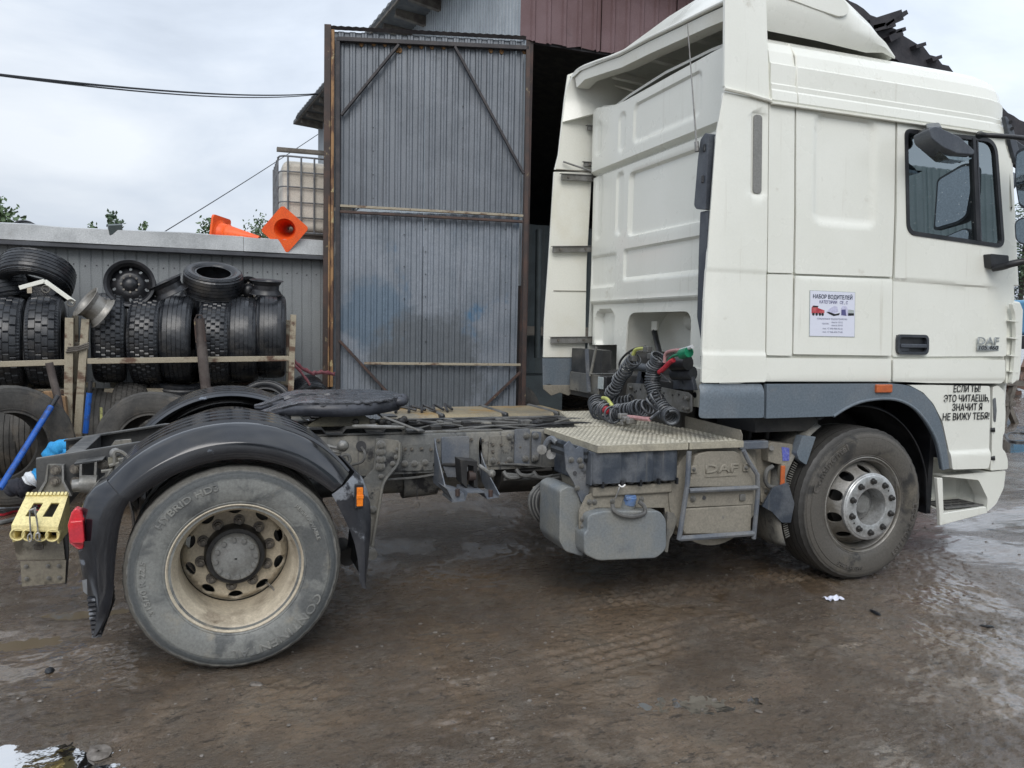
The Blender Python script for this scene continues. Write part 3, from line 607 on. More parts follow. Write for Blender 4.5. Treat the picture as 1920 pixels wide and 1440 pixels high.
UP = [(16, 556, 'drive', 0, 'tread-out truck tyre at the left end of the upper rack, cut by the picture edge', -2), (86, 553, 'drive', 0, 'second tyre from the left on the upper rack, worn smooth in the middle', 3),
      (205, 549, 'block', 0, 'chunky block-tread tyre just right of the two cream rack posts, leaning right', 6), (279, 555, 'block', 0, 'muddy block-tread tyre under the black steel wheel, on the upper rack', 0),
      (336, 554, 'rib', 0, 'ribbed tyre left of the upright brown pipe on the upper rack', -4), (406, 561, 'block', 0, 'block-tread tyre just right of the upright brown pipe on the upper rack', 0),
      (457, 557, 'rib', 0, 'ribbed tyre second from the right end of the upper rack', 0), (509, 551, 'slick', 0, 'shiny ribbed tyre at the right end of the upper rack beside the cream post', -4)]
for px, py, kd, _, lab, roll in UP:
    loose_tyre(lab, px, py, 5.42, kd, top=True, rot=(0, roll, 90 + (4 if px < 250 else -5)), W=.268, R=.475)
loose_tyre('flattened tyre lying tilted on top of the upper rack at the left', 68, 519, 5.5, 'rib', rot=(62, 14, 12), R=.36, W=.23, rim=.22)
loose_tyre('dark tyre lying at the picture edge on top of the upper rack', 0, 540, 5.6, 'slick', rot=(80, -18, 0), R=.26, W=.26, rim=.16)
loose_tyre('tyre lying flat with its hole up on top of the upper rack', 400, 530, 5.45, 'rib', rot=(-66, 3, 0), R=.315, W=.24, rim=.19)
loose_tyre('dark tyre standing behind the gap beside the upright brown pipe', 372, 600, 5.95, 'slick', rot=(0, 0, 80), R=.36)
LOW = [(190, 728, 'rib', 'rubber_dry', 'lower-row tyre with yellow chalk marks behind the blue pole', 0), (247, 716, 'block', 'rubber_dry', 'lower-row tyre with deep zigzag blocks right of the chalk-marked tyre', 0),
       (297, 731, 'slick', 'rubber_dry', 'dusty smooth tyre in the lower row below the flat black tyre arc', 0), (345, 731, 'slick', 'rubber_dry', 'dusty smooth tyre in the lower row left of the brown pipe foot', 2),
       (405, 728, 'slick', 'rubber_dry', 'dusty grey tyre in the lower row right of the brown pipe foot', 0), (452, 722, 'rib', 'rubber_dry', 'brown-grey tyre in the lower row behind the upright black ring tyre', -4),
       (20, 737, 'slick', 'rubber_dry', 'dusty tyre in the lower row behind the large front tyre', 0), (68, 726, 'rib', 'rubber_dry', 'dark tyre in the lower row behind the firewood', 0)]
for px, py, kd, mk, lab, roll in LOW:
    loose_tyre(lab, px, py, 5.38, kd, mk, top=True, rot=(0, roll, 90), R=.46, W=.29)
# chalk marks on one of them
p1 = at(190, 790, Y=4.915); chalk = M().box(p1.x - .012, p1.x + .012, 4.914, 4.918, p1.z - .30, p1.z + .14).box(p1.x + .013, p1.x + .12, 4.914, 4.918, p1.z - .06, p1.z - .045)
MT['chalk'] = mat('yellow_chalk', (.42, .42, .16), .9, c2=(.2, .2, .1), scale=30.)
_o = chalk.build('chalk_mark', MT['chalk'], smooth=0); _p = [o for o in bpy.data.objects if o.get('label', '').startswith('lower-row tyre with yellow')][0]
_o.parent = _p; _o.matrix_parent_inverse = _p.matrix_world.inverted()
loose_tyre('black tyre lying as a dark arc on the lower row', 345, 722, 5.6, 'slick', 'rubber', rot=(-70, 0, 0), R=.42, W=.25)
loose_tyre('black ring tyre standing sidewall-out behind the far mudguard', 500, 770, 5.0, 'rib', 'rubber', R=.33, W=.24, rim=.235, rot=(-12, 0, -14))
loose_tyre('large ribbed tyre leaning sidewall-out at the left picture edge', 10, 836, 4.05, 'rib', 'rubber_dry', R=.53, W=.32, rim=.30, rot=(-6, 0, 28))
loose_tyre('mud-caked tyre leaning sidewall-out behind the truck frame tail', 292, 838, 4.0, 'rib', 'rubber_dry', R=.51, W=.31, rim=.30, rot=(-8, 0, -16))
loose_tyre('large ribbed tyre leaning in the hangar doorway beside the open gate', 962, 795, 6.15, 'rib', 'rubber_dry', R=.53, W=.32, rim=.30, rot=(0, 0, 38))
loose_tyre('small dark tyre on the ground right of the rack end post', 575, 742, 5.55, 'slick', 'rubber', R=.24, W=.2, rim=.15, rot=(30, 0, 20))
# loose rims on the rack
RG = 'loose steel wheels on the tyre rack'
def loose_rim(label, px, py, Y, rot, mk='black', R=.25, disc=True, W=.2):
    p = at(px, py, Y=Y); s, _ = steel_rim_mesh('rim', None, R, W)
    o = s.build('steel_wheel', MT[mk]); 
    if disc:
        d = make_wheel_disc('disc', .06, .12, .06, R * .70, (.020, .016), R - .036, 10, MT[mk], o)
        M().lathe([(.02, .0), (.02, .035), (.03, .05), (.05, .075), (.07, .085)], 24).build('hub_boss', MT[mk], o)
        for k in range(8):
            a = 2 * PI * k / 8; M().cyl((.085 * math.cos(a), .045, .085 * math.sin(a)), (.085 * math.cos(a), .062, .085 * math.sin(a)), .012, 6).build('wheel_nut', MT['nut'], o)
    o.matrix_world = Matrix.Translation(p) @ Vector((0, -1, 0)).rotation_difference(Vector(rot).normalized()).to_matrix().to_4x4()
    return tag(o, label, 'wheel rim', RG)
loose_rim('black steel wheel facing out on top of the rack, round holes showing', 243, 531, 5.2, (0, -1, .12), R=.235)
loose_rim('silver wheel rim standing on edge beside the cream rack posts', 160, 566, 4.9, (-.72, -.30, .55), 'rim_steel', R=.165, disc=False, W=.19)
loose_rim('black wheel rim lying tilted left of the flat black tyre', 308, 528, 5.3, (-.46, -.12, .88), R=.185, disc=False, W=.15)
loose_rim('black wheel rim lying flat at the right end of the upper rack', 500, 526, 5.25, (.02, -.14, .99), R=.17, disc=False, W=.15)
loose_rim('small black wheel half hidden left of the flat black rim', 466, 543, 5.45, (0, -1, .12), R=.14)
# rack frames (two, tied together)
def rack(label, posts, rail, name='tyre_rack'):
    r = empty(name, (posts[0][0].x, 5.0, 0)); iv = Matrix.Translation(-r.location)
    def fix(m_): m_.v = [tuple(iv @ Vector(q)) for q in m_.v]; return m_
    for (a, b, w) in posts: fix(M().beam(a, b, w, w, (0, 1, 0))).build('post', MT['rust_cream'], r, .004)
    for (a, b) in rail: fix(M().beam(a, b, .05, .055)).build('rail', MT['rust_cream'], r, .004)
    return tag(r, label, 'rack')
YR = 4.88
rack('left cream steel tyre rack running out of the picture', [(at(131, 596, Y=YR), at(128, 830, Y=YR), .075), (Vector((-6.5, YR, 1.9)), Vector((-6.5, YR, .0)), .075), (at(141, 592, Y=5.75), Vector((at(141, 592, Y=5.75).x, 5.75, 0)), .06)],
     [(at(-300, 692, Y=YR), at(126, 679, Y=YR)), (Vector((-6.4, 5.75, .95)), Vector((-1.35, 5.75, .95))), (Vector((-6.4, 5.25, .92)), Vector((-1.5, 5.25, .92)))])
rack('right cream steel tyre rack with a rusty end post near the gate', [(at(161, 598, Y=YR), at(145, 830, Y=YR), .07), (at(550, 590, Y=YR), at(544, 760, Y=YR), .06), (at(541, 600, Y=5.75), Vector((at(541, 600, Y=5.75).x, 5.75, 0)), .06)],
     [(at(164, 677, Y=YR), at(545, 672, Y=YR)), (Vector((-1.2, 5.75, .95)), Vector((.9, 5.75, .95))), (Vector((-1.2, 5.25, .92)), Vector((.62, 5.25, .92)))])
for k in range(3):
    pts = [at(124 + 2 * k, 660 - 4 * k, Y=YR - .05), at(145, 657 - 3 * k, Y=YR - .07), at(166, 651 - 4 * k, Y=YR - .05), at(166, 648 - 4 * k, Y=YR + .05), at(128, 656 - 4 * k, Y=YR + .05)]
    tag(M().tube(pts, .009, 6, True).build('tie_wire', MT['timber']), ['lowest grey lashing wire round the two cream rack posts', 'middle grey lashing wire round the two cream rack posts', 'topmost grey lashing wire round the two cream rack posts'][k], 'wire', 'lashing wires on the rack posts')
# uprights, poles
tag(M().tube([at(374, 597, Y=4.7), at(381, 680, Y=4.7), at(389, 760, Y=4.7)], [.05, .052, .05], 12).build('brown_pipe', MT['pipe']), 'thick brown pipe standing upright in front of the tyre rack', 'pipe')
pipe = bpy.data.objects['brown_pipe']
M().tube([at(368, 642, Y=4.63), at(365, 600, Y=4.63), at(369, 591, Y=4.63), at(378, 591, Y=4.63), at(381, 600, Y=4.63), at(385, 640, Y=4.63)], .008, 6).build('wire_loop', MT['rust'], pipe)
tag(M().tube([at(92, 680, Y=4.3), at(108, 745, Y=4.3), at(124, 832, Y=4.3)], .033, 12).build('brown_pipe', MT['pipe']), 'thin brown pipe leaning over the firewood', 'pipe')
for (a, b, lab) in (((0, 916), (108, 743), 'blue jack handle leaning across the large tyre at the left edge'), ((160, 812), (170, 713), 'blue jack handle standing behind the cream rack post')):
    Y = 3.5 if a[0] == 0 else 4.5; A, B = at(*a, Y=Y), at(*b, Y=Y + (.6 if a[0] == 0 else 0)); d = (B - A).normalized()
    o = M().cyl(A, B - d * .12, .026, 12).build('blue_pole', MT['blue_pole']); M().cyl(B - d * .121, B, .020, 10).build('grip', MT['black'], o)
    tag(o, lab, 'pole', 'blue jack handles')
# firewood slabs
WD = [((50, 750), (66, 741), (96, 830), (84, 834)), ((64, 741), (80, 735), (104, 832), (92, 834)), ((80, 734), (98, 734), (118, 832), (104, 834)), ((100, 745), (110, 742), (128, 828), (118, 832)), ((110, 742), (122, 744), (132, 828), (124, 832))]
for k, q in enumerate(WD):
    Y = 4.55 + .05 * k; pts = [at(*q[0], Y=Y), at(*q[1], Y=Y), at(q[2][0] + 5, q[2][1] + 50, Y=Y), at(q[3][0] + 5, q[3][1] + 50, Y=Y)]
    tag(M().prism(pts, (0, .10, 0)).build('firewood_slab', MT['wood'], bevel=.006), ['leftmost split slab of firewood, broad top, behind the large tyre', 'second slab of firewood from the left', 'middle slab of firewood, tallest of the bundle', 'fourth slab of firewood, beside the brown pipe', 'rightmost slab of firewood against the cream post'][k], 'firewood', 'firewood slabs leaning by the rack')
# scrap lamp bar on top of the left tyres
sb = empty('broken_lamp_bar', at(85, 545, Y=5.0)); bl = sb.location
pq = lambda x, y, Y=5.0: at(x, y, Y=Y) - bl
M().beam(pq(37, 540), pq(84, 527), .05, .04).build('bar', MT['white_plain'], sb, .003); M().beam(pq(84, 527), pq(140, 567), .05, .04).build('bar', MT['white_plain'], sb, .003)
for (x, y) in ((86, 542), (133, 568)):
    M().lathe([(0, .028), (-.01, .036), (0, .04), (.03, .034)], 16).build('reflector', MT['rim_steel'], sb).location = pq(x, y, 4.95)
for k in range(7): M().tube(smooth_path([pq(50 + k * 4, 540), pq(54 + k * 5, 550 - k), pq(62 + k * 4, 546), pq(66 + k * 5, 556)], 4), .006, 5).build('loose_wire', MT['hose'], sb)
M().box(-.02, .02, -.02, .02, -.03, .05).build('bracket', MT['rim_cream'], sb).location = pq(56, 544)
tag(sb, 'broken white lamp bar with loose wires lying on the left tyres', 'scrap')
# work clothes
jk = empty('work_clothes', at(85, 880, Y=3.3)); jl = jk.location; pj = lambda x, y, Y=3.3: at(x, y, Y=Y) - jl
def lump(ctrl, rad, mk, nm, n=12):
    s = M(); c = smooth_path(ctrl, 5); m_ = len(c); rr = [rad * (.55 + .45 * math.sin(PI * min(1, max(0, (i + .7) / m_)))) * (1 + .10 * math.sin(i * 1.9)) for i in range(m_)]
    s.tube(c, rr, n); s.v = [(x + .006 * math.sin(y * 60 + z * 40), y + .006 * math.sin(x * 55), z + .008 * math.sin(x * 47 + y * 31)) for x, y, z in s.v]; return s.build(nm, MT[mk], jk, smooth=60)
lump([pj(92, 868), pj(97, 850), pj(112, 838), pj(134, 834)], .066, 'jacket', 'sleeve'); lump([pj(112, 850), pj(125, 848), pj(140, 845)], .06, 'jacket', 'collar')
lump([pj(86, 885), pj(76, 893), pj(66, 900)], .07, 'jacket', 'hem'); lump([pj(68, 895), pj(58, 901), pj(53, 906)], .072, 'stripe', 'band'); lump([pj(60, 905), pj(45, 912), pj(28, 916), pj(15, 924)], .08, 'jacket_dark', 'trouser_leg')
lump([pj(95, 870), pj(100, 890), pj(95, 905)], .11, 'jacket_dark', 'lining')
tag(jk, 'crumpled bright blue and navy work clothes with a pale band beside the large tyre', 'work clothes')
# hoses on the ground at the left
for k, (pts, mk, r, lab) in enumerate((([(-30, 938), (10, 937), (42, 941), (80, 950)], 'hose_red', .012, 'upper red hose lying on the mud at the left edge'), ([(-30, 962), (0, 963), (22, 958), (40, 957), (90, 960)], 'hose_red', .012, 'lower red hose lying on the mud at the left edge'),
        ([(-30, 950), (10, 950), (40, 950), (70, 949)], 'stripe', .008, 'thin white hose between the two red hoses'), ([(-30, 978), (0, 979), (30, 972), (60, 960), (95, 975)], 'hose_grey', .02, 'thick grey hose lying on the mud at the left edge'))):
    q = [at(x, y, Z=-.02) for x, y in pts]; q = [Vector((p.x, p.y, hz(p.x, p.y) + r)) for p in smooth_path(q, 4)]
    tag(M().tube(q, r, 7).build('hose', MT[mk]), lab, 'hose')
# shed
sx0, sx1 = -9.0, 2.95; zt, zb = 2.50, 0.
shed = empty('shed', (-3, SHED_Y, 0)); SI = Vector((-3, SHED_Y, 0))
def cladding(x0, x1, z0, z1, y, pitch, d, m, name, parent, org, flat=.7):
    """vertical profiled sheet between x0 and x1 on plane y, ribs towards -Y"""
    pr = []; x = x0; k = 0
    while x < x1:
        a = x; b = min(x1, x + pitch * flat); c = min(x1, x + pitch * (flat + .06)); e = min(x1, x + pitch * .94)
        pr += [(a, 0), (b, 0), (c, d), (e, d)]; x += pitch
    pr.append((x1, 0)); s = M(); s.loft([[Vector((a, y + b, z0)) - org for a, b in pr], [Vector((a, y + b, z1)) - org for a, b in pr]])
    return s.build(name, m, parent, smooth=0)
xx = sx0; k = 0
while xx < sx1:                                   # each sheet a piece of its own
    w_ = min(1.15, sx1 - xx); cladding(xx, xx + w_ - .004, 0, zt + .02, SHED_Y - .002 * (k % 2), .115, .006, MT['shed_wall'], 'cladding_sheet', shed, SI, .84); xx += w_; k += 1
M().box(sx0, sx1, SHED_Y + .02, SHED_Y + .08, 0, zt + .02).box(sx0, sx0 + .06, SHED_Y + .09, 12, 0, zt).build('wall', MT['dark_metal'], shed, smooth=0).matrix_local = Matrix.Translation(-SI)
xx = sx0; k = 0
while xx < sx1 + .1:
    w_ = min([2.5, 2.0, 2.2][k % 3], sx1 + .1 - xx); s = M(); rr_ = []
    for i in range(9):
        x = xx + (w_ - .004) * i / 8; wb = .007 * math.sin(x * 3.1 + k) + .005 * math.sin(x * 9)
        rr_.append([Vector((x, SHED_Y - .12, zt - .01)), Vector((x, SHED_Y - .16 + wb, zt)), Vector((x, SHED_Y - .16 + wb * .4, zt + .165 + wb)), Vector((x, SHED_Y - .05, zt + .185 + wb)), Vector((x, SHED_Y + .3, zt + .19))])
    s.loft(rr_); s.v = [tuple(Vector(q) - SI) for q in s.v]; o = s.build('fascia_sheet', MT['shed_trim'], shed, smooth=60); xx += w_; k += 1
M().beam(Vector((sx0, SHED_Y - .10, zt - .03)) - SI, Vector((sx1, SHED_Y - .10, zt - .03)) - SI, .10, .055).build('gutter', MT['dark_metal'], shed, .01)
M().hexa([Vector(q) - SI for q in ((sx0, SHED_Y + .02, zt + .10), (sx1, SHED_Y + .02, zt + .10), (sx1, 12, zt + .30), (sx0, 12, zt + .30), (sx0, SHED_Y + .02, zt + .15), (sx1, SHED_Y + .02, zt + .15), (sx1, 12, zt + .36), (sx0, 12, zt + .36))]).build('roof', MT['shed_trim'], shed, smooth=0)
scr = M().sphere((0, 0, 0), .008, 6, 4).mesh('screw_head', MT['dark_metal'])
for k in range(40):
    o = obj('screw_head', scr, shed); o.location = Vector((-2.4 + k * .115 * (1 if k % 2 else 1.0), SHED_Y - .004, 2.27 - .0 + .01 * math.sin(k * 2.1))) - SI
tag(shed, 'long low shed clad in grey ribbed sheet with a pale dented fascia', 'shed')
# floodlight on the shed fascia
fl = empty('floodlight', at(216, 430, Y=5.98)); 
M().box(-.07, .07, -.03, .03, -.055, .055).build('lamp_case', MT['floodlight'], fl, .006).rotation_euler = (.3, -.15, .3); M().cyl((0, .0, -.14), (0, 0, -.04), .012, 8).build('bracket', MT['dark_metal'], fl)
tag(fl, 'small grey floodlight standing on the shed fascia', 'floodlight')
# dark hood on the roof at the far left
q = at(45, 424, Y=6.5); hd = M(); hd.loft([[q + Vector((.13 * math.cos(a), y, .09 * math.sin(a) - .02)) for a in np.linspace(0, PI, 10)] for y in (0, .3)], False)
o = hd.build('roof_vent_hood', MT['dark_metal']); s_ = o.modifiers.new('t', 'SOLIDIFY'); s_.thickness = .01; tag(o, 'dark rounded vent hood on the shed roof at the left', 'vent')
# cones
def cone(label, loc, rot, band=True):
    e = empty('traffic_cone', loc); e.rotation_euler = rot
    pr = [(0, .165), (.02, .16), (.03, .135), (.06, .125), (.10, .118), (.12, .125), (.135, .11), (.50, .035), (.52, .03), (.515, .024), (.13, .095), (.05, .112), (.0, .125)]
    s = M(); rings = []
    for k in range(33):
        t = 2 * PI * k / 32; rings.append([(r * math.cos(t), r * math.sin(t), a) for a, r in pr])
    s.loft(rings).build('body', MT['orange_cone'], e)
    sq = rrect(-.2, .2, -.2, .2, .04); hl = [(.126 * math.cos(2 * PI * k / 32), .126 * math.sin(2 * PI * k / 32)) for k in range(32)]
    panel('base', sq, lambda u, v, o_: Vector((u, v, .02 + o_)), MT['orange_cone'], e, step=0, thick=.025, holes=[hl])
    if not band: return tag(e, label, 'traffic cone', 'orange traffic cones on the shed roof')
    s = M(); s.lathe([(0, .060), (.08, .041)], 32, mx=Matrix.Rotation(-PI / 2, 3, 'X')); o = s.build('band', MT['cone_white'], e); o.rotation_euler = (PI, 0, 0); o.location = (0, 0, .0)
    o.rotation_euler = (0, 0, 0); o.data.transform(Matrix.Scale(-1, 4, (0, 0, 1)) if o.data.vertices[1].co.z < 0 else Matrix.Identity(4)); o.location = (0, 0, .36)
    return tag(e, label, 'traffic cone', 'orange traffic cones on the shed roof')
cone('orange traffic cone lying with its open base towards the yard beside the tank', at(534, 430, Y=5.93), (math.radians(-80), math.radians(40), math.radians(-6)), False)
cone('orange traffic cone lying on its side, dented, left of the other cone', at(411, 438, Y=6.25), (math.radians(18), math.radians(97), math.radians(-12)))
# IBC tote on the shed roof
ib = empty('tote_tank', (0, 0, 0)); TX0, TX1, TY0, TY1, TZ0, TZ1 = .70, 1.72, 6.42, 7.55, 2.86, 3.72
A_, B_ = at(524, 291, Y=6.42), at(614, 440, Y=6.42); TX0 = A_.x; TX1 = TX0 + 1.0; TZ1 = A_.z; TZ0 = at(560, 436, Y=6.42).z; ib.location = ((TX0 + TX1) / 2, 6.98, TZ0 - .14); IO = ib.location
bt = M().box(TX0 + .04, TX1 - .04, TY0 + .03, TY1 - .03, TZ0 + .01, TZ1 - .035); bt.v = [tuple(Vector(q) - IO) for q in bt.v]; bt.build('bottle', MT['tote'], ib, .09, segs=4)
def cg(a, b, r=.010): s = M().cyl(Vector(a) - IO, Vector(b) - IO, r, 7); s.build('cage_bar', MT['cage'], ib)
def ringbar(z, r=.010):
    s = M().tube([Vector((x, y, z)) - IO for x, y in rrect(TX0, TX1, TY0, TY1, .10, 4)], r, 7, True); s.build('cage_bar', MT['cage'], ib)
for k in range(6): ringbar(TZ0 + (TZ1 - TZ0) * k / 5.0, .012 if k in (0, 5) else .009)
for k in range(6): x = TX0 + .10 + (TX1 - TX0 - .2) * k / 5; cg((x, TY0 - .012, TZ0), (x, TY0 - .012, TZ1), .012)
for k in range(5): y = TY0 + .12 + (TY1 - TY0 - .24) * k / 4; cg((TX0 - .012, y, TZ0), (TX0 - .012, y, TZ1), .010)
for k in range(3):
    y = TY0 + .05 + k * .5; M().box(TX0 - IO.x, TX1 - IO.x, y - IO.y, y + .1 - IO.y, -.02, .12).build('pallet_block', MT['timber'], ib)
M().box(TX0 - IO.x, TX1 - IO.x, TY0 - IO.y, TY1 - IO.y, .12, .138).build('pallet_deck', MT['timber'], ib); M().box(TX0 - IO.x, TX1 - IO.x, TY0 - IO.y, TY1 - IO.y, -.04, -.021).build('pallet_deck', MT['timber'], ib)
tag(ib, 'milky plastic tote tank in a wire cage on a wooden pallet on the shed roof', 'tank')
tag(M().beam(at(519, 280, Y=6.9), at(640, 290, Y=6.9), .10, .045).build('grey_board', MT['timber']), 'loose grey board resting across the top of the tote tank', 'board')
for _ in range(1):
    b_ = bpy.data.objects['grey_board']; b_.location.z += 0
# ------------------------------------------------------------------ gate
G0, G1 = Vector((3.46, 5.36, 0)), Vector((1.20, 5.98, 0)); GZ0, GZ1 = .22, 5.17
MT['post_brown'] = MT['rust']
gate = empty('hangar_gate', G0); gdir = (G1 - G0); gw = gdir.length; gate.rotation_euler = (0, 0, math.atan2(gdir.y, gdir.x) - PI)   # local -X runs to the free end, local -Y faces the yard
def gp(px, py, y=0.):                            # photo pixel -> gate-local (x, z)
    n = Vector((-gdir.y, gdir.x, 0)).normalized(); n = n if n.y < 0 else -n
    d = RC.transposed() @ Vector(((px - 960) / FPX, (py - 720) / FPX, 1.0)); o_ = G0 + n * y
    p = CAM + d * ((o_ - CAM).dot(n) / d.dot(n)); q = Matrix.Rotation(-gate.rotation_euler.z, 3, 'Z') @ (p - G0); return q.x, q.z
xl, xr = -gw, 0
x = xl + .03; k = 0
MT['gate_low'] = mat('dented_blue_grey_sheet', (.225, .25, .285), .4, .25, c2=(.165, .19, .22), scale=2.2, rvar=.1, streak=((.09, .10, .115), .58, .8), dirt=((.04, .15, .28), 1.15, .55, .70), bump=.008, bscale=4.5, blob=(((.045, .15, .27), (gp(757, 648)[0], 0, gp(757, 648)[1]), .22, .8), ((.125, .17, .22), (gp(700, 592)[0], 0, gp(700, 592)[1]), .40, .9), ((.12, .135, .15), (gp(800, 700)[0], 0, gp(800, 700)[1]), .7, 1.0)))
zm = gp(640, 392)[1]
for z0, z1, mk in ((GZ0, zm - .02, 'gate_low'), (zm + .02, GZ1 - .01, 'gate_sheet')):
    x = xl + .03; k = 0
    while x < xr - .03:
        w_ = min(1.1, xr - .03 - x); s = M(); pr = []; xx = x; c = 0
        while xx < x + w_ - 1e-4:
            p_ = .1375; e_ = x + w_ - .003
            for a, b in ((0, 0), (.35, 0), (.45, -.018), (.62, -.018), (.66, -.014), (.70, -.018), (.86, -.018), (.96, 0)): pr.append((min(e_, xx + a * p_), b - .003 * (k % 2)))
            xx += p_
        s.loft([[(a, b, z) for a, b in pr] for z in np.linspace(z0, z1, 14)]); s.build('sheet', MT[mk], gate, smooth=0); x += w_; k += 1
def gbeam(a, b, w=.07, h=.05, mk='rust', y=-.05, nm='frame_bar'):
    x0, z0 = gp(*a, -y); x1, z1 = gp(*b, -y); return M().beam((x0, y, z0), (x1, y, z1), h, w, (0, 1, 0)).build(nm, MT[mk], gate, .004)
gbeam((634, 72), (634, 1000), .075, .05, 'soot').hide_render = False
gbeam((633, 74), (992, 91), .075, .05, 'soot', -.055); gbeam((990, 86), (978, 1000), .085, .05, 'rust')
gbeam((748, 84), (640, 216), .055, .03, 'soot', -.075, 'brace'); gbeam((853, 88), (982, 326), .055, .03, 'soot', -.075, 'brace')
gbeam((638, 386), (981, 405), .045, .03, 'rust_cream', -.07, 'rail'); gbeam((638, 393), (981, 412), .05, .03, 'rust', -.085, 'rail').location.z -= .025
gbeam((683, 681), (976, 684), .045, .03, 'rust_cream', -.07, 'rail')
gbeam((636, 638), (726, 735), .055, .03, 'rust', -.075, 'brace'); gbeam((976, 697), (905, 765), .055, .03, 'rust', -.075, 'brace')
x_, z_ = gp(620, 64)
M().beam((xl - .04, -.02, 0), (xl - .03, -.02, GZ1 + .05), .08, .10, (0, 1, 0)).build('free_edge_post', MT['rust'], gate, .005)
M().beam((xl + .035, -.09, .9), (xl + .035, -.09, GZ1 - .02), .035, .035, (0, 1, 0)).build('lock_bar', MT['rust_flaky'], gate, .004)
M().beam((xl + .0, -.10, .9), (xl + .0, -.10, 3.2), .018, .018, (0, 1, 0)).build('lock_rod', MT['rust_flaky'], gate)
s = M(); pr = [(xl + a * (gw) / 54, (.006 if a % 2 else 0)) for a in range(55)]
s.loft([[(a, -.04 - b, GZ1 - .005) for a, b in pr], [(a, -.07 - b, GZ1 + .03 + b) for a, b in pr], [(a, .02, GZ1 + .04 + b) for a, b in pr]]); s.build('top_flashing', MT['soot'], gate)
fb = M().sphere((0, 0, 0), .028, 8, 6, (1, .5, 1.3)).mesh('foam_blob', MT['foam'], 60)
for px, py in ((678, 84), (701, 83), (722, 84), (745, 95), (768, 87), (790, 88), (810, 89), (832, 89), (920, 96), (940, 98), (983, 98), (750, 96)):
    a, c = gp(px, py); o = obj('foam_blob', fb, gate); o.location = (a, -.028, c)
for px, ys_ in ((798, range(430, 700, 42)), (948, range(430, 690, 50)), (700, range(240, 380, 44)), (868, range(200, 380, 40)), (758, range(440, 680, 60))):
    for py in ys_:
        a, c = gp(px, py); o = obj('screw_head', scr, gate); o.location = (a, -.02, c)
tag(gate, 'tall open gate leaf of blue-grey ribbed sheet in a rusty braced frame', 'gate')
# red strap from rack post to gate
for pts, lab in (([(548, 672), (566, 690), (590, 702)], 'upper strand of faded red strap knotted to the rack end post'), ([(549, 682), (566, 700), (590, 735), (600, 748)], 'lower strand of faded red strap hanging to the ground'), ([(586, 700), (606, 698), (628, 702)], 'ragged end of red strap tied to the gate edge')):
    c = [at(x, y, Y=5.05 + (x - 548) * .009) for x, y in pts]; c = smooth_path(c, 5); s = M()
    s.loft([[p + Vector((0, -.003, .022 + .01 * math.sin(i * 2.))), p + Vector((0, .003, -.022))] for i, p in enumerate(c)])
    o = s.build('strap', MT['strap']); m_ = o.modifiers.new('t', 'SOLIDIFY'); m_.thickness = .004; tag(o, lab, 'strap')
# ------------------------------------------------------------------ hangar
HY = 5.45; hang = empty('hangar', (3.5, HY, 0)); HO = Vector((3.5, HY, 0)); hb = lambda m_: (setattr(m_, 'v', [tuple(Vector(q) - HO) for q in m_.v]), m_)[1]
C0 = Vector((3.50, HY, 0)); C1 = Vector((2.36, 17.41, 0)); HR = [(3.5, 6.85), (8.2, 6.35), (10.9, 5.25)]
RZ = [(1.0, 7.02), (3.5, 6.80)] + [(q.x, q.z - .10) for q in (at(px, py, Y=HY - .6) for px, py in ((1600, 2), (1700, 62), (1760, 104), (1880, 197), (1920, 224), (2020, 295)))]
def rz(x):
    pts = RZ
    for (a, b), (c, d) in zip(pts, pts[1:]):
        if x <= c: return b + (d - b) * (x - a) / (c - a)
    return pts[-1][1]
ztop_open = at(1000, 77, Y=HY).z
# side wall sheets (white, fine ribs)
L_ = (C1 - C0).length; dd = (C1 - C0).normalized(); nn = Vector((-dd.y, dd.x, 0)); nn = nn if nn.x < 0 else -nn; t = 0.; k = 0
while t < L_:
    w_ = min(1.1, L_ - t); pr = []; c = 0
    while c < w_ - .01:
        for a, b in ((0, 0), (.05, 0), (.055, .012), (.09, .012)): pr.append((min(w_ - .004, c + a), b + .002 * (k % 2)))
        c += .1
    hb(M().loft([[C0 + dd * (t + a) + nn * b + Vector((0, 0, z)) for a, b in pr] for z in (2.2, 6.86)])).build('side_sheet', MT['wall_white'], hang, smooth=0); t += w_; k += 1
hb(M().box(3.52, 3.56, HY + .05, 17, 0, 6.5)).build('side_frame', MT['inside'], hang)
# front cladding over the opening, each sheet a piece
x = 3.42; k = 0
while x < 10.9:
    w_ = min(1.1, 10.9 - x); pr = []; c = 0.; mk = 'wall_red'
    while c < w_ - .01:
        for a, b in ((0, 0), (.13, 0), (.15, -.022), (.185, -.022), (.205, 0)): pr.append((min(w_ - .003, c + a), b - .003 * (k % 2)))
        c += .21
    jag = [random.uniform(-.03, .03) for _ in pr]
    hb(M().loft([[Vector((x + a, HY + b, ztop_open + jag[i] * .6)) for i, (a, b) in enumerate(pr)], [Vector((x + a, HY + b, rz(x + a) - .05)) for a, b in pr]])).build('front_sheet', MT[mk], hang, smooth=0)
    x += w_; k += 1
hb(M().box(3.50, 3.60, HY + .01, HY + .12, 0, ztop_open + .2)).build('door_jamb', MT['rust'], hang); hb(M().box(9.4, 10.9, HY + .01, HY + .12, 0, ztop_open + .2)).build('front_wall', MT['wall_red'], hang)
hb(M().box(3.6, 9.4, HY + .03, HY + .10, ztop_open - .02, ztop_open + .12)).build('lintel', MT['soot'], hang)
hb(M().box(10.8, 10.9, HY + .13, 17.3, 0, 5.1).box(3.6, 10.7, 17.0, 17.2, 0, 6.2)).build('inner_wall', MT['inside'], hang)
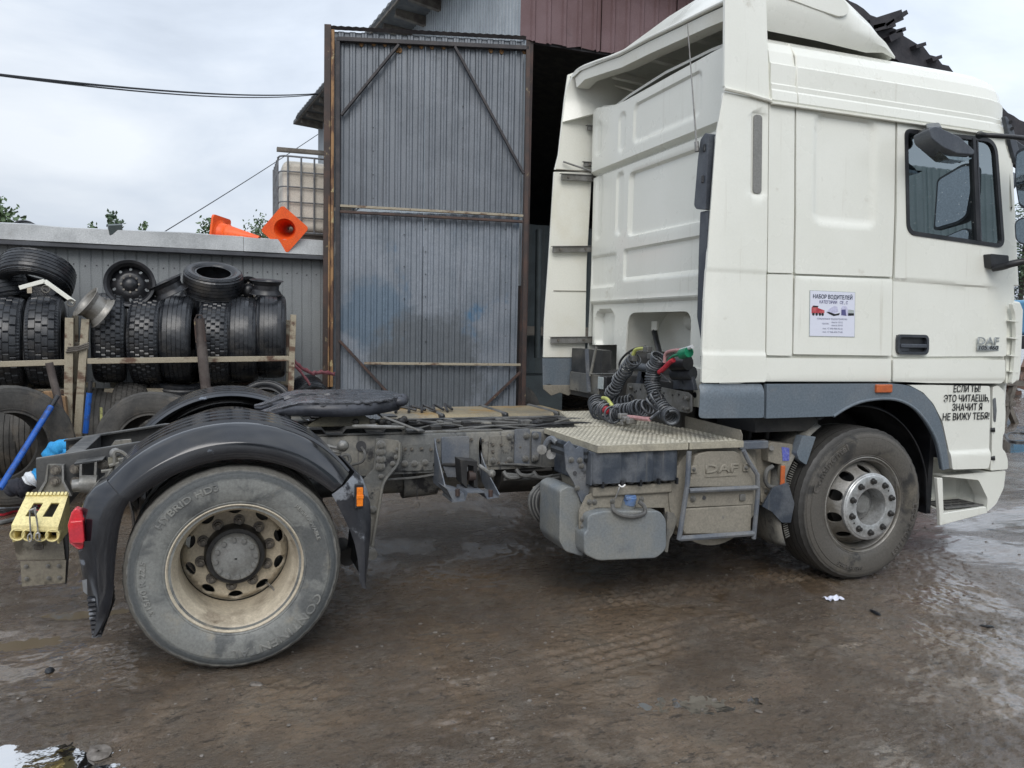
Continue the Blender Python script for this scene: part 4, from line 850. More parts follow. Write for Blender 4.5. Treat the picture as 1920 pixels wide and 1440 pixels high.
# roof
rr_ = []
for x in (2.96, 3.5, 5.5, 7.7, 8.6, 9.2, 10.4, 10.9, 11.6): rr_.append(x)
rf = M(); rows = []
for x in rr_:
    sh = (x - 3.5) * 0; z = rz(x)
    fx = lambda y: x - (y - HY) * .100
    rows.append([Vector((fx(y), y, z + .05)) for y in (HY - .55, 9, 13, 17.6)])
hb(rf.loft(rows)); o = rf.build('roof', MT['slate'], hang, smooth=0); s_ = o.modifiers.new('t', 'SOLIDIFY'); s_.thickness = .09
# wavy slate edge along the eave, rafters under it
ew = M(); nsg = 90; rowa = []; 
for i in range(nsg + 1):
    y = HY - .55 + (12.15) * i / nsg; xe = 2.96 - (y - HY) * .100; w_ = .025 * (i % 2); rowa.append([Vector((xe - .02, y, rz(2.96) + .07 + w_)), Vector((xe - .05, y, rz(2.96) + w_)), Vector((xe - .02, y, rz(2.96) - .05 + w_ * .5))])
hb(ew.loft(rowa)).build('eave_slates', MT['slate'], hang)
for k in range(17):
    y = HY + .25 + k * .70; xe = 3.02 - (y - HY) * .100; xi = 3.58 - (y - HY) * .098
    hb(M().beam((xe, y, rz(3.0) - .08), (xi, y, rz(3.56) - .13), .09, .14)).build('rafter_tail', MT['timber'], hang, .004)
hb(M().beam((2.98, HY - .5, rz(3.0) - .01), (2.98 - 12 * .10, HY + 12, rz(3.0) - .01), .03, .10)).build('barge_board', MT['timber'], hang)
# charred edge of the roof on the right
ch = M(); row = []
for i, x in enumerate(np.linspace(7.2, 12.0, 40)):
    j = random.uniform(-.05, .05); y = HY - .6; z = rz(x + .2); row.append([Vector((x, y, z + .12 + j * .6)), Vector((x, y - .02, z - .30 + j * 1.4)), Vector((x, y + .4, z - .30)), Vector((x, y + .4, z + .06))])
hb(ch.loft(row, True, True)).build('charred_edge_board', MT['burnt'], hang, smooth=0)
for px, py, w_, h_ in ((1655, 40, .34, .12), (1660, 22, .5, .2), (1663, 33, .12, .10), (1684, 52, .16, .07), (1722, 80, .16, .07), (1752, 104, .16, .07), (1676, 58, .2, .12)):
    q = at(px, py, Y=HY - .65); hb(M().beam(q + Vector((-w_ * .6, 0, -h_ * 1.2)), q + Vector((w_ * .5, 0, -.02)), .12, h_ * .7)).build('charred_batten', MT['burnt'], hang, smooth=0)
q = at(1668, 40, Y=HY - .68); hb(M().beam(q + Vector((-.1, 0, -.1)), q + Vector((.28, 0, .16)), .06, .06)).build('charred_batten', MT['burnt'], hang)
# dim things inside the doorway
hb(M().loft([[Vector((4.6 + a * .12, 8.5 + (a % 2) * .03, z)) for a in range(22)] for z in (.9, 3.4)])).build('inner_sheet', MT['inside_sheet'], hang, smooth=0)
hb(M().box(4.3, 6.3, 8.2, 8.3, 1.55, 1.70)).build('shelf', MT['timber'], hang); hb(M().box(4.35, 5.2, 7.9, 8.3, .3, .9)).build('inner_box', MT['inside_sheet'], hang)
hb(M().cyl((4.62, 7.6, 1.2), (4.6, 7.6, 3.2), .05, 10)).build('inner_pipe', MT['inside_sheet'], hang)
tag(hang, 'tall hangar with brown cladding over a dark doorway and a charred roof edge', 'hangar')
# overhead cables
for k, (a, b, sag, yy, r, lab) in enumerate((((-60, 133), (596, 175.5), .10, (4., 14.), .012, 'upper strand of the thick overhead cable crossing the sky'), ((-60, 133.5), (596, 177), .13, (4.0, 14.), .009, 'lower strand of the thick overhead cable crossing the sky'),
        ((306, 436), (596, 252), .02, (9., 15.), .008, 'thin wire rising from behind the shed to the hangar eave'))):
    A, B = at(*a, Y=yy[0]), at(*b, Y=yy[1]); pts = [A.lerp(B, t / 16) - Vector((0, 0, sag * 4 * (t / 16) * (1 - t / 16))) for t in range(17)]
    tag(M().tube(pts, r, 5).build('overhead_cable', MT['cable']), lab, 'cable')
# fence and trees: those beyond the shed, those behind the camera that the cab glass mirrors
fe = empty('profiled_fence', (14, -9, 0)); 
for k in range(14):
    x0 = 3 + k * 1.15; pr = []; c = 0
    while c < 1.14:
        for a, b in ((0, 0), (.13, 0), (.15, .03), (.20, .03)): pr.append((min(1.14, c + a), b))
        c += .22
    M().loft([[(x0 + a - 14, b, z) for a, b in pr] for z in (0, 6.3)]).build('fence_sheet', MT['fence'], fe, smooth=0)
tag(fe, 'pale ribbed yard fence behind the camera, mirrored in the cab window', 'fence')
def tree(label, base, h, cr, n, mk, leaf=.09, seed=1, crown=None, open_=1.):
    r = random.Random(seed); e = empty('tree', base); tr = M(); tr.tube(smooth_path([(0, 0, -.2), (r.uniform(-.1, .1), 0, h * .4), (r.uniform(-.3, .3), 0, h * .8), (0, 0, h)], 4), [.04 * h * (1 - i / 13.5) * .5 + .01 for i in range(13)], 8)
    lf = M(); tips = []
    for k in range(26):
        z = h * r.uniform(.3, .95); a = r.random() * 6.28; l = cr * r.uniform(.5, 1.1) * (1.15 - z / h * .8); q = Vector((l * math.cos(a), l * math.sin(a), z + l * r.uniform(.2, .7)))
        tr.tube([(0, 0, z), (q.x * .5, q.y * .5, z + (q.z - z) * .6), q], [.02, .013, .004], 5)
        tips += [(Vector((0, 0, z)).lerp(q, r.uniform(.45, 1.05)), cr * .28) for _ in range(5)]
    tips += [(Vector((0, 0, h * 1.0)), cr * .22)] * 4
    for k in range(n):
        c, s = r.choice(tips); p = c + Vector((r.gauss(0, 1), r.gauss(0, 1), r.gauss(0, .9))) * s * .6; q = Vector((r.gauss(0, 1), r.gauss(0, 1), r.gauss(0, 1))).normalized(); w = q.orthogonal().normalized() * leaf * r.uniform(.5, 1.1); q = q * leaf * 1.2
        lf.add([p - w * .5, p + q * .5, p + w * .5, p - q * .5], [(0, 1, 2, 3)])
    tr.build('trunk', MT['bark'], e); lfm = bpy.data.meshes.new('crown'); lfm.from_pydata(lf.v, [], lf.f); lfm.materials.append(MT[mk]); obj('crown', lfm, e)
    return tag(e, label, 'tree', 'trees beyond the sheds')
def tree_top(label, px, py, Y, cr, n, mk, seed, leaf=.10):
    q = at(px, py, Y=Y); return tree(label, (q.x, Y, 0), q.z, cr, n, mk, leaf, seed)
tree_top('leafy tree top at the left picture edge above the shed', 0, 396, 22, 1.3, 5000, 'leaf', 11, .12)
tree_top('small spiky tree top behind the floodlight', 208, 406, 26, .65, 1300, 'leaf_dark', 12, .13)
tree_top('tiny tree tip right of the floodlight above the fascia', 271, 424, 27, .55, 800, 'leaf', 13, .12)
tree_top('tiny tree tip left of the floodlight above the fascia', 172, 424, 27, .5, 600, 'leaf', 23, .12)
tree_top('leafy tree top left of the fallen orange cone', 393, 420, 24, .85, 2000, 'leaf', 14, .12)
tree_top('thin pale tree top between the two orange cones', 490, 416, 24, 1.0, 2600, 'leaf', 15, .08)
tree_top('dense green tree beyond the cab front at the right edge', 1925, 400, 30, 3.2, 7000, 'leaf_dark', 16, .16)
tree_top('broad green tree farther right beyond the cab front', 2030, 380, 34, 3.5, 4000, 'leaf', 17, .16)
for k in range(4): tree(['shortest dark tree mirrored in the cab glass, nearest the fence end', 'tall dark tree mirrored in the cab glass beside the shortest one', 'broad dark tree mirrored in the middle of the cab glass', 'tall far dark tree mirrored at the front of the cab glass'][k], (2 + k * 5.5, -16 - k, 0), 9 + k % 2 * 2, 3.0, 1800, 'leaf_dark', .26, 40 + k)
# far right yard things
bt_ = empty('blue_truck', at(1935, 600, Y=19)); M().box(-1.2, 2.5, -1, 1, -.2, 1.2).build('cab_body', MT['blue_paint'], bt_, .15); M().box(-1.0, -.3, -1.02, -.98, .45, .95).build('window', MT['black'], bt_, .02)
M().box(-1.25, 2.5, -1.05, 1, -.75, -.22).build('chassis', MT['black'], bt_, .05)
for x in (-.6, 1.6): M().lathe([(0, .2), (-.02, .45), (.25, .45), (.27, .2)], 24).build('wheel', MT['rubber'], bt_).location = (x, -1, -1.0)
bt_.location.z = 2.0; tag(bt_, 'blue truck cab far off at the right picture edge', 'truck')
sc_ = M(); rr2 = random.Random(9)
for k in range(60):
    x, y, z = 17 + rr2.random() * 5, 10.5 + rr2.random() * 2, rr2.random() * 1.0; sc_.beam((x, y, z), (x + rr2.uniform(-.6, .6), y + rr2.uniform(-.4, .4), z + rr2.uniform(-.3, .5)), .12, .1)
tag(sc_.build('scrap_heap', MT['scrap'], smooth=0), kind='stuff')
ts = empty('trestle', at(1893, 800, Y=6.3)); ts.location.z = gz(9) ; tl = Vector(ts.location)
for nm, a, b, w_ in (('leg', (1872, 718), (1906, 800), .09), ('leg', (1905, 706), (1876, 806), .09), ('cross_bar', (1872, 757), (1902, 757), .08), ('top_board', (1862, 716), (1935, 720), .10)):
    M().beam(at(*a, Y=6.3) - tl, at(*b, Y=6.3) - tl, w_, w_, (0, 1, 0)).build(nm, MT['timber'], ts, .004)
tag(ts, 'grey wooden trestle standing on the yard beyond the cab step', 'trestle')
q = smooth_path([at(x, y, Z=.12) for x, y in ((1885, 815), (1893, 826), (1915, 829), (1940, 826), (1925, 814), (1895, 812), (1886, 818))], 5)
tag(M().tube(q, .022, 6).build('hose', MT['hose']), 'black hose looped on the ground beyond the front bumper', 'hose')
# ================================================================== THE TRUCK (own coordinates = place coordinates, rear axle at x 0, front axle at x 3.8)
truck = empty('semi_truck', (0, 0, 0)); tag(truck, 'cream white semi truck tractor without trailer, parked on wet mud', 'truck')
YC = 1.19
T = truck
def pt(m_, name, mk, parent=None, bevel=0, smooth=40, segs=2): return m_.build(name, MT[mk], parent or T, bevel, smooth, segs)
ring2 = lambda outer, inner, to3, d: (lambda n: M().add([to3(*p, 0) for p in outer] + [to3(*p, 0) for p in inner] + [to3(*p, d) for p in outer] + [to3(*p, d) for p in inner],
    [(i, (i + 1) % n, n + (i + 1) % n, n + i) for i in range(n)] + [(2 * n + i, 3 * n + i, 3 * n + (i + 1) % n, 2 * n + (i + 1) % n) for i in range(n)] +
    [(i, 2 * n + i, 2 * n + (i + 1) % n, (i + 1) % n) for i in range(n)] + [(n + i, n + (i + 1) % n, 3 * n + (i + 1) % n, 3 * n + i) for i in range(n)]))(len(outer))
# ------------------------------------------------------------------ wheels
nut_me = M().cyl((0, 0, 0), (0, -.012, 0), .028, 18).cyl((0, -.012, 0), (0, -.036, 0), .020, 6).cyl((0, -.036, 0), (0, -.048, 0), .013, 12, .011).mesh('wheel_nut', MT['nut'])
cap_me = M().cyl((0, 0, 0), (0, -.012, 0), .013, 12, .011).mesh('hub_bolt', MT['hub_grey'])
def ringcopies(me, name, parent, n, r, y, ph=0.):
    for k in range(n):
        a = 2 * PI * k / n + ph; o = obj(name, me, parent); o.location = (r * math.cos(a), y, r * math.sin(a))
TY_R = tyre_mesh('tyre', .497, .315, .30, MT['rubber_mud'], 'rib', 132)
TY_F = tyre_mesh('tyre', .497, .315, .30, MT['rubber_front'], 'rib', 132)
def tyre_text(parent, mk, items):
    for txt, R_, a0, size, s_ in items:
        me_ = text_mesh(txt, MT[mk], size, .0012, 'CENTER', 1.25, depth=.0014, bend=(R_, s_))
        o = obj('tyre_lettering', me_, parent); o.matrix_local = Matrix.Translation((0, -.0262, 0)) @ Matrix.Rotation(math.radians(a0), 4, 'Y') @ TXM
MT['rub_let'] = mat('raised_tyre_lettering_grey', (.215, .215, .20), .6, c2=(.12, .125, .125), scale=8.)
MT['rub_let2'] = mat('raised_tyre_lettering_dark', (.05, .047, .043), .5, c2=(.11, .10, .09), scale=8.)
def rear_wheel(y0, flip, hub_full=True):
    w = empty('wheel', (0, y0, .495), T)
    if flip: w.rotation_euler = (0, 0, PI)
    t_ = obj('tyre', TY_R, w); o2 = obj('inner_tyre', TY_R, w); o2.location = (0, .345, 0)
    # sidewall rings
    if hub_full:
        tyre_text(w, 'rub_let', (('CONTINENTAL', .392, 148, .056, 1), ('315/70 R 22.5', .395, -98, .036, 1), ('HYBRID HD3', .39, -34, .044, 1), ('REGROOVABLE', .39, 58, .024, 1)))
    pt(M().lathe([(.012, .296), (-.002, .300), (-.008, .3035), (-.011, .307), (-.009, .311), (-.004, .311), (.001, .3035), (.006, .294), (.012, .287), (.03, .281), (.055, .276), (.075, .264), (.09, .2605), (.20, .2585), (.30, .260), (.31, .28), (.315, .30)], 96), 'rim', 'rim_cream', w)
    outer, hs, _ = disc_with_holes(0, 0, .135, .226, (.026, .037), .259, 10, None, per=20)
    yf = lambda u, v: .280 + .03 * sm(.19, .258, math.hypot(u, v)) - .012 * sm(.20, .228, math.hypot(u, v)) + .02 * sm(.235, .258, math.hypot(u, v))
    panel('disc', outer, lambda u, v, o: Vector((u, yf(u, v) - o, v)), MT['rim_cream'], w, step=.02, fn=lambda u, v: 0., thick=.012, holes=hs)
    pt(M().lathe([(.30, .152), (.27, .150), (.22, .147), (.205, .138), (.205, .118), (.32, .118), (.32, .16)], 48), 'hub', 'hub_black', w)
    pt(M().lathe([(.22, .117), (.168, .112), (.162, .106), (.161, .078), (.156, .072), (.156, .0)], 48), 'hub_cap', 'hub_grey', w)
    ringcopies(cap_me, 'hub_bolt', w, 12, .094, .162, .1); ringcopies(nut_me, 'wheel_nut', w, 10, .1675, .281, .2)
    pt(M().box(-.006, .006, .155, .158, -.004, .004), 'hub_mark', 'hub_black', w, smooth=0)
    pt(M().tube([(.15, .29, -.175), (.175, .22, -.18), (.19, .15, -.19)], .005, 8), 'valve', 'stripe' if False else 'wire', w)
    pt(M().cyl((0, .33, 0), (0, .66, 0), .22, 32), 'brake_drum', 'under', w)
    return w
rear_wheel(.0, False); rw2 = rear_wheel(2.38, True, False)
def front_wheel(y0, flip):
    w = empty('wheel', (3.8, y0, .576), T)
    if flip: w.rotation_euler = (0, 0, PI)
    obj('tyre', TY_F, w)
    if not flip: tyre_text(w, 'rub_let2', (('Continental', .395, -50, .062, 1), ('ECO PLUS HS3', .40, 118, .046, 1), ('315/70 R 22.5', .40, 195, .03, 1)))
    pt(M().lathe([(.012, .296), (-.002, .300), (-.008, .3035), (-.011, .307), (-.009, .311), (-.004, .311), (.001, .3035), (.006, .294), (.012, .287), (.03, .281), (.055, .276), (.10, .268), (.2, .268), (.28, .28), (.29, .30)], 96), 'rim', 'rim_steel', w)
    outer, hs, _ = disc_with_holes(0, 0, .118, .234, (.023, .036), .268, 10, None, per=20)
    yf = lambda u, v: -.052 + .115 * sm(.195, .275, math.hypot(u, v))
    panel('disc', outer, lambda u, v, o: Vector((u, yf(u, v) - o, v)), MT['rim_steel'], w, step=.018, fn=lambda u, v: 0., thick=.012, holes=hs)
    pt(M().lathe([(-.045, .214), (-.062, .214), (-.0655, .211), (-.067, .203), (-.072, .199), (-.0735, .196), (-.0735, .126), (-.070, .119), (-.055, .1165), (.07, .1165), (.07, .0)], 64), 'hub_ring', 'hub_ring', w)
    pt(M().lathe([(.069, .1155), (.045, .112), (.042, .105), (.042, .085), (.03, .07), (.005, .062), (-.002, .054), (-.002, 0)], 40), 'hub_cap', 'hub_grey', w)
    MT['nut_dark'] = MT.get('nut_dark') or mat('black_wheel_nut', (.03, .03, .03), .35, .4, c2=(.08, .075, .07), scale=30.)
    n2 = M().lathe([(0, .021), (-.004, .0215), (-.006, .019), (-.006, .0)], 18).cyl((0, -.005, 0), (0, -.024, 0), .0155, 6, .0145).cyl((0, -.024, 0), (0, -.029, 0), .011, 12, .009).mesh('wheel_nut', MT['nut_dark'])
    ringcopies(n2, 'wheel_nut', w, 10, .1645, -.0725, .31)
    ringcopies(M().cyl((0, 0, 0), (0, -.0012, 0), .006, 10).mesh('stud_hole', MT['hub_black']), 'stud_hole', w, 2, .1645, -.0735, .31 + PI / 10)
    pt(M().cyl((0, .08, 0), (0, .6, 0), .19, 32), 'brake_drum', 'under', w)
    return w
fw_ = front_wheel(.0, False); front_wheel(2.38, True)
# ------------------------------------------------------------------ chassis
def rail(y, s):                                   # s=+1: flanges point to +Y (near rail), -1 far rail
    o = M(); t = .008 * s; fl = .075 * s
    sec = lambda x, z0, z1: [(x, y, z0), (x, y, z1 - .010), (x, y + .004 * s, z1 - .003), (x, y + .012 * s, z1), (x, y + fl, z1), (x, y + fl, z1 - .009), (x, y + t, z1 - .012), (x, y + t, z0 + .012), (x, y + fl, z0 + .009), (x, y + fl, z0), (x, y + .012 * s, z0)]
    o.loft([sec(x, a, b) for x, a, b in ((-.965, .742, .922), (-.40, .752, 1.006), (-.2, .758, 1.006), (.4, .762, 1.004), (3.0, .762, 1.004), (4.9, .762, 1.004))], True, True)
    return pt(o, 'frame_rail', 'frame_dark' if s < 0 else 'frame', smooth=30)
nr = rail(.78, 1); fr = rail(1.60, -1)
cover = M(); cover.loft([[(x, .776, b - .20), (x, .772, b - .01), (x, .776, b + .005), (x, .79, b + .008)] for x, b in ((-.97, .926), (-.4, 1.010), (-.25, 1.012))]); o = pt(cover, 'rail_end_cover', 'frame_dark')
bolt_me = M().cyl((0, 0, 0), (0, -.004, 0), .021, 14).cyl((0, -.004, 0), (0, -.016, 0), .0155, 6).cyl((0, -.016, 0), (0, -.021, 0), .009, 10).mesh('bolt', MT['steel'])
bolt_dk = bolt_me.copy(); bolt_dk.materials.clear(); bolt_dk.materials.append(MT['nut'])
def bolts(px_list, Y, parent=None, me=bolt_me, s=1.):
    for px, py in px_list:
        o = obj('bolt', me, parent or nr); q = at(px, py, Y=Y); o.location = q; o.scale = (s, s, s)
# near rail plates
def plate(pxs, Y, th, mk, name, r=.012, parent=None, bev=.002):
    pts = rpoly([at(x, y, Y=Y) for x, y in pxs], r, 3); return pt(M().prism(pts, (0, th, 0)), name, mk, parent, bev, 30)
plate([(755, 834), (808, 832), (808, 866), (755, 868)], .774, .008, 'frame', 'web_stiffener')
plate([(735, 868), (812, 866), (812, 882), (735, 884)], .768, .014, 'frame', 'web_stiffener')
bolts([(759, 869), (777, 869), (797, 867)], .766); bolts([(808 + 0, 843)], .77, me=bolt_dk, s=.5)
plate([(918, 818), (958, 816), (959, 872), (914, 874)], .770, .012, 'frame', 'web_plate'); bolts([(924, 834), (924, 847)], .768, me=bolt_dk, s=.55); bolts([(955, 819), (955, 862), (924, 864)], .768)
plate([(966, 805), (994, 804), (993, 872), (964, 874)], .762, .014, 'frame_blue', 'web_plate'); bolts([(987, 817), (985, 860)], .760, s=1.1)
plate([(998, 809), (1016, 810), (1014, 845), (1006, 866), (997, 866)], .756, .014, 'frame_blue', 'web_plate'); bolts([(1004, 817), (1003, 859)], .754, s=1.1)
plate([(828, 820), (880, 818), (880, 880), (865, 895), (838, 895), (828, 868)], .760, .014, 'frame_blue', 'web_plate')
pt(M().box(-.1, 1.62, .80, .84, 1.005, 1.016), 'frame_top_strip', 'steel', bevel=.002)
# hanger bracket of the rear suspension
plate([(706, 822), (749, 826), (747, 866), (721, 903), (711, 948), (700, 1024), (690, 1028), (684, 1000), (671, 930), (676, 905), (700, 880)], .70, .02, 'frame', 'suspension_hanger', .01)
pt(M().tube(smooth_path([at(749, 830, Y=.68), at(746, 868, Y=.68), at(720, 904, Y=.68), at(711, 948, Y=.68), at(698, 1024, Y=.68)], 4), .010, 6), 'hanger_rib', 'frame')
for k, (px, py) in enumerate(((714, 834), (714, 847), (714, 861), (713, 874))): bolts([(px, py)], .685, s=1.35)
bolts([(746, 843), (743, 857), (736, 869), (714, 893)], .69, s=.75); bolts([(699, 955)], .69, s=1.1)
pt(M().cyl(at(697, 1040, Y=.62), at(697, 1040, Y=.62) + Vector((0, .14, 0)), .035, 14), 'bushing', 'steel'); pt(M().cyl(at(652, 1045, Y=.50), at(652, 1045, Y=.50) + Vector((0, .25, 0)), .05, 14), 'bushing', 'under')
pt(M().tube([at(652, 1045, Y=.75), (0.1, .75, .47)], [.045, .06], 10), 'radius_arm', 'under')
# step bracket with two fins
X1 = at(815, 830, Y=.77).x; X2 = at(899, 830, Y=.77).x
for Xf, lst in ((X1, [(814, 819), (817, 842), (826, 880), (834, 914), (838, 925), (812, 905), (808, 880)]), (X2, [(900, 820), (897, 836), (906, 866), (918, 895), (936, 928), (918, 930), (904, 905), (896, 870)])):
    pts = [at(x, y, X=Xf) for x, y in lst]; pt(M().prism(pts, (.008, 0, 0)), 'bracket_fin', 'frame_blue', bevel=.001, smooth=0)
tr_ = [(848, 940), (872, 937), (877, 922), (908, 922), (914, 934), (936, 930)]
q = [at(x, y, Y=.40) for x, y in tr_]; pt(M().loft([[p for p in q], [p + Vector((0, .22, 0)) for p in q], [p + Vector((0, .22, -.008)) for p in q], [p + Vector((0, 0, -.008)) for p in q]][:4] + [q]), 'bracket_tray', 'frame_blue', smooth=0)
pt(M().prism([at(x, y, Y=.42) for x, y in ((838, 917), (850, 940), (872, 937), (870, 925))], (0, .2, 0)), 'bracket_side', 'frame_blue', smooth=0)
pt(M().prism([at(x, y, Y=.50) for x, y in ((863, 862), (895, 865), (896, 914), (889, 914), (888, 874), (876, 872), (876, 916), (866, 905))], (0, .12, 0)), 'buffer_bracket', 'under', bevel=.002, smooth=0)
pt(M().cyl(at(878, 892, Y=.52), at(890, 892, Y=.52), .03, 12), 'buffer_roller', 'rust'); pt(M().cyl(at(899, 873, Y=.5), at(921, 889, Y=.42), .012, 8), 'eye_bolt', 'steel'); pt(M().sphere(at(922, 888, Y=.42), .025, 8, 6), 'eye_bolt_head', 'steel')
for px, py in ((858, 925), (920, 927)): pt(M().cyl(at(px, py + 5, Y=.42), at(px, py - 8, Y=.42), .014, 8), 'stud', 'rust')
# cross members, shafts and masses between the rails
for x in (-.85, -.25, .35, 1.1, 1.9): pt(M().box(x, x + .09, .86, 1.52, .80, .95), 'cross_member', 'frame_dark', bevel=.006)
pt(M().cyl((.2, YC, .60), (2.6, YC, .72), .065, 20), 'prop_shaft', 'frame_dark'); pt(M().sphere((0, YC, .50), .24, 20, 12, (1, .9, 1)), 'differential', 'under'); pt(M().cyl((0, .5, .495), (0, 1.9, .495), .085, 18), 'rear_axle', 'under')
pt(M().cyl((.55, 1.9, .63), (1.55, 1.9, .63), .13, 20), 'air_tank', 'frame_dark'); pt(M().cyl((.85, 1.05, .70), (1.75, 1.05, .70), .11, 20), 'air_tank', 'frame')
pt(M().cyl((1.62, .98, .74), (2.1, .98, .74), .17, 24), 'gear_housing', 'under')
for x in (-.33, .33):
    for y in (.68, 1.70): pt(M().lathe([(0, .05), (0, .11), (.03, .125), (.09, .115), (.12, .125), (.18, .11), (.2, .05)], 20, mx=Matrix.Rotation(PI / 2, 3, 'X'), o=(x, y, .50)), 'air_bellow', 'rubber')
pt(M().box(3.0, 4.75, .62, 1.76, .62, 1.50), 'engine', 'under', bevel=.05); pt(M().box(2.35, 3.0, .9, 1.5, .60, 1.0), 'gearbox', 'under', bevel=.06)
pt(M().cyl((3.8, .3, .55), (3.8, 2.1, .55), .06, 12), 'front_axle', 'under'); pt(M().box(3.0, 4.9, 1.80, 1.84, .70, 1.45), 'engine_side_shield', 'under')
ft = M().box(1.12, 2.55, 1.72, 2.34, .48, 1.01); pt(ft, 'fuel_tank', 'fuel', bevel=.06, segs=4)
for x in (1.45, 1.95, 2.38): pt(M().box(x, x + .045, 1.70, 2.352, .47, 1.022), 'tank_strap', 'frame_dark', bevel=.055, segs=4)
pt(M().box(1.1, 2.45, 1.62, 1.70, .93, .985), 'tank_rail', 'frame', bevel=.004)
# cables and valves lying between the rails
rc = random.Random(4)
for k in range(15):
    y0 = .90 + rc.random() * .5; x0 = 1.1 + rc.random() * .3; c = [(x0 + i * .22, y0 + rc.uniform(-.04, .04), 1.0 + rc.uniform(-.02, .025)) for i in range(6)]
    pt(M().tube(smooth_path(c, 4), rc.choice([.006, .009, .012]), 6), 'cable', rc.choice(['hose', 'hose_grey', 'hose_grey']))
for k in range(7):
    x = 1.18 + k * .13 + rc.random() * .04; y = .92 + rc.random() * .35; pt(M().box(x, x + rc.uniform(.04, .09), y, y + .07, .97, 1.02 + rc.random() * .015), 'valve_block', rc.choice(['frame', 'under', 'hose_grey']), bevel=.008)
pt(M().tube(smooth_path([at(997, 796, Z=1.0), at(1010, 792, Z=1.03), at(1025, 792, Z=1.02), at(1040, 790, Z=1.0)], 4), .022, 8), 'cable_loom', 'hose')
for k in range(5): pt(M().tube(smooth_path([(1.15 + .1 * k, 1.85, 1.02), (1.2 + .1 * k, 1.95 + .04 * k, 1.05), (1.32 + .07 * k, 1.9, 1.03)], 4), .011, 6), 'cable', 'hose')
pt(M().tube(smooth_path([at(678, 839, Y=.77), at(684, 850, Y=.72), at(680, 865, Y=.72), at(660, 872, Y=.75)], 5), .008, 6), 'cable', 'hose_grey'); pt(M().cyl(at(677, 836, Y=.776), at(677, 836, Y=.77), .03, 16), 'grommet', 'black')
# lines and hoses slung under the rail
for k in range(9):
    z0 = .80 - rc.random() * .12; y0 = .62 + rc.random() * .16 if k % 2 else .95 + rc.random() * .2; c = [(.85 + i * .22, y0 + rc.uniform(-.03, .03), z0 - .035 * math.sin(i * 1.1 + k)) for i in range(6)]
    if y0 < .77: c = [(x + .75, y, z - .06) for x, y, z in c[:4]]
    pt(M().tube(smooth_path(c, 4), rc.choice([.008, .011, .016]), 7), 'slung_hose', rc.choice(['hose', 'hose_grey', 'under']))
for px, py in ((944, 884), (968, 880), (1000, 884)): pt(M().tube(smooth_path([at(px, py, Y=.7), at(px + 8, py + 10, Y=.68), at(px + 22, py + 12, Y=.68), at(px + 36, py + 8, Y=.7)], 4), .013, 7), 'bent_pipe', 'hose_grey')
pt(M().cyl(at(752, 905, Y=1.0), at(815, 898, Y=1.0), .10, 20), 'air_tank', 'frame'); pt(M().tube([at(782, 906 + 3, Y=.75), at(782, 936, Y=.75)], .003, 5), 'drain_ring', 'hose'); pt(M().tube([at(782 + 5 * math.cos(a), 946 + 6 * math.sin(a), Y=.75) for a in np.linspace(0, 2 * PI, 10)[:-1]], .003, 5, True), 'drain_ring', 'nut')
for px, py in ((760, 842), (772, 842), (790, 841), (822, 826), (884, 824), (905, 826), (905, 856), (822, 856), (940, 834), (975, 838), (948, 868), (935, 868)): bolts([(px, py)], .768, me=bolt_dk, s=.5)
# linkage by the mudguard
for a, b, r in (((600, 833), (640, 842), .010), ((608, 842), (640, 850), .008), ((618, 850), (648, 862), .008)): pt(M().cyl(at(*a, Y=.66), at(*b, Y=.66), r, 8), 'level_link', 'steel')
pt(M().sphere(at(643, 836, Y=.64), .035, 8, 6), 'level_valve', 'steel'); pt(M().tube(smooth_path([at(640, 855, Y=.64), at(652, 853, Y=.64), at(656, 864, Y=.64), at(648, 870, Y=.64)], 4), .01, 6), 'cable', 'hose_grey')
# ------------------------------------------------------------------ rear end
plate([(91, 871), (118, 871), (118, 905), (131, 933), (70, 933), (88, 903)], .745, .03, 'frame', 'end_bracket', .006)
pt(M().prism([at(x, y, Y=.73) for x, y in ((88, 872), (91, 872), (88, 903), (72, 930), (66, 930), (84, 901))], (0, .05, 0)), 'bracket_flange', 'steel', smooth=0); pt(M().prism([at(x, y, Y=.73) for x, y in ((116, 872), (119, 872), (120, 902), (135, 930), (129, 930), (116, 903))], (0, .05, 0)), 'bracket_flange', 'steel', smooth=0)
bolts([(104, 881), (103, 902), (141, 879), (142, 903), (193, 871)], .742, me=bolt_dk, s=1.25)
plate([(138, 869), (193, 861), (193, 864), (140, 873)], .66, .12, 'frame_dark', 'shelf_bracket', .0)
plate([(149, 871), (154, 870), (153, 915), (148, 915)], .66, .04, 'steel', 'shelf_strut', .0); plate([(177, 867), (182, 866), (180, 905), (175, 907)], .66, .04, 'steel', 'shelf_strut', .0)
pt(M().cyl(at(150, 907, Y=.66), at(182, 907, Y=.66), .045, 16), 'tow_pin_tube', 'steel'); pt(M().cyl(at(136, 910, Y=.66), at(150, 909, Y=.66), .03, 10), 'tow_pin_nut', 'steel')
bolts([(136, 839), (157, 838), (301, 815)], 1.62 - .03, fr, bolt_dk)
plate([(207, 838), (215, 826), (245, 824), (247, 830), (232, 838)], 1.25, .03, 'frame', 'cross_bracket', .0)
pt(M().box(-.93, -.86, .70, 1.68, .62, .72), 'rear_beam', 'frame_dark', bevel=.01)
plate([(24, 1010), (118, 1010), (122, 1049), (32, 1050)], .74, .012, 'brown_wet', 'lower_bracket', .004); plate([(38, 1053), (124, 1050), (122, 1093), (41, 1100)], .73, .008, 'brown_wet', 'number_plate_holder', .002)
bolts([(49, 1062), (90, 1061), (110, 1061), (50, 1085), (91, 1084), (111, 1083)], .722, T, bolt_me, .5)
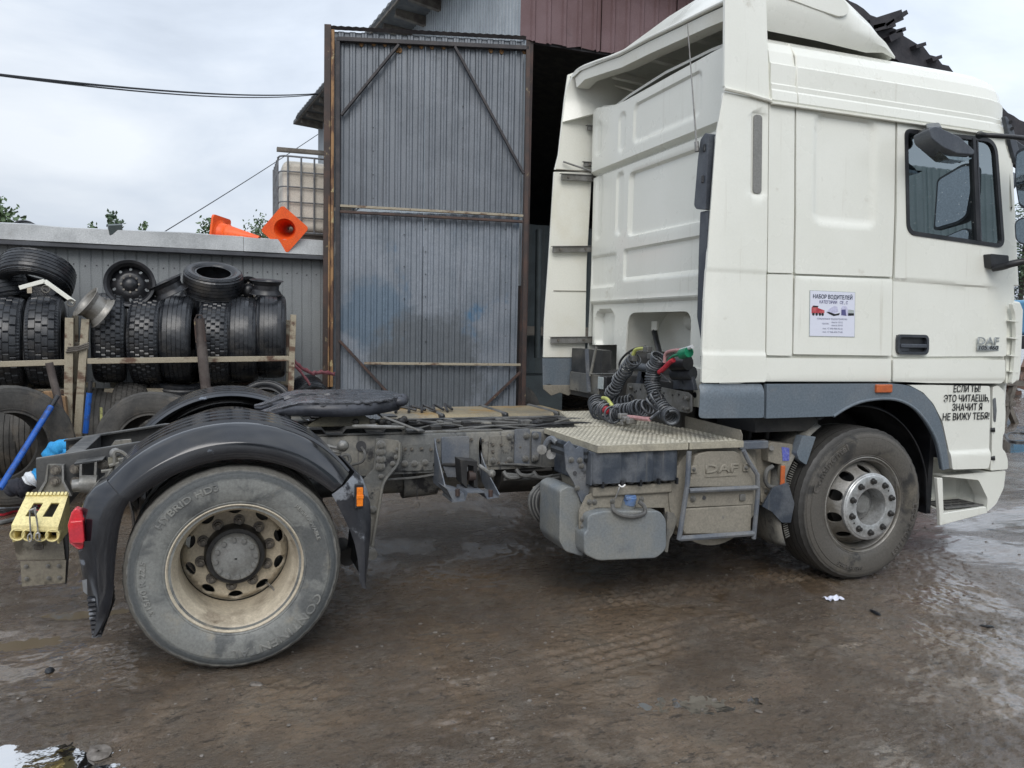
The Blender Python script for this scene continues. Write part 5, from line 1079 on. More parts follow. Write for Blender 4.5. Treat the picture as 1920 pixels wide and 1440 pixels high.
pt(M().prism([at(x, y, Y=.76) for x, y in ((112, 1000), (126, 975), (128, 1040), (124, 1095), (119, 1095), (118, 1010))], (0, .03, 0)), 'plate_arm', 'frame_dark', smooth=0)
# twisted wires and linkage over the near mudguard's inside
for k, c in enumerate(([(215, 872), (215, 850), (222, 846), (232, 850), (245, 862)], [(205, 873), (230, 866), (260, 850), (300, 832)], [(222, 862), (240, 858), (262, 846), (300, 830)], [(190, 884), (215, 880), (240, 868), (262, 856)])):
    pt(M().tube(smooth_path([at(x, y, Y=.45) for x, y in c], 5), .009, 6), 'brake_line', 'frame')
pt(M().sphere(at(216, 850, Y=.5), .028, 8, 6), 'brake_valve', 'steel'); pt(M().cyl(at(205, 870, Y=.5), at(228, 866, Y=.5), .035, 12), 'brake_valve', 'olive')
# ------------------------------------------------------------------ mudguards (three pieces each)
def loft_guard(name, mk, y0, sgn, stations, ridges=True, zc=.5, parent=None):
    """stations: angle deg, r_in, r_out, width; section runs from the outer skirt over the crown inwards"""
    rings = []
    for a, ri, ro, w in stations:
        t = math.radians(a); d = ro - ri
        sec = [(ri, -.030), (ri + .01, -.036), (ri + d * .46, -.037), (ri + d * .50, -.034), (ro - .020, .022), (ro - .006, .038), (ro, .055)]
        if ridges:
            y = .085
            while y < w - .1: sec += [(ro + .000, y), (ro + .012, y + .010), (ro + .012, y + .085), (ro + .000, y + .095)]; y += .14
        else: sec += [(ro, w * .4), (ro, w * .7)]
        sec += [(ro - .002, w - .03), (ro - .02, w)]
        rings.append([Vector((r * math.cos(t), y0 + sgn * y, zc + r * math.sin(t))) for r, y in sec])
    n = len(rings[0]); s_ = M(); s_.loft(rings); o = s_.build(name, MT[mk], parent or T, smooth=50); so = o.modifiers.new('t', 'SOLIDIFY'); so.thickness = .007; so.offset = 0; esplit(o, 32)
    return o
top_st = [(a, .527 + .035 * ((abs(a - 90) / 52) ** 3), .682 + .012 * (abs(a - 90) / 52) ** 2 - .02 * max(0, (60 - a) / 25), .63) for a in range(38, 145, 4)]
loft_guard('mudguard_top', 'fender', 0, 1, top_st)
back_st = [(142, .575, .700, .60), (146, .570, .722, .60), (150, .560, .732, .60), (156, .545, .722, .58), (163, .530, .702, .56), (170, .522, .682, .56), (178, .520, .660, .56), (186, .528, .648, .56), (192, .545, .645, .56), (197, .575, .655, .56), (201, .615, .668, .56), (203, .645, .672, .56)]
bk = loft_guard('mudguard_rear', 'fender', 0, 1, back_st, False)
fr_st = [(37, .553, .708, .60), (33, .548, .716, .60), (28, .545, .706, .60), (22, .545, .690, .58), (15, .552, .668, .56), (8, .560, .650, .55), (0, .570, .636, .55), (-6, .578, .634, .55), (-11, .590, .635, .55), (-14, .612, .640, .55)]
loft_guard('mudguard_front', 'flap', 0, 1, fr_st, False)
loft_guard('mudguard_top', 'fender', 2.38, -1, top_st); loft_guard('mudguard_rear', 'fender', 2.38, -1, back_st, False); loft_guard('mudguard_front', 'flap', 2.38, -1, fr_st, False)
fl_ = M()
for k in range(9): fl_.box(-.632 + k * .002, -.585 + k * .001, -.01, .5, .40 - k * .021, .412 - k * .021)
pt(fl_, 'spray_comb', 'flap', smooth=0)
pt(M().prism([at(x, y, Y=-.048) for x, y in ((154, 1088), (163, 1086), (164, 1115), (156, 1108))], (0, -.003, 0)), 'reflector', 'frame_blue')
# marker lamp on the front mudguard
mk_ = empty('side_marker_lamp', at(673, 930, Y=-.045), T)
pt(M().box(-.022, .022, -.012, .01, -.062, .062), 'lamp_housing', 'black', mk_, .006); pt(M().box(-.014, .016, -.026, -.011, -.046, .046).box(-.016, .018, -.030, -.0265, -.008, .010), 'lens', 'orange_lens', mk_, .003)
# tail lamp
tl_ = empty('tail_lamp', at(144, 995, Y=.0), T)
pt(M().prism([at(x, y, Y=.01) - tl_.location for x, y in ((133, 962), (141, 952), (152, 958), (158, 972), (160, 1020), (156, 1030), (146, 1032), (130, 1020), (126, 985))], (0, .06, 0)), 'lamp_body', 'red_lens', tl_, .01, segs=3)
pt(M().prism([at(x, y, Y=-.025) - tl_.location for x, y in ((131, 978), (155, 976), (159, 1014), (156, 1019), (134, 1019), (129, 1012))], (0, .034, 0)), 'lens', 'red_lens', tl_, .006, segs=3)
pt(M().prism([at(x, y, Y=.015) - tl_.location for x, y in ((152, 962), (160, 970), (163, 1020), (158, 1033), (145, 1036), (157, 1024), (158, 978))], (0, .09, 0)), 'gasket', 'dark_plastic', tl_, .004)
# ------------------------------------------------------------------ fifth wheel
fwl = empty('fifth_wheel', (.62, YC, 1.02), T)
half = [(1.03, 0), (1.03, .11), (.985, .25), (.90, .36), (.78, .435), (.62, .465), (.47, .455), (.34, .40), (.20, .30), (.14, .245), (.135, .19), (.17, .145), (.30, .105), (.45, .068), (.60, .055), (.66, .03), (.675, 0)]
ol = [(x, YC - y) for x, y in half] + [(x, YC + y) for x, y in reversed(half[1:-1])]
def fz(x, y): return 1.218 - .085 * (1 - sm(.12, .46, x)) ** 1.3 - .012 * sm(.36, .47, abs(y - YC))
MT5 = Matrix.Translation(-Vector(fwl.location))
def f5(u, v, o): return MT5 @ Vector((u, v, fz(u, v) + o))
gr = random.Random(8)
panel('top_plate', ol, f5, MT['fifth'], fwl, step=.022, fn=lambda u, v: .0025 * math.sin(u * 90 + 3 * math.sin(v * 30)) * math.sin(v * 70) + gr.uniform(-.0012, .0012), thick=.02, smooth=60)
sk = [Vector((x, y, 0)) for x, y in ol]; s_ = M(); top = [MT5 @ Vector((p.x, p.y, fz(p.x, p.y) - .012)) for p in sk]; cen = Vector((.62, YC, 0))
bot = []
for p in sk: q = cen + (p - cen) * .985; bot.append(MT5 @ Vector((q.x, q.y, fz(p.x, p.y) - .012 - .058 * sm(.10, .45, p.x) - .012)))
s_.loft([top, bot], True); o = pt(s_, 'skirt', 'fifth_edge', fwl); so = o.modifiers.new('t', 'SOLIDIFY'); so.thickness = .014
for k in range(14):
    a = gr.random() * 6.28; r = .45; x = .70 + .3 * math.cos(a); y = YC - abs(.42 * math.sin(a)) - .02; 
    if x > .45: pt(M().sphere(MT5 @ Vector((x, y, fz(x, y) - .006)), .02, 7, 5, (1.6, 1, .6)), 'grease_lump', 'fifth', fwl)
pt(M().sphere(MT5 @ Vector((.98, YC - .26, 1.19)), .04, 8, 6, (1.4, 1, .8)), 'grease_lump', 'fifth_edge', fwl); pt(M().sphere(MT5 @ Vector((1.03, YC - .1, 1.19)), .045, 8, 6, (1., 1.6, .8)), 'grease_lump', 'fifth_edge', fwl)
for s2 in (-1, 1):
    y = YC + s2 * .37; pts = [(.40, y, 1.055), (.84, y, 1.055), (.80, y, 1.085), (.70, y, 1.145), (.54, y, 1.145), (.44, y, 1.085)]
    pt(M().prism([MT5 @ Vector(p) for p in pts], (0, .05, 0)), 'pivot_bracket', 'olive', fwl, .006)
    wv = []
    for i, (dx, z) in enumerate(((.28, 1.018), (.36, 1.018), (.385, 1.05), (.485, 1.05), (.51, 1.018), (.60, 1.018), (.625, 1.05), (.725, 1.05), (.75, 1.018), (.84, 1.018), (.865, 1.05), (.965, 1.05), (.99, 1.018), (1.10, 1.018))): wv.append((dx, z))
    yy = YC + s2 * .40; s_ = M(); s_.loft([[MT5 @ Vector((x, yy - .04, z + .010)) for x, z in wv], [MT5 @ Vector((x, yy + .12, z + .010)) for x, z in wv], [MT5 @ Vector((x, yy + .12, z)) for x, z in wv], [MT5 @ Vector((x, yy - .04, z)) for x, z in wv], [MT5 @ Vector((x, yy - .04, z + .010)) for x, z in wv]]); pt(s_, 'mounting_plate', 'frame_dark', fwl, smooth=0)
pt(M().tube([MT5 @ Vector(p) for p in smooth_path([(.80, YC - .44, 1.065), (.68, YC - .47, 1.068), (.66, YC - .49, 1.07), (.70, YC - .50, 1.07), (.92, YC - .50, 1.06), (.96, YC - .48, 1.05), (.96, YC - .46, 1.02)], 5)], .011, 8), 'release_handle', 'steel', fwl)
pt(M().beam(MT5 @ Vector((.84, YC - .44, 1.12)), MT5 @ Vector((1.06, YC - .44, 1.03)), .05, .012), 'slide_plate', 'steel', fwl, .003); pt(M().box(.20, .42, -.44, .44, .0, .045), 'guide_ramp', 'frame', fwl, .01).location = (-.62 + .0, 0, .0)
for x, y in ((.24, -.34), (.30, -.34)): pt(M().cyl(MT5 @ Vector((x, YC + y, 1.075)), MT5 @ Vector((x, YC + y, 1.14)), .02, 10), 'bumper_pad', 'rubber', fwl)
for k in range(10):
    x = .30 + rc.random() * .7; y = YC - .30 - rc.random() * .1; pt(M().sphere(MT5 @ Vector((x, y, 1.06 + rc.random() * .03)), .022, 7, 5), 'grease_lump', 'under', fwl)
# ------------------------------------------------------------------ catwalk
lug = M()
def lugs(x0, x1, y0, y1, z, inside=None):
    k = 0; y = y0 + .018
    while y < y1 - .012:
        x = x0 + .018 + (.016 if k % 2 else 0)
        while x < x1 - .012:
            if inside is None or inside(x, y):
                a = PI / 4 if (k % 2) else -PI / 4; c, s = math.cos(a) * .0105, math.sin(a) * .0105; px_, py_ = -math.sin(a) * .004, math.cos(a) * .004
                lug.add([(x - c - px_, y - s - py_, z), (x + c - px_, y + s - py_, z), (x + c + px_, y + s + py_, z), (x - c + px_, y - s + py_, z), (x - c * .6, y - s * .6, z + .004), (x + c * .6, y + s * .6, z + .004)], [(0, 1, 5, 4), (1, 2, 5), (2, 3, 4, 5), (3, 0, 4)])
            x += .032
        y += .026; k += 1
ZC = 1.018
for x0, x1 in ((1.895, 2.478), (2.486, 2.862)):
    pt(M().box(x0, x1, -.002, .78, ZC - .004, ZC), 'step_plate', 'dust_step', bevel=.0015); pt(M().box(x0, x1, -.004, .004, ZC - .040, ZC - .0045), 'plate_lip', 'dust_step', bevel=.002); lugs(x0, x1, .012, .775, ZC)
pt(M().prism([(1.893, 0, ZC - .005), (1.893, .77, ZC - .005), (1.893, .77, ZC - .03), (1.893, 0, ZC - .04)], (.005, 0, 0)), 'plate_lip', 'dust_step', smooth=0)
pt(M().prism([(2.14, .79, ZC - .002), (2.85, .79, ZC - .002), (2.85, 1.72, ZC - .002), (2.42, 1.72, ZC - .002)], (0, 0, .004)), 'step_plate', 'dust_step', smooth=0); pt(M().beam((2.14, .79, ZC - .02), (2.42, 1.72, ZC - .02), .004, .045), 'plate_lip', 'dust_step')
lugs(2.14, 2.85, .80, 1.70, ZC + .002, lambda x, y: x > 2.16 + (y - .79) * .30)
tag(lug.build('tread_lug_field', MT['lug'], T, smooth=0), kind='stuff')
pt(M().prism([(2.850, .0, ZC), (2.850, .82, ZC), (2.850, .82, ZC + .085), (2.850, .02, ZC + .062), (2.850, .0, ZC + .035)], (.004, 0, 0)), 'kick_plate', 'dust', smooth=0)
pt(M().box(1.98, 3.05, .70, .76, ZC - .06, ZC - .006), 'catwalk_bearer', 'frame_dark'); pt(M().box(2.87, 3.08, .04, .09, .955, 1.005), 'support_tube', 'frame_blue', bevel=.008)
# ------------------------------------------------------------------ battery box, washer tank, silencer
bb = [(1110, 848), (1276, 844), (1276, 872), (1275, 908), (1190, 914), (1116, 913), (1111, 880)]
s_ = M(); nX = 34; xa, xb = at(1110, 850, Y=.03).x, at(1276, 850, Y=.03).x
def bprof(t): return -.022 * (sm(.04, .09, t) - sm(.30, .34, t) + sm(.40, .45, t) - sm(.66, .70, t) + sm(.76, .80, t) - sm(.93, .97, t))
rows = []
for z in (.976, .93, .88, .83, .80, .785):
    rows.append([(xa + (xb - xa) * i / nX, .035 + bprof(i / nX) * (1 if z > .79 else .2) + (.02 if z < .79 else 0) + (.0 if i not in (0, nX) else .03), z + .006 * math.sin(i * 1.9) * (z < .79)) for i in range(nX + 1)])
s_.loft([[(p[0], .55, p[2]) for p in rows[0]]] + rows + [[(p[0], .55, p[2]) for p in rows[-1]]]); pt(s_, 'battery_cover', 'battery', smooth=50)
pt(M().box(xa - .0, xa + .01, .04, .55, .79, .97), 'battery_cover_end', 'battery')
for k in range(5): 
    x = xa + .06 + k * .12; pt(M().box(x, x + .012, .008, .03, .775 + .004 * (k % 2), .812), 'cover_clip', 'black', smooth=0)
pt(M().box(1.90, 2.42, .05, .52, .715, .775), 'battery_tray', 'dust', bevel=.015); pt(M().box(1.92, 2.45, .10, .5, .62, .72), 'battery_shelf', 'dust', bevel=.008)
plate([(1058, 836), (1068, 826), (1080, 842), (1088, 836), (1104, 848), (1108, 880), (1106, 918), (1098, 945), (1090, 942), (1076, 905), (1062, 882)], .10, .012, 'frame_blue', 'battery_bracket', .006)
bolts([(1071, 862), (1087, 863), (1090, 873), (1082, 915)], .096, T, s=.8)
pt(M().cyl(at(1078, 887, Y=.098), at(1078, 887, Y=.094), .012, 12), 'bracket_hole', 'black')
for k in range(4): pt(M().beam(at(1034, 822 + k * 7, Y=.42), at(1100, 845 + k * 6, Y=.08), .012, .02), 'bracket_bar', 'frame_dark' if k % 2 else 'battery')
for px, py in ((1033, 852), (1016, 843)): pt(M().cyl(at(px, py, Y=.5), at(px, py, Y=.42), .03, 10), 'cable_gland', 'steel')
pt(M().tube(smooth_path([at(1020, 850, Y=.45), at(1024, 832, Y=.43), at(1034, 822, Y=.4), at(1044, 830, Y=.36)], 5), .018, 8), 'bent_handle', 'frame_blue')
# washer tank: main body and side body
def tankbody(pxs, Y, dep, name, mk, rad=.03, bev=.035, segs=4): return pt(M().prism(rpoly([at(x, y, Y=Y) for x, y in pxs], rad, 4), (0, dep, 0)), name, mk, None, bev, 50, segs)
tankbody([(1102, 966), (1130, 958), (1238, 958), (1250, 975), (1250, 1030), (1232, 1047), (1122, 1052), (1096, 1040), (1095, 1000), (1102, 995)], .0, .34, 'washer_tank', 'tank')
tankbody([(1050, 920), (1066, 912), (1088, 918), (1094, 960), (1094, 1044), (1060, 1034), (1049, 1015)], .12, .30, 'washer_tank_rear', 'tank', .02, .02)
pt(M().cyl(at(1172, 962, Y=.08), at(1180, 940, Y=.06), .042, 18), 'filler_neck', 'tank'); cp_ = pt(M().cyl(at(1179, 946, Y=.055), at(1183, 930, Y=.045), .036, 16), 'filler_cap', 'blue_cap', bevel=.006); pt(M().beam(at(1173, 935, Y=.03), at(1192, 931, Y=.03), .02, .018), 'cap_grip', 'blue_cap', cp_, .004)
pt(M().tube(smooth_path([at(1148, 945, Y=.0), at(1152, 958, Y=-.01), at(1168, 966, Y=-.02), at(1190, 968, Y=-.02), at(1208, 962, Y=-.01), at(1208, 950, Y=.0), at(1198, 940, Y=.01)], 5), .013, 8), 'tank_strap_cable', 'hose_grey')
plate([(1100, 930), (1115, 922), (1262, 915), (1262, 985), (1252, 985), (1246, 952), (1118, 952), (1098, 962), (1098, 995), (1086, 992), (1086, 958)], .07, .012, 'dust', 'tank_bracket', .006)
bolts([(1105, 941), (1115, 941), (1093, 973), (1093, 987), (1148, 940), (1203, 936)], .066, T, s=.75)
pt(M().tube([at(1153, 935, Y=.02), at(1158, 924, Y=.0), at(1162, 912, Y=.0)], .004, 5), 'tie_strap', 'stripe' if 0 else 'wire'); pt(M().tube(smooth_path([at(1160, 909, Y=-.005), at(1166, 913, Y=-.01), at(1172, 909, Y=-.005)], 4), .005, 5), 'tie_strap', 'cone_white')
plate([(1252, 960), (1264, 962), (1270, 975), (1262, 1000), (1256, 1010), (1252, 1036), (1246, 1034), (1250, 1000)], .05, .05, 'frame', 'splash_strip', .005)
pt(M().prism([at(x, y, Y=.40) for x, y in ((1016, 922), (1052, 912), (1052, 988), (1018, 975))], (0, .16, 0)), 'relay_box', 'dust', bevel=.008)
for k in range(5): pt(M().beam(at(1020 + k * 7, 926 - k * 2, Y=.396), at(1021 + k * 7, 972 + k * 2, Y=.396), .006, .008, (0, 1, 0)), 'box_rib', 'dust', smooth=0)
for k in range(6):
    o_ = k * .012; pt(M().tube(smooth_path([at(1052, 895 + 3 * k, Y=.5), at(1020 + k, 903 + 2 * k, Y=.45), at(996 + 3 * k, 925, Y=.42), at(993 + 3 * k, 950, Y=.42), at(1004 + 3 * k, 972, Y=.44), at(1026, 980, Y=.5)], 5), .010, 7), 'cable_loop', 'hose' if k % 2 else 'hose_grey')
# silencer box
pt(M().cyl((2.72, .06, .70), (2.72, .95, .70), .322, 48), 'silencer_drum', 'dust'); 
pt(M().prism([at(x, y, Y=.13) for x, y in ((1262, 848), (1420, 842), (1420, 930), (1268, 1006), (1262, 930))], (0, .6, 0)), 'silencer_box', 'dust', bevel=.02)
pan1 = [(1303, 856), (1312, 850), (1330, 846), (1378, 846), (1388, 852), (1396, 868), (1412, 900), (1413, 913), (1292, 914), (1297, 890)]
pt(M().prism([at(x, y, Y=.012) for x, y in pan1], (0, .05, 0)), 'silencer_cover', 'dust', bevel=.008, segs=3)
pt(M().prism([at(x, y, Y=.015) for x, y in ((1290, 919), (1414, 917), (1412, 946), (1286, 952))], (0, .04, 0)), 'silencer_cover', 'dust', bevel=.004); pt(M().prism([at(x, y, Y=.010) for x, y in ((1286, 954), (1410, 947), (1408, 1002), (1384, 1001), (1284, 1002), (1280, 990))], (0, .05, 0)), 'silencer_cover', 'dust', bevel=.008)
for nm, pts, w_ in (('guard_frame', [(1292, 846), (1289, 905), (1273, 1012)], .03), ('guard_frame', [(1394, 844), (1402, 862), (1420, 890), (1421, 925), (1413, 1010)], .028), ('guard_frame', [(1292, 920), (1420, 914)], .03), ('guard_frame', [(1274, 1010), (1412, 1000)], .034)):
    pt(M().tube([at(x, y, Y=-.012) for x, y in pts], w_ * .5, 8), nm, 'frame_blue')
for px, py in ((1301, 880), (1399, 877)): q = at(px, py, Y=.006); pt(M().box(q.x - .022, q.x + .022, q.y - .006, q.y + .004, q.z - .022, q.z + .022), 'cover_latch', 'dust', bevel=.004).rotation_euler = (0, 0, 0); bolts([(px, py)], -.001, T, s=.6)
bolts([(1299, 935)], .012, T, s=.9); pt(M().cyl(at(1320, 933, Y=.014), at(1320, 933, Y=.010), .012, 12), 'key_hole', 'black'); pt(M().box(-.02, .02, -.012, .0, -.02, .02), 'cover_latch', 'steel', bevel=.003).location = at(1391, 932, Y=.014)
for nm, (x0, x1), yb, hgt in (('raised_lettering', (1322, 1383), 887, .05),):
    A, B = at(x0, yb, Y=.010), at(x1, yb, Y=.010); me_ = text_mesh('DAF', MT['dust'], .068, .003, 'CENTER', 1.0, depth=.003); wd = max(v.co.x for v in me_.vertices) - min(v.co.x for v in me_.vertices)
    for v in me_.vertices: v.co.x *= (B.x - A.x) / wd
    o = obj(nm, me_, T); o.matrix_local = Matrix.Translation(((A.x + B.x) / 2, .011, A.z)) @ TXM; pt(M().box(A.x, B.x, .007, .012, A.z - .025, A.z - .016), 'raised_bar', 'dust', smooth=0)
# headlamp level box, cables and marker behind the front wheel
plate([(1400, 836), (1434, 824), (1446, 832), (1444, 945), (1424, 947), (1412, 930)], .16, .02, 'dust', 'side_bracket', .006); plate([(1426, 914), (1444, 916), (1444, 944), (1427, 942)], .14, .03, 'dust', 'side_bracket', .004); bolts([(1436, 922), (1435, 936)], .136, T, s=.55)
pt(M().prism([at(x, y, Y=.09) for x, y in ((1440, 833), (1448, 829), (1487, 833), (1487, 868), (1460, 871), (1441, 866))], (0, .12, 0)), 'sensor_box', 'dust', bevel=.006); pt(M().prism([at(x, y, Y=.086) for x, y in ((1466, 838), (1480, 840), (1480, 864), (1468, 864))], (0, .003, 0)), 'sticker', 'blue_label', smooth=0)
pt(M().cyl(at(1447, 840, Y=.085), at(1447, 840, Y=.06), .016, 14), 'sensor_eye', 'steel')
pt(M().box(-.022, .022, -.02, .02, -.085, .085), 'marker_holder', 'dust', bevel=.006).location = at(1466, 893, Y=.10); pt(M().box(-.016, .016, -.012, .0, -.068, .068), 'side_marker_lens', 'amber_dull', bevel=.004).location = at(1466, 893, Y=.078)
pt(M().tube(smooth_path([at(1449, 874, Y=.1), at(1438, 882, Y=.1), at(1435, 900, Y=.1), at(1442, 912, Y=.1), at(1460, 914, Y=.1)], 5), .014, 8), 'cable', 'hose_grey')
plate([(1450, 915), (1478, 905), (1490, 944), (1483, 980), (1466, 980), (1448, 960), (1430, 950)], .05, .015, 'battery', 'mud_deflector', .006, bev=.004)
plate([(1505, 817), (1530, 819), (1512, 872), (1498, 862), (1494, 850)], .04, .06, 'grey_trim', 'liner_end', .008, bev=.004)
def liner(y0, y1, a0, a1, r, mk):
    s_ = M(); s_.loft([[Vector((3.8 + (r + dr) * math.cos(math.radians(a)), y, .576 + (r + dr) * math.sin(math.radians(a)))) for y, dr in ((y0, -.0), (y0 + .04, .02), (y0 + .15, .02), (y0 + .2, .01), (y1, .01))] for a in np.linspace(a0, a1, 24)]); o = pt(s_, 'wheel_liner', mk); m_ = o.modifiers.new('t', 'SOLIDIFY'); m_.thickness = .008
liner(.07, .55, -5, 120, .63, 'black'); liner(.07, .55, 121, 205, .585, 'frame'); liner(1.83, 2.31, -5, 205, .62, 'black')
br_ = M()
for k in range(34):
    a = math.radians(150 + k * 1.55); r = .56; br_.box(0, 0, 0, 0, 0, 0) if 0 else br_.beam((3.8 + r * math.cos(a), .09, .576 + r * math.sin(a)), (3.8 + (r - .035) * math.cos(a), .09, .576 + (r - .035) * math.sin(a)), .006, .006)
tag(br_.build('spray_bristles', MT['frame'], T, smooth=0), kind='stuff')
pt(M().box(3.02, 3.5, .10, .5, 1.05, 1.16), 'cab_lower_lining', 'under'); 
for x in (3.05, 3.16, 3.3): pt(M().cyl((x, .35, .9), (x + .03, .35, 1.2), .02, 8), 'hose_drop', 'under')
# ================================================================== CAB
def sp(pxs, off=0.):
    out = []
    for x, y in pxs: p = aside(x, y, off); out.append((p.x, p.z))
    return out
def to_side(base): return lambda u, v, o: Vector((u, side(v) + base - o, v))
def side_panel(name, pxs, mk='white', base=0., r=.01, step=.045, fn=None, thick=.014, holes=(), ul=(), vl=(), parent=None, raw=None):
    ol_ = raw if raw is not None else [(p[0], p[1]) for p in rpoly(sp(pxs), r, 3)]
    return panel(name, ol_, to_side(base), MT[mk], parent or T, step, fn or (lambda u, v: 0.), thick, holes, ul, vl)
def zof(px, py): return aside(px, py).z
def xof(px, py): return aside(px, py).x
# window outline in the door (x, z)
win = [(p[0], p[1]) for p in rpoly(sp([(1696, 243), (1868, 263), (1879, 300), (1880, 463), (1866, 463), (1700, 438)]), [.05, .05, .06, .06, .02, .06], 5)]
win = [(p[0], p[1]) for p in rpoly(sp([(1696, 243), (1866, 262), (1881, 464), (1700, 438)]), [.045, .11, .07, .07], 7)]
# inner structure seen in the gaps
inner_ol = sp([(1424, 188), (1876, 249), (1893, 280), (1888, 716), (1680, 717), (1424, 716)])
panel('cab_shell', inner_ol, to_side(.022), MT['white_plain'], T, 0, None, .02, [win])
pt(M().prism([Vector((2.972, side(2.3) + .03, 2.3)), Vector((2.972, .11, 3.05)), Vector((2.972, .16, 3.40)), Vector((2.972, .30, 3.46)), Vector((2.972, .5, 3.46)), Vector((2.972, .4, 2.3))], (.01, 0, 0)), 'fairing_closing_plate', 'white_plain', smooth=0)
zl = zof(1436, 511); zl2 = zof(1436, 668); zb_ = 1.362
# rear side fairing
def crease(z0, d=.006, w=.02): return lambda u, v: -d * sm(z0 + w, z0 - w, v)
slot = (xof(1413, 290), xof(1430, 290), zof(1422, 362), zof(1422, 215))
def f_fair(u, v):
    o = 0.; o += -.018 * sm(.07, .0, u - (2.575 + .03 * (v - 1.36)))            # softly rounded trailing edge
    d = sdrr(u, v, slot[0] - .012, slot[1] + .012, slot[2] - .012, slot[3] + .012, .02); o -= .012 * sm(.012, -.006, d)
    o -= .005 * sm(zl + .012, zl - .012, v) ; o += .010 * sm(zl2 + .03, zl2, v); return o
fairing_px = [(1357, 172), (1441, 189), (1439, 400), (1435, 716), (1318, 718), (1319, 690), (1325, 560), (1345, 250)]
side_panel('side_fairing', fairing_px, fn=f_fair, r=.012, step=.04, ul=(slot[0] - .012, slot[0], slot[1], slot[1] + .012), vl=(slot[2], slot[3], slot[2] - .012, slot[3] + .012, zl + .012, zl - .012, zl, zl2, zl2 + .03, zl2 + .015), thick=.02)
pp = rrect(slot[0] + .002, slot[1] - .002, slot[2], slot[3], .02, 4); pt(M().prism([Vector((a, side(b) + .004, b)) for a, b in pp], (0, .004, 0)), 'vent_slot', 'steel' if 0 else 'hub_ring')
bpy.data.objects['vent_slot'].data.materials[0] = mat('grey_slot_insert', (.20, .20, .19), .6)
side_panel('side_fairing_upper', None, raw=[(p[0], p[1]) for p in rpoly(sp([(1358, 20), (1441, 20), (1441, 186), (1357, 163)]) [:0] + [(xof(1358, 20), 3.86), (2.96, 3.86), (xof(1441, 186), zof(1441, 186)), (xof(1357, 163), zof(1357, 163))], .01, 3)], base=-.008, thick=.02, fn=lambda u, v: -.015 * sm(.06, 0, u - 2.64))
A, B = aside(1356, 167), aside(1443, 190)
pt(M().tube([Vector((A.x - .0, A.y - .012, A.z)), Vector(((A.x + B.x) / 2, A.y - .014, (A.z + B.z) / 2 + .004)), Vector((B.x, B.y - .012, B.z))], .012, 8), 'fairing_joint', 'white_plain')
# strips and side panels
side_panel('side_strip', [(1442.6, 191), (1490, 199), (1489, 400), (1487, 512), (1439.4, 511), (1440.6, 400)])
side_panel('side_strip', [(1439.4, 514), (1487, 515), (1485, 667), (1437, 666)])
dA = (xof(1530, 300), xof(1640, 300), zof(1585, 418), zof(1585, 222))
def f_up(u, v): d = sdrr(u, v, *dA, .05); return -.016 * sm(.013, -.010, d)
side_panel('sleeper_panel', [(1493, 199), (1679, 224), (1677, 400), (1673, 519), (1491, 513), (1493, 400)], fn=f_up, step=.022)
side_panel('locker_door', [(1491, 517), (1673, 523), (1671, 667), (1487, 664)], base=-.003, fn=lambda u, v: -.004 * sm(.012, 0, zof(1580, 520) - v))
side_panel('sill_panel', [(1436, 671), (1670, 673), (1670, 715), (1435, 715)], base=-.004, fn=lambda u, v: -.006 * sm(.03, 0, v - 1.362))
side_panel('sill_panel', [(1674, 673), (1884, 675), (1884, 712), (1878, 719), (1740, 718), (1674, 715)], base=-.004, fn=lambda u, v: -.006 * sm(.03, 0, v - 1.362))
# door
zc1, zc2 = zof(1690, 526), zof(1880, 542)
def f_door(u, v):
    o = -.008 * sm(.02, -.02, v - (2.003 + .0 * u)) * sm(5.0, 4.6, u) if False else 0.
    zc_ = zof_c(u); o -= .012 * sm(.010, -.010, v - zc_) * sm(4.93, 4.80, u); return o
_ca, _cb = aside(1680, 524), aside(1880, 541)
def zof_c(u): return _ca.z + (_cb.z - _ca.z) * (u - _ca.x) / (_cb.x - _ca.x)
door_px = [(1682, 224), (1878, 251), (1893, 300), (1891, 400), (1886, 668), (1675, 669), (1677, 520), (1681, 400)]
hd = [(p[0], p[1]) for p in rrect(xof(1682, 646), xof(1738, 646), zof(1710, 663), zof(1710, 629), .03, 4)]
dr = side_panel('door', door_px, base=-.003, fn=f_door, step=.04, holes=[win, hd], r=.02, vl=(_ca.z + .01, _ca.z - .01, _cb.z))
# rubber window frame and glass
def inset(pts, d):
    n = len(pts); c = Vector((sum(p[0] for p in pts) / n, sum(p[1] for p in pts) / n)); out = []
    for i in range(n):
        a = Vector(pts[i - 1]); b = Vector(pts[(i + 1) % n]); t = (b - a).normalized(); nn_ = Vector((-t.y, t.x))
        if nn_.dot(c - Vector(pts[i])) < 0: nn_ = -nn_
        out.append(Vector(pts[i]) + nn_ * d)
    return out
pt(ring2(inset(win, -.006), inset(win, .020), lambda u, v, o: Vector((u, side(v) - .010 + o, v)), .03), 'window_rubber', 'black', dr, smooth=50)
gl = inset(win, .012); pt(M().prism([Vector((p[0], side(p[1]) + .006, p[1])) for p in gl], (0, .004, 0)), 'window_glass', 'glass', dr, smooth=0)
a1, a2 = aside(1824, 262), aside(1832, 452)
pt(M().beam((a1.x, a1.y - .003, a1.z + .01), (a2.x, a2.y - .003, a2.z), .030, .02, (0, 1, 0)), 'window_bar', 'black', dr, .002); pt(M().beam((a1.x + .035, a1.y + .002, a1.z + .01), (a2.x + .03, a2.y + .002, a2.z), .012, .02, (0, 1, 0)), 'window_bar', 'dark_plastic', dr, .002)
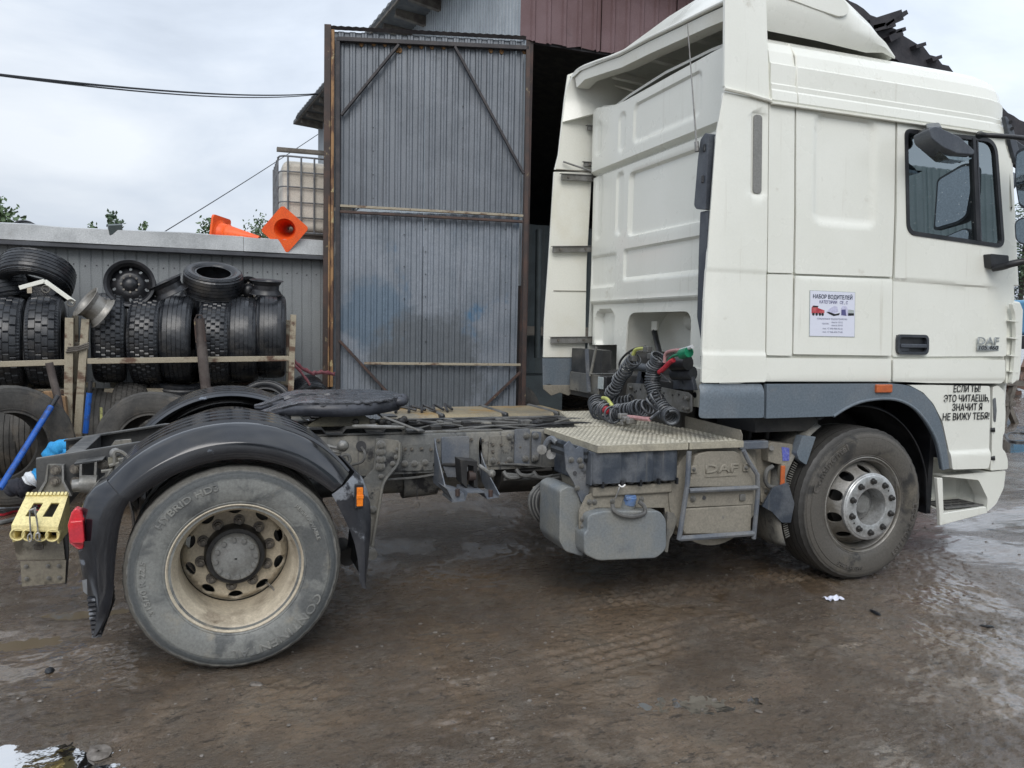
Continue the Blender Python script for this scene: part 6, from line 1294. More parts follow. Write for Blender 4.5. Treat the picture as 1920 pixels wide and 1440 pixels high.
# handle in its recess
hx0, hx1, hz0, hz1 = xof(1682, 646), xof(1738, 646), zof(1710, 663), zof(1710, 629)
pt(ring2([Vector(p) for p in rrect(hx0 - .006, hx1 + .006, hz0 - .006, hz1 + .006, .034, 4)], [Vector(p) for p in rrect(hx0 + .012, hx1 - .012, hz0 + .012, hz1 - .012, .022, 4)], lambda u, v, o: Vector((u, side(v) - .012 + o, v)), .02), 'handle_bezel', 'dark_plastic', dr)
pt(M().box(hx0, hx1, side(hz0) + .012, side(hz0) + .019, hz0, hz1), 'handle_recess', 'black', dr); pt(M().box(hx0 + .02, hx1 - .012, side(hz0) - .012, side(hz0) + .012, (hz0 + hz1) / 2 - .022, (hz0 + hz1) / 2 + .004), 'handle', 'mirror_shell', dr, .006); pt(M().box(hx0 + .02, hx0 + .10, side(hz0) - .004, side(hz0) + .02, hz0 + .012, hz0 + .05), 'handle_lock', 'dark_plastic', dr, .004)
# front corner pillar
side_panel('corner_pillar', [(1882, 254), (1888, 262), (1899, 400), (1905, 560), (1903, 720), (1889, 719), (1890, 668), (1894, 400), (1896, 300)], base=.012, r=.008)
cp = [(5.075, 1.36), (5.19, 1.36), (5.20, 1.44), (5.185, 1.86), (5.15, 1.915), (5.075, 1.92)]
pt(M().prism([Vector((x, .035, z)) for x, z in cp], (0, .08, 0)), 'air_deflector', 'white', bevel=.015, segs=3)
vn = M(); pts = [at(x, y, Y=-.02) for x, y in ((1897, 568), (1912, 574), (1916, 600), (1914, 690), (1905, 716), (1896, 720), (1900, 700), (1905, 640), (1904, 590))]; pt(M().prism(rpoly(pts, .02, 3), (0, .03, 0)), 'corner_vane', 'white', bevel=.006)
for y in (601, 633, 666, 696): pt(M().beam(at(1888, y, Y=.01), at(1904, y + 2, Y=.0), .05, .008), 'vane_rib', 'white')
# cab front and interior
FX = 5.08
pt(M().prism([(FX, .10, .75), (FX, .10, 2.05), (FX, 2.28, 2.05), (FX, 2.28, .75)], (.10, 0, 0)), 'front_panel', 'white', bevel=.05, segs=4)
pt(M().prism([(FX - .04, .08, .42), (FX - .04, .08, .78), (FX - .04, 2.30, .78), (FX - .04, 2.30, .42)], (.11, 0, 0)), 'bumper', 'white', bevel=.06, segs=4).location = (0, 0, .14)
pt(M().prism([(FX + .03, .10, 2.05), (FX - .06, .14, 3.03), (FX - .06, 2.24, 3.03), (FX + .03, 2.28, 2.05)], (.006, 0, 0)), 'windscreen', 'glass', smooth=0)
pt(M().prism([Vector((4.99, .095, 3.03)), Vector((5.045, .095, 3.03)), Vector((5.14, .045, 2.02)), Vector((5.08, .045, 2.02))], (0, .06, 0)), 'front_pillar', 'white', bevel=.012); pt(M().prism([Vector((4.98, 2.23, 3.03)), Vector((5.04, 2.23, 3.03)), Vector((5.13, 2.28, 2.02)), Vector((5.07, 2.28, 2.02))], (0, .06, 0)), 'front_pillar', 'white', bevel=.012)
# far side of the cab (plain, with its own window)
fwz = [(4.08, 2.30), (4.93, 2.28), (4.91, 2.98), (4.08, 2.98)]
panel('far_side_panel', [(2.96, 1.2), (3.5, 1.2), (3.6, 1.3), (4.4, 1.3), (5.08, 1.3), (5.02, 3.03), (2.96, 3.03)], lambda u, v, o: Vector((u, 2.38 - side(v) + o, v)), MT['white'], T, 0, None, .03, [fwz])
pt(M().prism([Vector((x, 2.37 - side(z), z)) for x, z in fwz], (0, .004, 0)), 'window_glass', 'glass', smooth=0)
pt(M().box(3.30, 5.05, .06, 2.30, 1.50, 1.55), 'cab_floor', 'cab_in'); pt(M().box(3.30, 3.9, .10, 2.26, 1.56, 2.02), 'bunk_base', 'seat', bevel=.03); pt(M().box(3.0, 5.0, .16, 2.2, 3.03, 3.06), 'headliner', 'cab_in')
pt(M().box(4.66, 5.04, .12, 2.24, 1.6, 2.17), 'dashboard', 'seat', bevel=.06, segs=4)
for y in (.45, 1.62):
    pt(M().box(3.95, 4.45, y, y + .5, 1.85, 2.0), 'seat_cushion', 'seat', bevel=.05, segs=3); pt(M().hexa([(3.9, y, 1.95), (4.03, y, 1.95), (4.03, y + .5, 1.95), (3.9, y + .5, 1.95), (3.78, y + .04, 2.62), (3.9, y + .04, 2.62), (3.9, y + .46, 2.62), (3.78, y + .46, 2.62)]), 'seat_back', 'seat', bevel=.04, segs=3)
wh = []
for k in range(33): a = 2 * PI * k / 32; wh.append(Vector((4.56 + .11 * math.sin(a), 1.86 + .23 * math.cos(a), 2.33 + .19 * math.sin(a))))
pt(M().tube(wh[:-1], .016, 8, True), 'steering_wheel', 'black'); pt(M().cyl((4.56, 1.86, 2.33), (4.75, 1.86, 2.1), .04, 10), 'steering_column', 'black')
# roof
def roof_sec(x, k=0., dz=0.):
    yo = [(.066, 3.032), (.058, 3.045), (.066, 3.100), (.074, 3.112), (.074, 3.140), (.082, 3.150), (.084, 3.262), (.098, 3.274), (.116, 3.345), (.150, 3.405), (.215, 3.452), (.34, 3.487), (.62, 3.515), (1.19, 3.535)]
    h = [(y + k * (1 if z < 3.4 else 1), 3.032 + (z - 3.032) * (1 - dz)) for y, z in yo]
    return [Vector((x, y, z)) for y, z in h] + [Vector((x, 2.38 - y, z)) for y, z in reversed(h[:-1])]
def roof_part(name, st): 
    s_ = M(); s_.loft([roof_sec(*q) for q in st]); o = s_.build(name, MT['white'], T, smooth=80); m_ = o.modifiers.new('t', 'SOLIDIFY'); m_.thickness = .02; m_.offset = -1; esplit(o, 14); return o
xr0 = xof(1443, 190); xr1 = aside(1491, 198).x
roof_part('roof_rear', [(xr0 - .05, .02, .0), (xr0 - .002, .02, .0), (xr0, .0, .0), (xr0 + .01, 0, 0), ((xr0 + xr1) / 2, 0, 0), (xr1 - .004, 0, 0)])
roof_part('roof', [(xr1 + .004, 0, 0), (xr1 + .3, 0, 0), (4.0, 0, 0), (4.6, 0, .0), (4.80, .002, .012), (4.90, .010, .045), (4.955, .028, .10), (4.995, .058, .19), (5.015, .10, .32), (5.03, .13, .5), (5.045, .16, .72), (5.055, .18, .95)])
pt(M().tube([Vector((xr1, side(3.03) - .006, 3.03)), Vector((xr1, .075, 3.10)), Vector((xr1, .080, 3.2)), Vector((xr1, .10, 3.33)), Vector((xr1, .17, 3.42)), Vector((xr1, .3, 3.47))], .007, 6), 'roof_seam', 'white_plain')
pt(M().box(xr0, 4.96, .052, .075, 3.018, 3.031), 'rain_gutter', 'white_plain', bevel=.003)
pt(M().prism([Vector((4.97, .12, 3.09)), Vector((5.30, .10, 2.95)), Vector((5.28, .10, 2.90)), Vector((5.05, .12, 2.94))], (0, 2.15, 0)), 'sun_visor', 'dark_plastic', bevel=.01)
vs_px = [(1884, 218), (1889, 219), (1900, 240), (1912, 285), (1919, 300), (1905, 305), (1897, 275), (1889, 240)]
pt(M().prism([at(x, y, Y=.06) for x, y in vs_px], (0, .03, 0)), 'visor_bracket', 'mirror_shell', bevel=.004)
for px, py in ((1895, 229), (1898, 241)): pt(M().cyl(at(px, py, Y=.058), at(px, py, Y=.05), .012, 10), 'visor_screw', 'black')
# roof air deflector (hood open at the back)
rim = [(2.74, .150, 3.46), (2.75, .148, 3.50), (2.77, .150, 3.56), (2.79, .165, 3.625), (2.80, .23, 3.655), (2.80, .50, 3.68), (2.80, .80, 3.705), (2.79, 1.19, 3.735), (2.77, 1.58, 3.75), (2.74, 1.90, 3.785), (2.71, 2.15, 3.80), (2.70, 2.28, 3.77), (2.69, 2.34, 3.68), (2.675, 2.345, 3.55), (2.66, 2.345, 3.40)]
def hood_sec(x, zt, zlow, ys): 
    dz_ = zt - zlow; k_ = min(1., dz_ / .2); h = [(ys + .05 * k_, zlow), (ys, zlow + dz_ * .26), (ys, zlow + dz_ * .62), (ys + .03, zlow + dz_ * .86), (ys + .12, zlow + dz_ * .97), (.55, zt + .01 * k_), (.85, zt + .02 * k_)]
    return [Vector((x, y, z)) for y, z in h] + [Vector((x, YC, zt + .03 * k_))] + [Vector((x, 2.38 - y, z)) for y, z in reversed(h)]
s_ = M(); s_.loft([rim, hood_sec(2.96, 3.88, 3.485, .125), hood_sec(3.15, 3.92, 3.482, .125), hood_sec(3.40, 3.885, 3.478, .125), hood_sec(3.62, 3.795, 3.475, .14), hood_sec(3.84, 3.675, 3.475, .16), hood_sec(3.98, 3.585, 3.495, .19), hood_sec(4.095, 3.495, 3.475, .22)])
o = pt(s_, 'roof_deflector', 'white', smooth=45); m_ = o.modifiers.new('t', 'SOLIDIFY'); m_.thickness = .022; m_.offset = -1; esplit(o, 40)
pt(M().tube([Vector(p) + Vector((.01, 0, 0)) for p in smooth_path(rim, 3)], .012, 8), 'deflector_rim', 'white')
# inner lip of the hood and its braces
pt(M().loft([[Vector((x + .02, y + (.03 if y < .3 else (-.03 if y > 2.1 else 0)), z - .02)) for x, y, z in rim[3:12]], [Vector((x + .03, y + (.05 if y < .3 else (-.05 if y > 2.1 else 0)), z - .10)) for x, y, z in rim[3:12]], [Vector((x + .14, y + (.05 if y < .3 else (-.05 if y > 2.1 else 0)), z - .10)) for x, y, z in rim[3:12]]]), 'deflector_lip', 'white_plain', smooth=50)
for y in (.5, 1.0, 1.5, 2.0): pt(M().beam((2.95, y, 3.73), (3.6, y, 3.68), .05, .04), 'deflector_rib', 'white_plain')
ins = [at(x, y, Y=.118) for x, y in ((1446, -22), (1560, -18), (1582, -2), (1592, 12), (1592, 24), (1584, 30), (1572, 31), (1530, 17), (1490, 2), (1446, -12))]
pt(M().prism(rpoly(ins, .02, 3), (0, .10, 0)), 'deflector_insert', 'white', bevel=.004, segs=3)
# far side fairing seen from behind
YF = 2.345
def fair_far(name, pxs, mk='white_plain', yy=YF): return pt(M().prism([at(x, y, Y=yy) for x, y in pxs], (0, .02, 0)), name, mk, bevel=.003)
fair_far('far_fairing', [(1065, 140), (1152, 108), (1135, 150), (1122, 220), (1112, 320), (1040, 318), (1047, 290), (1058, 190)])
fair_far('far_fairing', [(1039, 322), (1110, 322), (1100, 500), (1097, 670), (1019, 670), (1021, 600), (1030, 470)])
fair_far('far_lower_trim', [(1018, 672), (1096, 672), (1095, 726), (1085, 722), (1060, 730), (1030, 720), (1019, 723)], 'grey_trim')
fair_far('far_trim_mud', [(1019, 722), (1094, 722), (1092, 738), (1078, 733), (1066, 742), (1050, 736), (1034, 742), (1020, 730)], 'dust', YF - .03)
for k, (a, b) in enumerate((((1069, 144), (1140, 157)), ((1061, 180), (1130, 186)), ((1038, 545), (1099, 546)), ((1043, 317), (1110, 323)))): pt(M().beam(at(*a, Y=YF - .004), at(*b, Y=YF - .004), .006, .006), 'fairing_seam', 'dust')
fb_ = [at(x, y, Y=2.30) for x, y in ((1140, 143), (1148, 148), (1146, 162), (1141, 170), (1138, 195), (1132, 212), (1125, 210), (1128, 190), (1133, 165))]; pt(M().prism(fb_, (0, .03, 0)), 'fairing_bracket', 'white_plain', bevel=.003)
for px, py in ((1143, 156), (1131, 195), (1112, 240), (1106, 308)): pt(M().cyl(at(px, py, Y=2.295), at(px, py, Y=2.28), .012, 8), 'bracket_bolt', 'nut')
pt(M().cyl(at(1146, 158, Y=2.28), at(1200, 174, Y=2.0), .010, 8), 'stay_rod', 'white_plain'); pt(M().cyl(at(1056, 303, Y=2.32), at(1118, 324, Y=2.25), .008, 8), 'stay_rod', 'steel')
for a, b, hh in (((1053, 332), (1128, 336), .05), ((1037, 468), (1116, 467), .05), ((1033, 638), (1112, 637), .055), ((1102, 240), (1119, 241), .035), ((1095, 308), (1112, 309), .035)):
    A, B = at(*a, Y=2.31), at(*b, Y=2.31); br = pt(M().beam(A, B, .03, hh), 'fairing_bracket', 'steel', bevel=.003); pt(M().beam(A + Vector((-.02, -.012, hh / 2)), B + Vector((0, -.012, hh / 2)), .03, .004), 'bracket_flange', 'steel')
    if hh > .04:
        for t in (.15, .75, .95): q = A.lerp(B, t); pt(M().cyl(q + Vector((0, -.015, 0)), q + Vector((0, -.025, 0)), .011, 8), 'bracket_bolt', 'nut')
# back wall of the cab
WX = 2.93
def wyz(px, py): p = at(px, py, X=WX); return p.y, p.z
RECT = [(.616, 1.50, 3.08, 3.36, .05, .012), (1.64, 1.74, 3.06, 3.35, .05, .010), (2.055, 2.15, 3.11, 3.37, .05, .008), (.40, 1.58, 2.39, 2.87, .05, .022), (1.69, 1.79, 2.42, 2.90, .05, .014), (2.06, 2.155, 2.42, 2.95, .05, .010), (.40, 1.64, 2.06, 2.287, .03, .016), (1.78, 2.22, 2.02, 2.275, .03, .014), (1.83, 2.16, 1.50, 1.82, .09, .05)]
def f_wall(u, v):
    o = 0.
    for i, (y0, y1, z0, z1, r, d) in enumerate(RECT):
        o -= d * 1.25 * sm(.011, -.011, sdrr(u, v, y0, y1, z0, z1, r))
    o += .030 * sm(1.885, 1.905, v) * 1. ; o += .022 * sm(2.955, 2.985, v) - .03 * (sm(2.935, 2.952, v) - sm(2.955, 2.985, v)) ; o += .018 * (sm(1.87, 1.885, v) - sm(1.893, 1.91, v))
    o -= .20 * sm(2.20, 2.40, u) * .6
    return o
arch = [(p[0], p[1]) for p in rpoly([(.71, 1.20), (.71, 1.80), (1.60, 1.80), (1.63, 1.20)], [0, .09, .12, 0], 6)]
wl = [(.10, 1.36), (.10, 2.7), (.10, 3.42), (.46, 3.435), (1.19, 3.432), (1.68, 3.431), (1.81, 3.432), (1.95, 3.46), (2.14, 3.50), (2.24, 3.47), (2.28, 3.40), (2.29, 1.53), (1.765, 1.545), (1.765, 1.34), (1.66, 1.34)] + [(p[0], max(p[1], 1.34)) for p in reversed(arch)] + [(.705, 1.30), (.56, 1.26), (.40, 1.30)]
panel('back_wall', wl, lambda u, v, o: Vector((WX - o, u, v)), MT['white'], T, .017, f_wall, .012, (), [c for r in RECT[:0] for c in (r[0], r[1])], [1.885, 1.893, 1.905, 2.935, 2.952, 2.97, 2.985, 1.875, 2.39, 2.40, 2.87, 2.06, 2.287, 3.08, 3.36], smooth=50)
for a, b in (((1110, 323), (1352, 230)),): pass
pt(M().tube(smooth_path([(WX - .02, .10, 3.425), (WX - .02, .8, 3.44), (WX - .02, 1.7, 3.437), (WX - .02, 1.95, 3.465), (WX - .0, 2.14, 3.505), (WX + .03, 2.25, 3.47)], 4), .012, 8), 'wall_top_flange', 'white_plain')
pt(M().box(WX + .09, WX + .10, .18, 2.20, 1.86, 3.40), 'back_wall_lining', 'cab_in')
# niche behind the arch
pt(M().loft([[Vector((WX - .0 + x, y, z)) for y, z in ((.70, 1.20), (.70, 1.77), (.79, 1.81), (1.50, 1.81), (1.62, 1.70), (1.64, 1.20))] for x in (0, .16, .30)]), 'niche_edge', 'white_plain', smooth=50)
pt(M().prism([Vector((WX + .30, y, z)) for y, z in ((1.12, 1.20), (1.66, 1.20), (1.66, 1.84), (.66, 1.84), (.66, 1.66), (1.12, 1.66))], (.01, 0, 0)), 'niche_back', 'white_plain', smooth=0)
pt(M().cyl((WX + .27, .64, 1.74), (WX + .27, 1.12, 1.74), .07, 20), 'niche_roll', 'white_plain'); pt(M().box(WX + .4, WX + .5, .6, 1.2, 1.2, 1.84), 'engine_cover', 'under'); pt(M().sphere((WX + .40, .85, 1.42), .22, 16, 10, (.6, 1.2, .8)), 'engine_cover', 'frame_dark')
for y in (.78, .98): pt(M().tube(smooth_path([(WX + .30, y, 1.66), (WX + .29, y + .02, 1.58), (WX + .30, y + .01, 1.48)], 3), .012, 6), 'gas_strut', 'frame')
pt(M().cyl(at(1227, 622, X=3.1), at(1238, 668, X=3.0), .022, 10), 'gas_strut', 'black'); pt(M().box(-.01, .01, -.05, .03, -.03, .04), 'strut_bracket', 'white_plain').location = at(1227, 612, X=3.1)
pt(M().box(WX - .02, WX + .0, .55, .66, 1.16, 1.42), 'wall_foot', 'white_plain', bevel=.004); pt(M().cyl((WX - .021, .60, 1.24), (WX - .023, .60, 1.24), .02, 14), 'foot_hole', 'black')
# vertical air intake duct
sn = [at(x, y, X=2.62) for x, y in ((1341, 246), (1322, 249), (1313, 262), (1308, 300), (1301, 385), (1305, 392), (1330, 392))]; sn = [Vector((p.x, max(p.y, .125), p.z)) for p in sn]; pt(M().prism(rpoly(sn, .012, 3), (.28, 0, 0)), 'intake_duct_top', 'mirror_shell', bevel=.010)
sn = [at(x, y, X=2.64) for x, y in ((1328, 394), (1312, 397), (1309, 480), (1306, 594), (1312, 630), (1317, 655), (1318, 640), (1325, 500))]; sn = [Vector((p.x, max(p.y, .075), p.z)) for p in sn]; pt(M().prism(sn, (.26, 0, 0)), 'intake_duct', 'mirror_shell', bevel=.008)
for px, py in ((1320, 277), (1317, 336)): q = at(px, py, X=2.615); pt(M().box(q.x - .004, q.x + .004, q.y - .010, q.y + .010, q.z - .022, q.z + .022), 'duct_notch', 'black', bevel=.004)
for k in range(14): q = at(1315 + .1 * k, 668 + k * 4.1, X=2.66); pt(M().box(q.x - .006, q.x + .1, q.y - .035, q.y, q.z - .008, q.z + .002), 'bellow_fold', 'steel')
# whip antenna
tag(pt(M().tube([at(1289, 44, X=2.70), at(1297, 150, X=2.66), at(1306, 268, X=2.60)], [.003, .0045, .006], 6), 'antenna', 'steel')); pt(M().cyl(at(1306, 266, X=2.60), at(1307, 284, X=2.60), .013, 10), 'antenna_base', 'steel')
# grey lower trim with wheel arch
tr1 = [(1316, 720), (1431, 720), (1430, 783), (1312, 784)]
ft_ = lambda u, v: -.02 * sm(.05, 0, 1.355 - v) - .022 * sm(.05, 0, u - 2.55)
side_panel('lower_trim', tr1, 'grey_trim', base=-.012, fn=ft_, r=.02, step=.04, thick=.02)
arch_out = [(1672, 719), (1700, 723), (1725, 736), (1745, 757), (1760, 790), (1770, 830), (1777, 878)]
arch_in = [(1765, 880), (1757, 838), (1747, 812), (1730, 785), (1710, 764), (1685, 751), (1658, 747), (1625, 750), (1600, 757), (1578, 768), (1560, 780)]
ao = smooth_path([Vector((*p, 0)) for p in sp(arch_out)], 4); ai = smooth_path([Vector((*p, 0)) for p in sp(arch_in)], 4)
raw = [(p[0], p[1]) for p in ao] + [(p[0], p[1]) for p in ai] + [sp([(1434, 784)])[0], sp([(1435, 720)])[0]]
ccx, ccz = 3.80 + .14, .66
def f_arch(u, v):
    r = math.hypot(u - 3.93, v - .70); o = 0.
    if u > 3.5 or v < 1.1: o = -.0
    return -.014 * sm(.05, 0, 1.357 - v) * (1 if u < 4 else 0) 
side_panel('wheel_arch_trim', None, 'grey_trim', base=-.014, raw=raw, fn=None, step=0, thick=.03)
pt(M().tube([Vector((p[0], -.012, p[1])) for p in ai], .010, 8), 'arch_lip', 'grey_trim')
pt(M().box(-.065, .065, -.012, .012, -.026, .026), 'marker_lamp', 'amber_dull', bevel=.006).location = aside(1652, 728) + Vector((0, -.02, 0))
# front lower body with the slogan
body_px = [(1750, 722), (1857, 724), (1858, 760), (1855, 862), (1851, 878), (1784, 880), (1780, 845), (1768, 790), (1751, 757), (1732, 736), (1706, 722)]
side_panel('lower_body', body_px, base=.004, r=.012, fn=lambda u, v: -.012 * sm(.0, .03, v - zof(1820, 855)) * 0 + .014 * sm(.03, -.01, v - zof(1820, 850)), vl=(zof(1820, 850), zof(1820, 850) + .03, zof(1820, 850) + .015), thick=.03)
bum = [(1862, 726), (1872, 722), (1884, 735), (1886, 775), (1884, 812), (1880, 818), (1880, 842), (1886, 848), (1890, 862), (1890, 880), (1857, 883), (1860, 850)]
pt(M().prism(rpoly([at(x, y, Y=.02) for x, y in bum], .015, 3), (0, .12, 0)), 'bumper_corner', 'white', bevel=.02, segs=3)
pt(M().prism(rpoly([at(x, y, Y=.017) for x, y in ((1862, 748), (1867, 745), (1869, 770), (1867, 792), (1863, 790))], .01, 3), (0, .003, 0)), 'lamp_recess', 'cage', smooth=0)
for py in (806, 859): pt(M().cyl(at(1858, py, Y=.03), at(1866, py, Y=.01), .016, 8), 'corner_hinge', 'black')
pt(M().box(4.50, 5.02, .06, .5, .84, 1.33), 'step_well', 'black')
# step
stp = [(1757, 896), (1768, 896), (1770, 962), (1849, 950), (1852, 962), (1763, 986), (1762, 960)]
pt(M().prism([at(x, y, Y=.02) for x, y in stp], (0, .03, 0)), 'step_frame', 'white', bevel=.006)
pt(M().prism(rpoly([at(x, y, Y=.03) for x, y in ((1764, 893), (1886, 882), (1882, 915), (1868, 945), (1850, 961), (1852, 935), (1835, 900))], .02, 3), (0, .10, 0)), 'step_corner', 'white', bevel=.02, segs=3)
bk_ = M(); A, B = at(1768, 960, Y=.03), at(1850, 949, Y=.03); pt(M().loft([[Vector((4.55, .05, .47)), Vector((4.97, .05, .47))], [Vector((4.55, .28, .50)), Vector((4.97, .28, .50))], [Vector((4.55, .30, .78)), Vector((5.05, .30, .78))], [Vector((4.50, .24, .82)), Vector((5.1, .24, .82))]]), 'step_shell', 'white', smooth=40)
pt(M().prism([Vector((4.94, .04, .47)), Vector((5.02, .04, .55)), Vector((5.08, .04, .80)), Vector((4.97, .30, .80)), Vector((4.94, .28, .50))], (.02, 0, 0)), 'step_shell_side', 'white', smooth=0)
pt(M().box(4.58, 4.94, .05, .27, .485, .496), 'step_tread', 'hose_grey', bevel=.004)
for k in range(12):
    x = 4.62 + .075 * (k % 4); y = .085 + .065 * (k // 4); pt(M().box(x, x + .05, y, y + .018, .4965, .500), 'tread_slot', 'black', smooth=0)
pt(M().box(4.46, 4.50, .10, .5, .45, 1.2), 'arch_inner_wall', 'black')
# mirrors
mi = empty('mirror_assembly', aside(1790, 250), T); ml = mi.location
ptm = lambda m_, n, mk, b=0, s=40, g=3: (setattr(m_, 'v', [tuple(Vector(q) - ml) for q in m_.v]), m_)[1].build(n, MT[mk], mi, b, s, g)
kb = [at(x, y, Y=-.20) for x, y in ((1742, 240), (1756, 236), (1800, 256), (1829, 283), (1826, 290), (1795, 288), (1768, 276), (1745, 258))]
ptm(M().prism(rpoly(kb, .02, 3), (0, .12, -.02)), 'kerb_mirror_shell', 'mirror_shell', .014); ptm(M().prism(rpoly([at(x, y, Y=-.16) + Vector((0, 0, -.02)) for x, y in ((1752, 268), (1775, 278), (1800, 288), (1824, 290), (1812, 296), (1780, 292))], .01, 3), (0, .10, 0)), 'kerb_mirror_glass', 'mirror')
ptm(M().sphere(at(1736, 256, Y=.0), .06, 12, 8, (1, .8, .8)), 'mirror_joint', 'black'); ptm(M().beam(at(1748, 238, Y=.04), at(1752, 246, Y=-.16), .08, .05), 'kerb_mirror_arm', 'mirror_shell', .01)
ptm(M().tube(smooth_path([at(1837, 253, Y=.02), at(1843, 253, Y=-.04), at(1860, 254, Y=-.08), at(1900, 257, Y=-.14), at(1945, 262, Y=-.20)], 4), [.026, .024, .022, .02, .018, .017] + [.016] * 11, 10), 'upper_arm', 'black')
ptm(M().prism(rpoly([at(x, y, Y=.045) for x, y in ((1842, 477), (1876, 480), (1877, 492), (1860, 505), (1843, 502))], .012, 3), (0, -.06, 0)), 'lower_arm_mount', 'black', .01)
ptm(M().tube(smooth_path([at(1862, 503, Y=.0), at(1880, 500, Y=-.06), at(1900, 494, Y=-.12), at(1945, 486, Y=-.2)], 4), .024, 10), 'lower_arm', 'black')
for nm_, ol_m in (('main', ((1904, 284), (1924, 275), (1985, 277), (1990, 388), (1930, 394), (1911, 388), (1903, 340))), ('wide', ((1902, 416), (1914, 408), (1985, 411), (1990, 456), (1925, 463), (1904, 451)))):
    base_ = rpoly([at(x, y, X=4.86) for x, y in ol_m], .03, 4); cm_ = sum(base_, Vector()) / len(base_)
    ptm(M().loft([[cm_ + (p - cm_) * .93 + Vector((.10, 0, 0)) for p in base_], [cm_ + (p - cm_) * 1.0 + Vector((.05, 0, 0)) for p in base_], base_, [cm_ + (p - cm_) * .93 for p in base_]], True, True), nm_ + '_mirror_shell', 'mirror_shell')
    ptm(M().prism([cm_ + (p - cm_) * .91 + Vector((-.004, 0, 0)) for p in base_], (.003, 0, 0)), nm_ + '_mirror_glass', 'mirror')
ptm(M().sphere(at(1896, 340, Y=2.4), .10, 12, 8, (.6, .6, 1.)), 'far_mirror_edge', 'mirror_shell')
# lettering
def label_text(name, txt, px, py, size, mk, width_px=None, bold=0., sx=1., shear=0., parent=None, y_off=-.001, depth=.0006):
    me_ = text_mesh(txt, MT[mk], size, bold, 'CENTER', sx, depth=depth, shear=shear); p = aside(px, py)
    if width_px:
        w_ = aside(px + width_px / 2, py).x - aside(px - width_px / 2, py).x; cur = max(v.co.x for v in me_.vertices) - min(v.co.x for v in me_.vertices); mid = (max(v.co.x for v in me_.vertices) + min(v.co.x for v in me_.vertices)) / 2
        for v in me_.vertices: v.co.x = (v.co.x - mid) * w_ / cur
    o = obj(name, me_, parent or T); o.matrix_local = Matrix.Translation((p.x, p.y + y_off, p.z)) @ TXM; return o
for txt, cx, base, w_ in (('ЕСЛИ ТЫ!', 1813, 735, 50), ('ЭТО ЧИТАЕШЬ,', 1812.5, 753, 85), ('ЗНАЧИТ Я', 1813.5, 769.5, 56), ('НЕ ВИЖУ ТЕБЯ!', 1811.5, 787, 87)):
    label_text('slogan_line', txt, cx, base, .066, 'ink', w_, .0006)
label_text('badge_lettering', 'DAF', 1851.5, 646, .072, 'badge', 40, .0008, parent=dr, y_off=-.006, depth=.002)
q0, q1 = aside(1831, 657), aside(1871, 648); pt(M().box(q0.x, q1.x, q0.y - .007, q0.y - .0035, q0.z, q1.z), 'badge_plate', 'badge', dr, .001); label_text('badge_lettering', '105.460', 1851.5, 655.5, .040, 'ink', 36, .0003, shear=.15, parent=dr, y_off=-.0085)
# recruiting poster on the locker door
po = empty('poster', aside(1559, 589), T); pl = po.location
Pc = [aside(*p) for p in ((1517, 545), (1603, 547), (1601, 632), (1516, 631))]; x0_, x1_ = (Pc[0].x + Pc[3].x) / 2, (Pc[1].x + Pc[2].x) / 2; z0_, z1_ = (Pc[2].z + Pc[3].z) / 2, (Pc[0].z + Pc[1].z) / 2; PW, PH = x1_ - x0_, z1_ - z0_
def pbox(u0, u1, v0, v1, d0, d1, nm, mk): 
    s_ = M(); zz0, zz1 = z0_ + v0 * PH, z0_ + v1 * PH; s_.hexa([Vector(q) - pl for q in ((x0_ + u0 * PW, side(zz0) - d1 - .004, zz0), (x0_ + u1 * PW, side(zz0) - d1 - .004, zz0), (x0_ + u1 * PW, side(zz0) - d0 - .004, zz0), (x0_ + u0 * PW, side(zz0) - d0 - .004, zz0), (x0_ + u0 * PW, side(zz1) - d1 - .004, zz1), (x0_ + u1 * PW, side(zz1) - d1 - .004, zz1), (x0_ + u1 * PW, side(zz1) - d0 - .004, zz1), (x0_ + u0 * PW, side(zz1) - d0 - .004, zz1))]); return s_.build(nm, MT[mk], po, smooth=0)
pbox(0, 1, 0, 1, 0, .0015, 'sheet_edge', 'paper_edge'); pbox(.012, .988, .012, .988, .0016, .0026, 'sheet', 'paper')
def ptext(txt, u, v, h, mk, wfrac=None, bold=.0):
    me_ = text_mesh(txt, MT[mk], h, bold, 'CENTER', 1., depth=.0003); cur = max(q.co.x for q in me_.vertices) - min(q.co.x for q in me_.vertices); mid = (max(q.co.x for q in me_.vertices) + min(q.co.x for q in me_.vertices)) / 2
    for q in me_.vertices: q.co.x = (q.co.x - mid) * ((wfrac * PW / cur) if wfrac else 1)
    o = obj('printed_line', me_, po); z = z0_ + v * PH; o.matrix_local = Matrix.Translation(Vector((x0_ + u * PW, side(z) - .0072, z)) - pl) @ TXM
ptext('НАБОР ВОДИТЕЛЕЙ', .50, .83, .034, 'ink_dark', .86, .0006); ptext('КАТЕГОРИИ   СЕ , С', .52, .725, .026, 'ink_blue', .62, .0002)
ptext('официальное трудоустройство', .49, .375, .017, 'ink_soft', .66); ptext('вахта 15/15', .60, .30, .016, 'ink_soft', .24); ptext('график-', .35, .27, .016, 'ink_soft', .15); ptext('вахта 20/10', .60, .235, .016, 'ink_soft', .24)
ptext('тел. +7 495-984-95-42', .50, .16, .016, 'ink_soft', .44); ptext('тел. +7 968-404-77-88', .50, .085, .016, 'ink_soft', .44)
def ppoly(pts, nm, mk, d=.0032):
    pp_ = [Vector((x0_ + u * PW, side(z0_ + v * PH) - .004 - d, z0_ + v * PH)) - pl for u, v in pts]; M().prism(pp_, (0, .0004, 0)).build(nm, MT[mk], po, smooth=0)
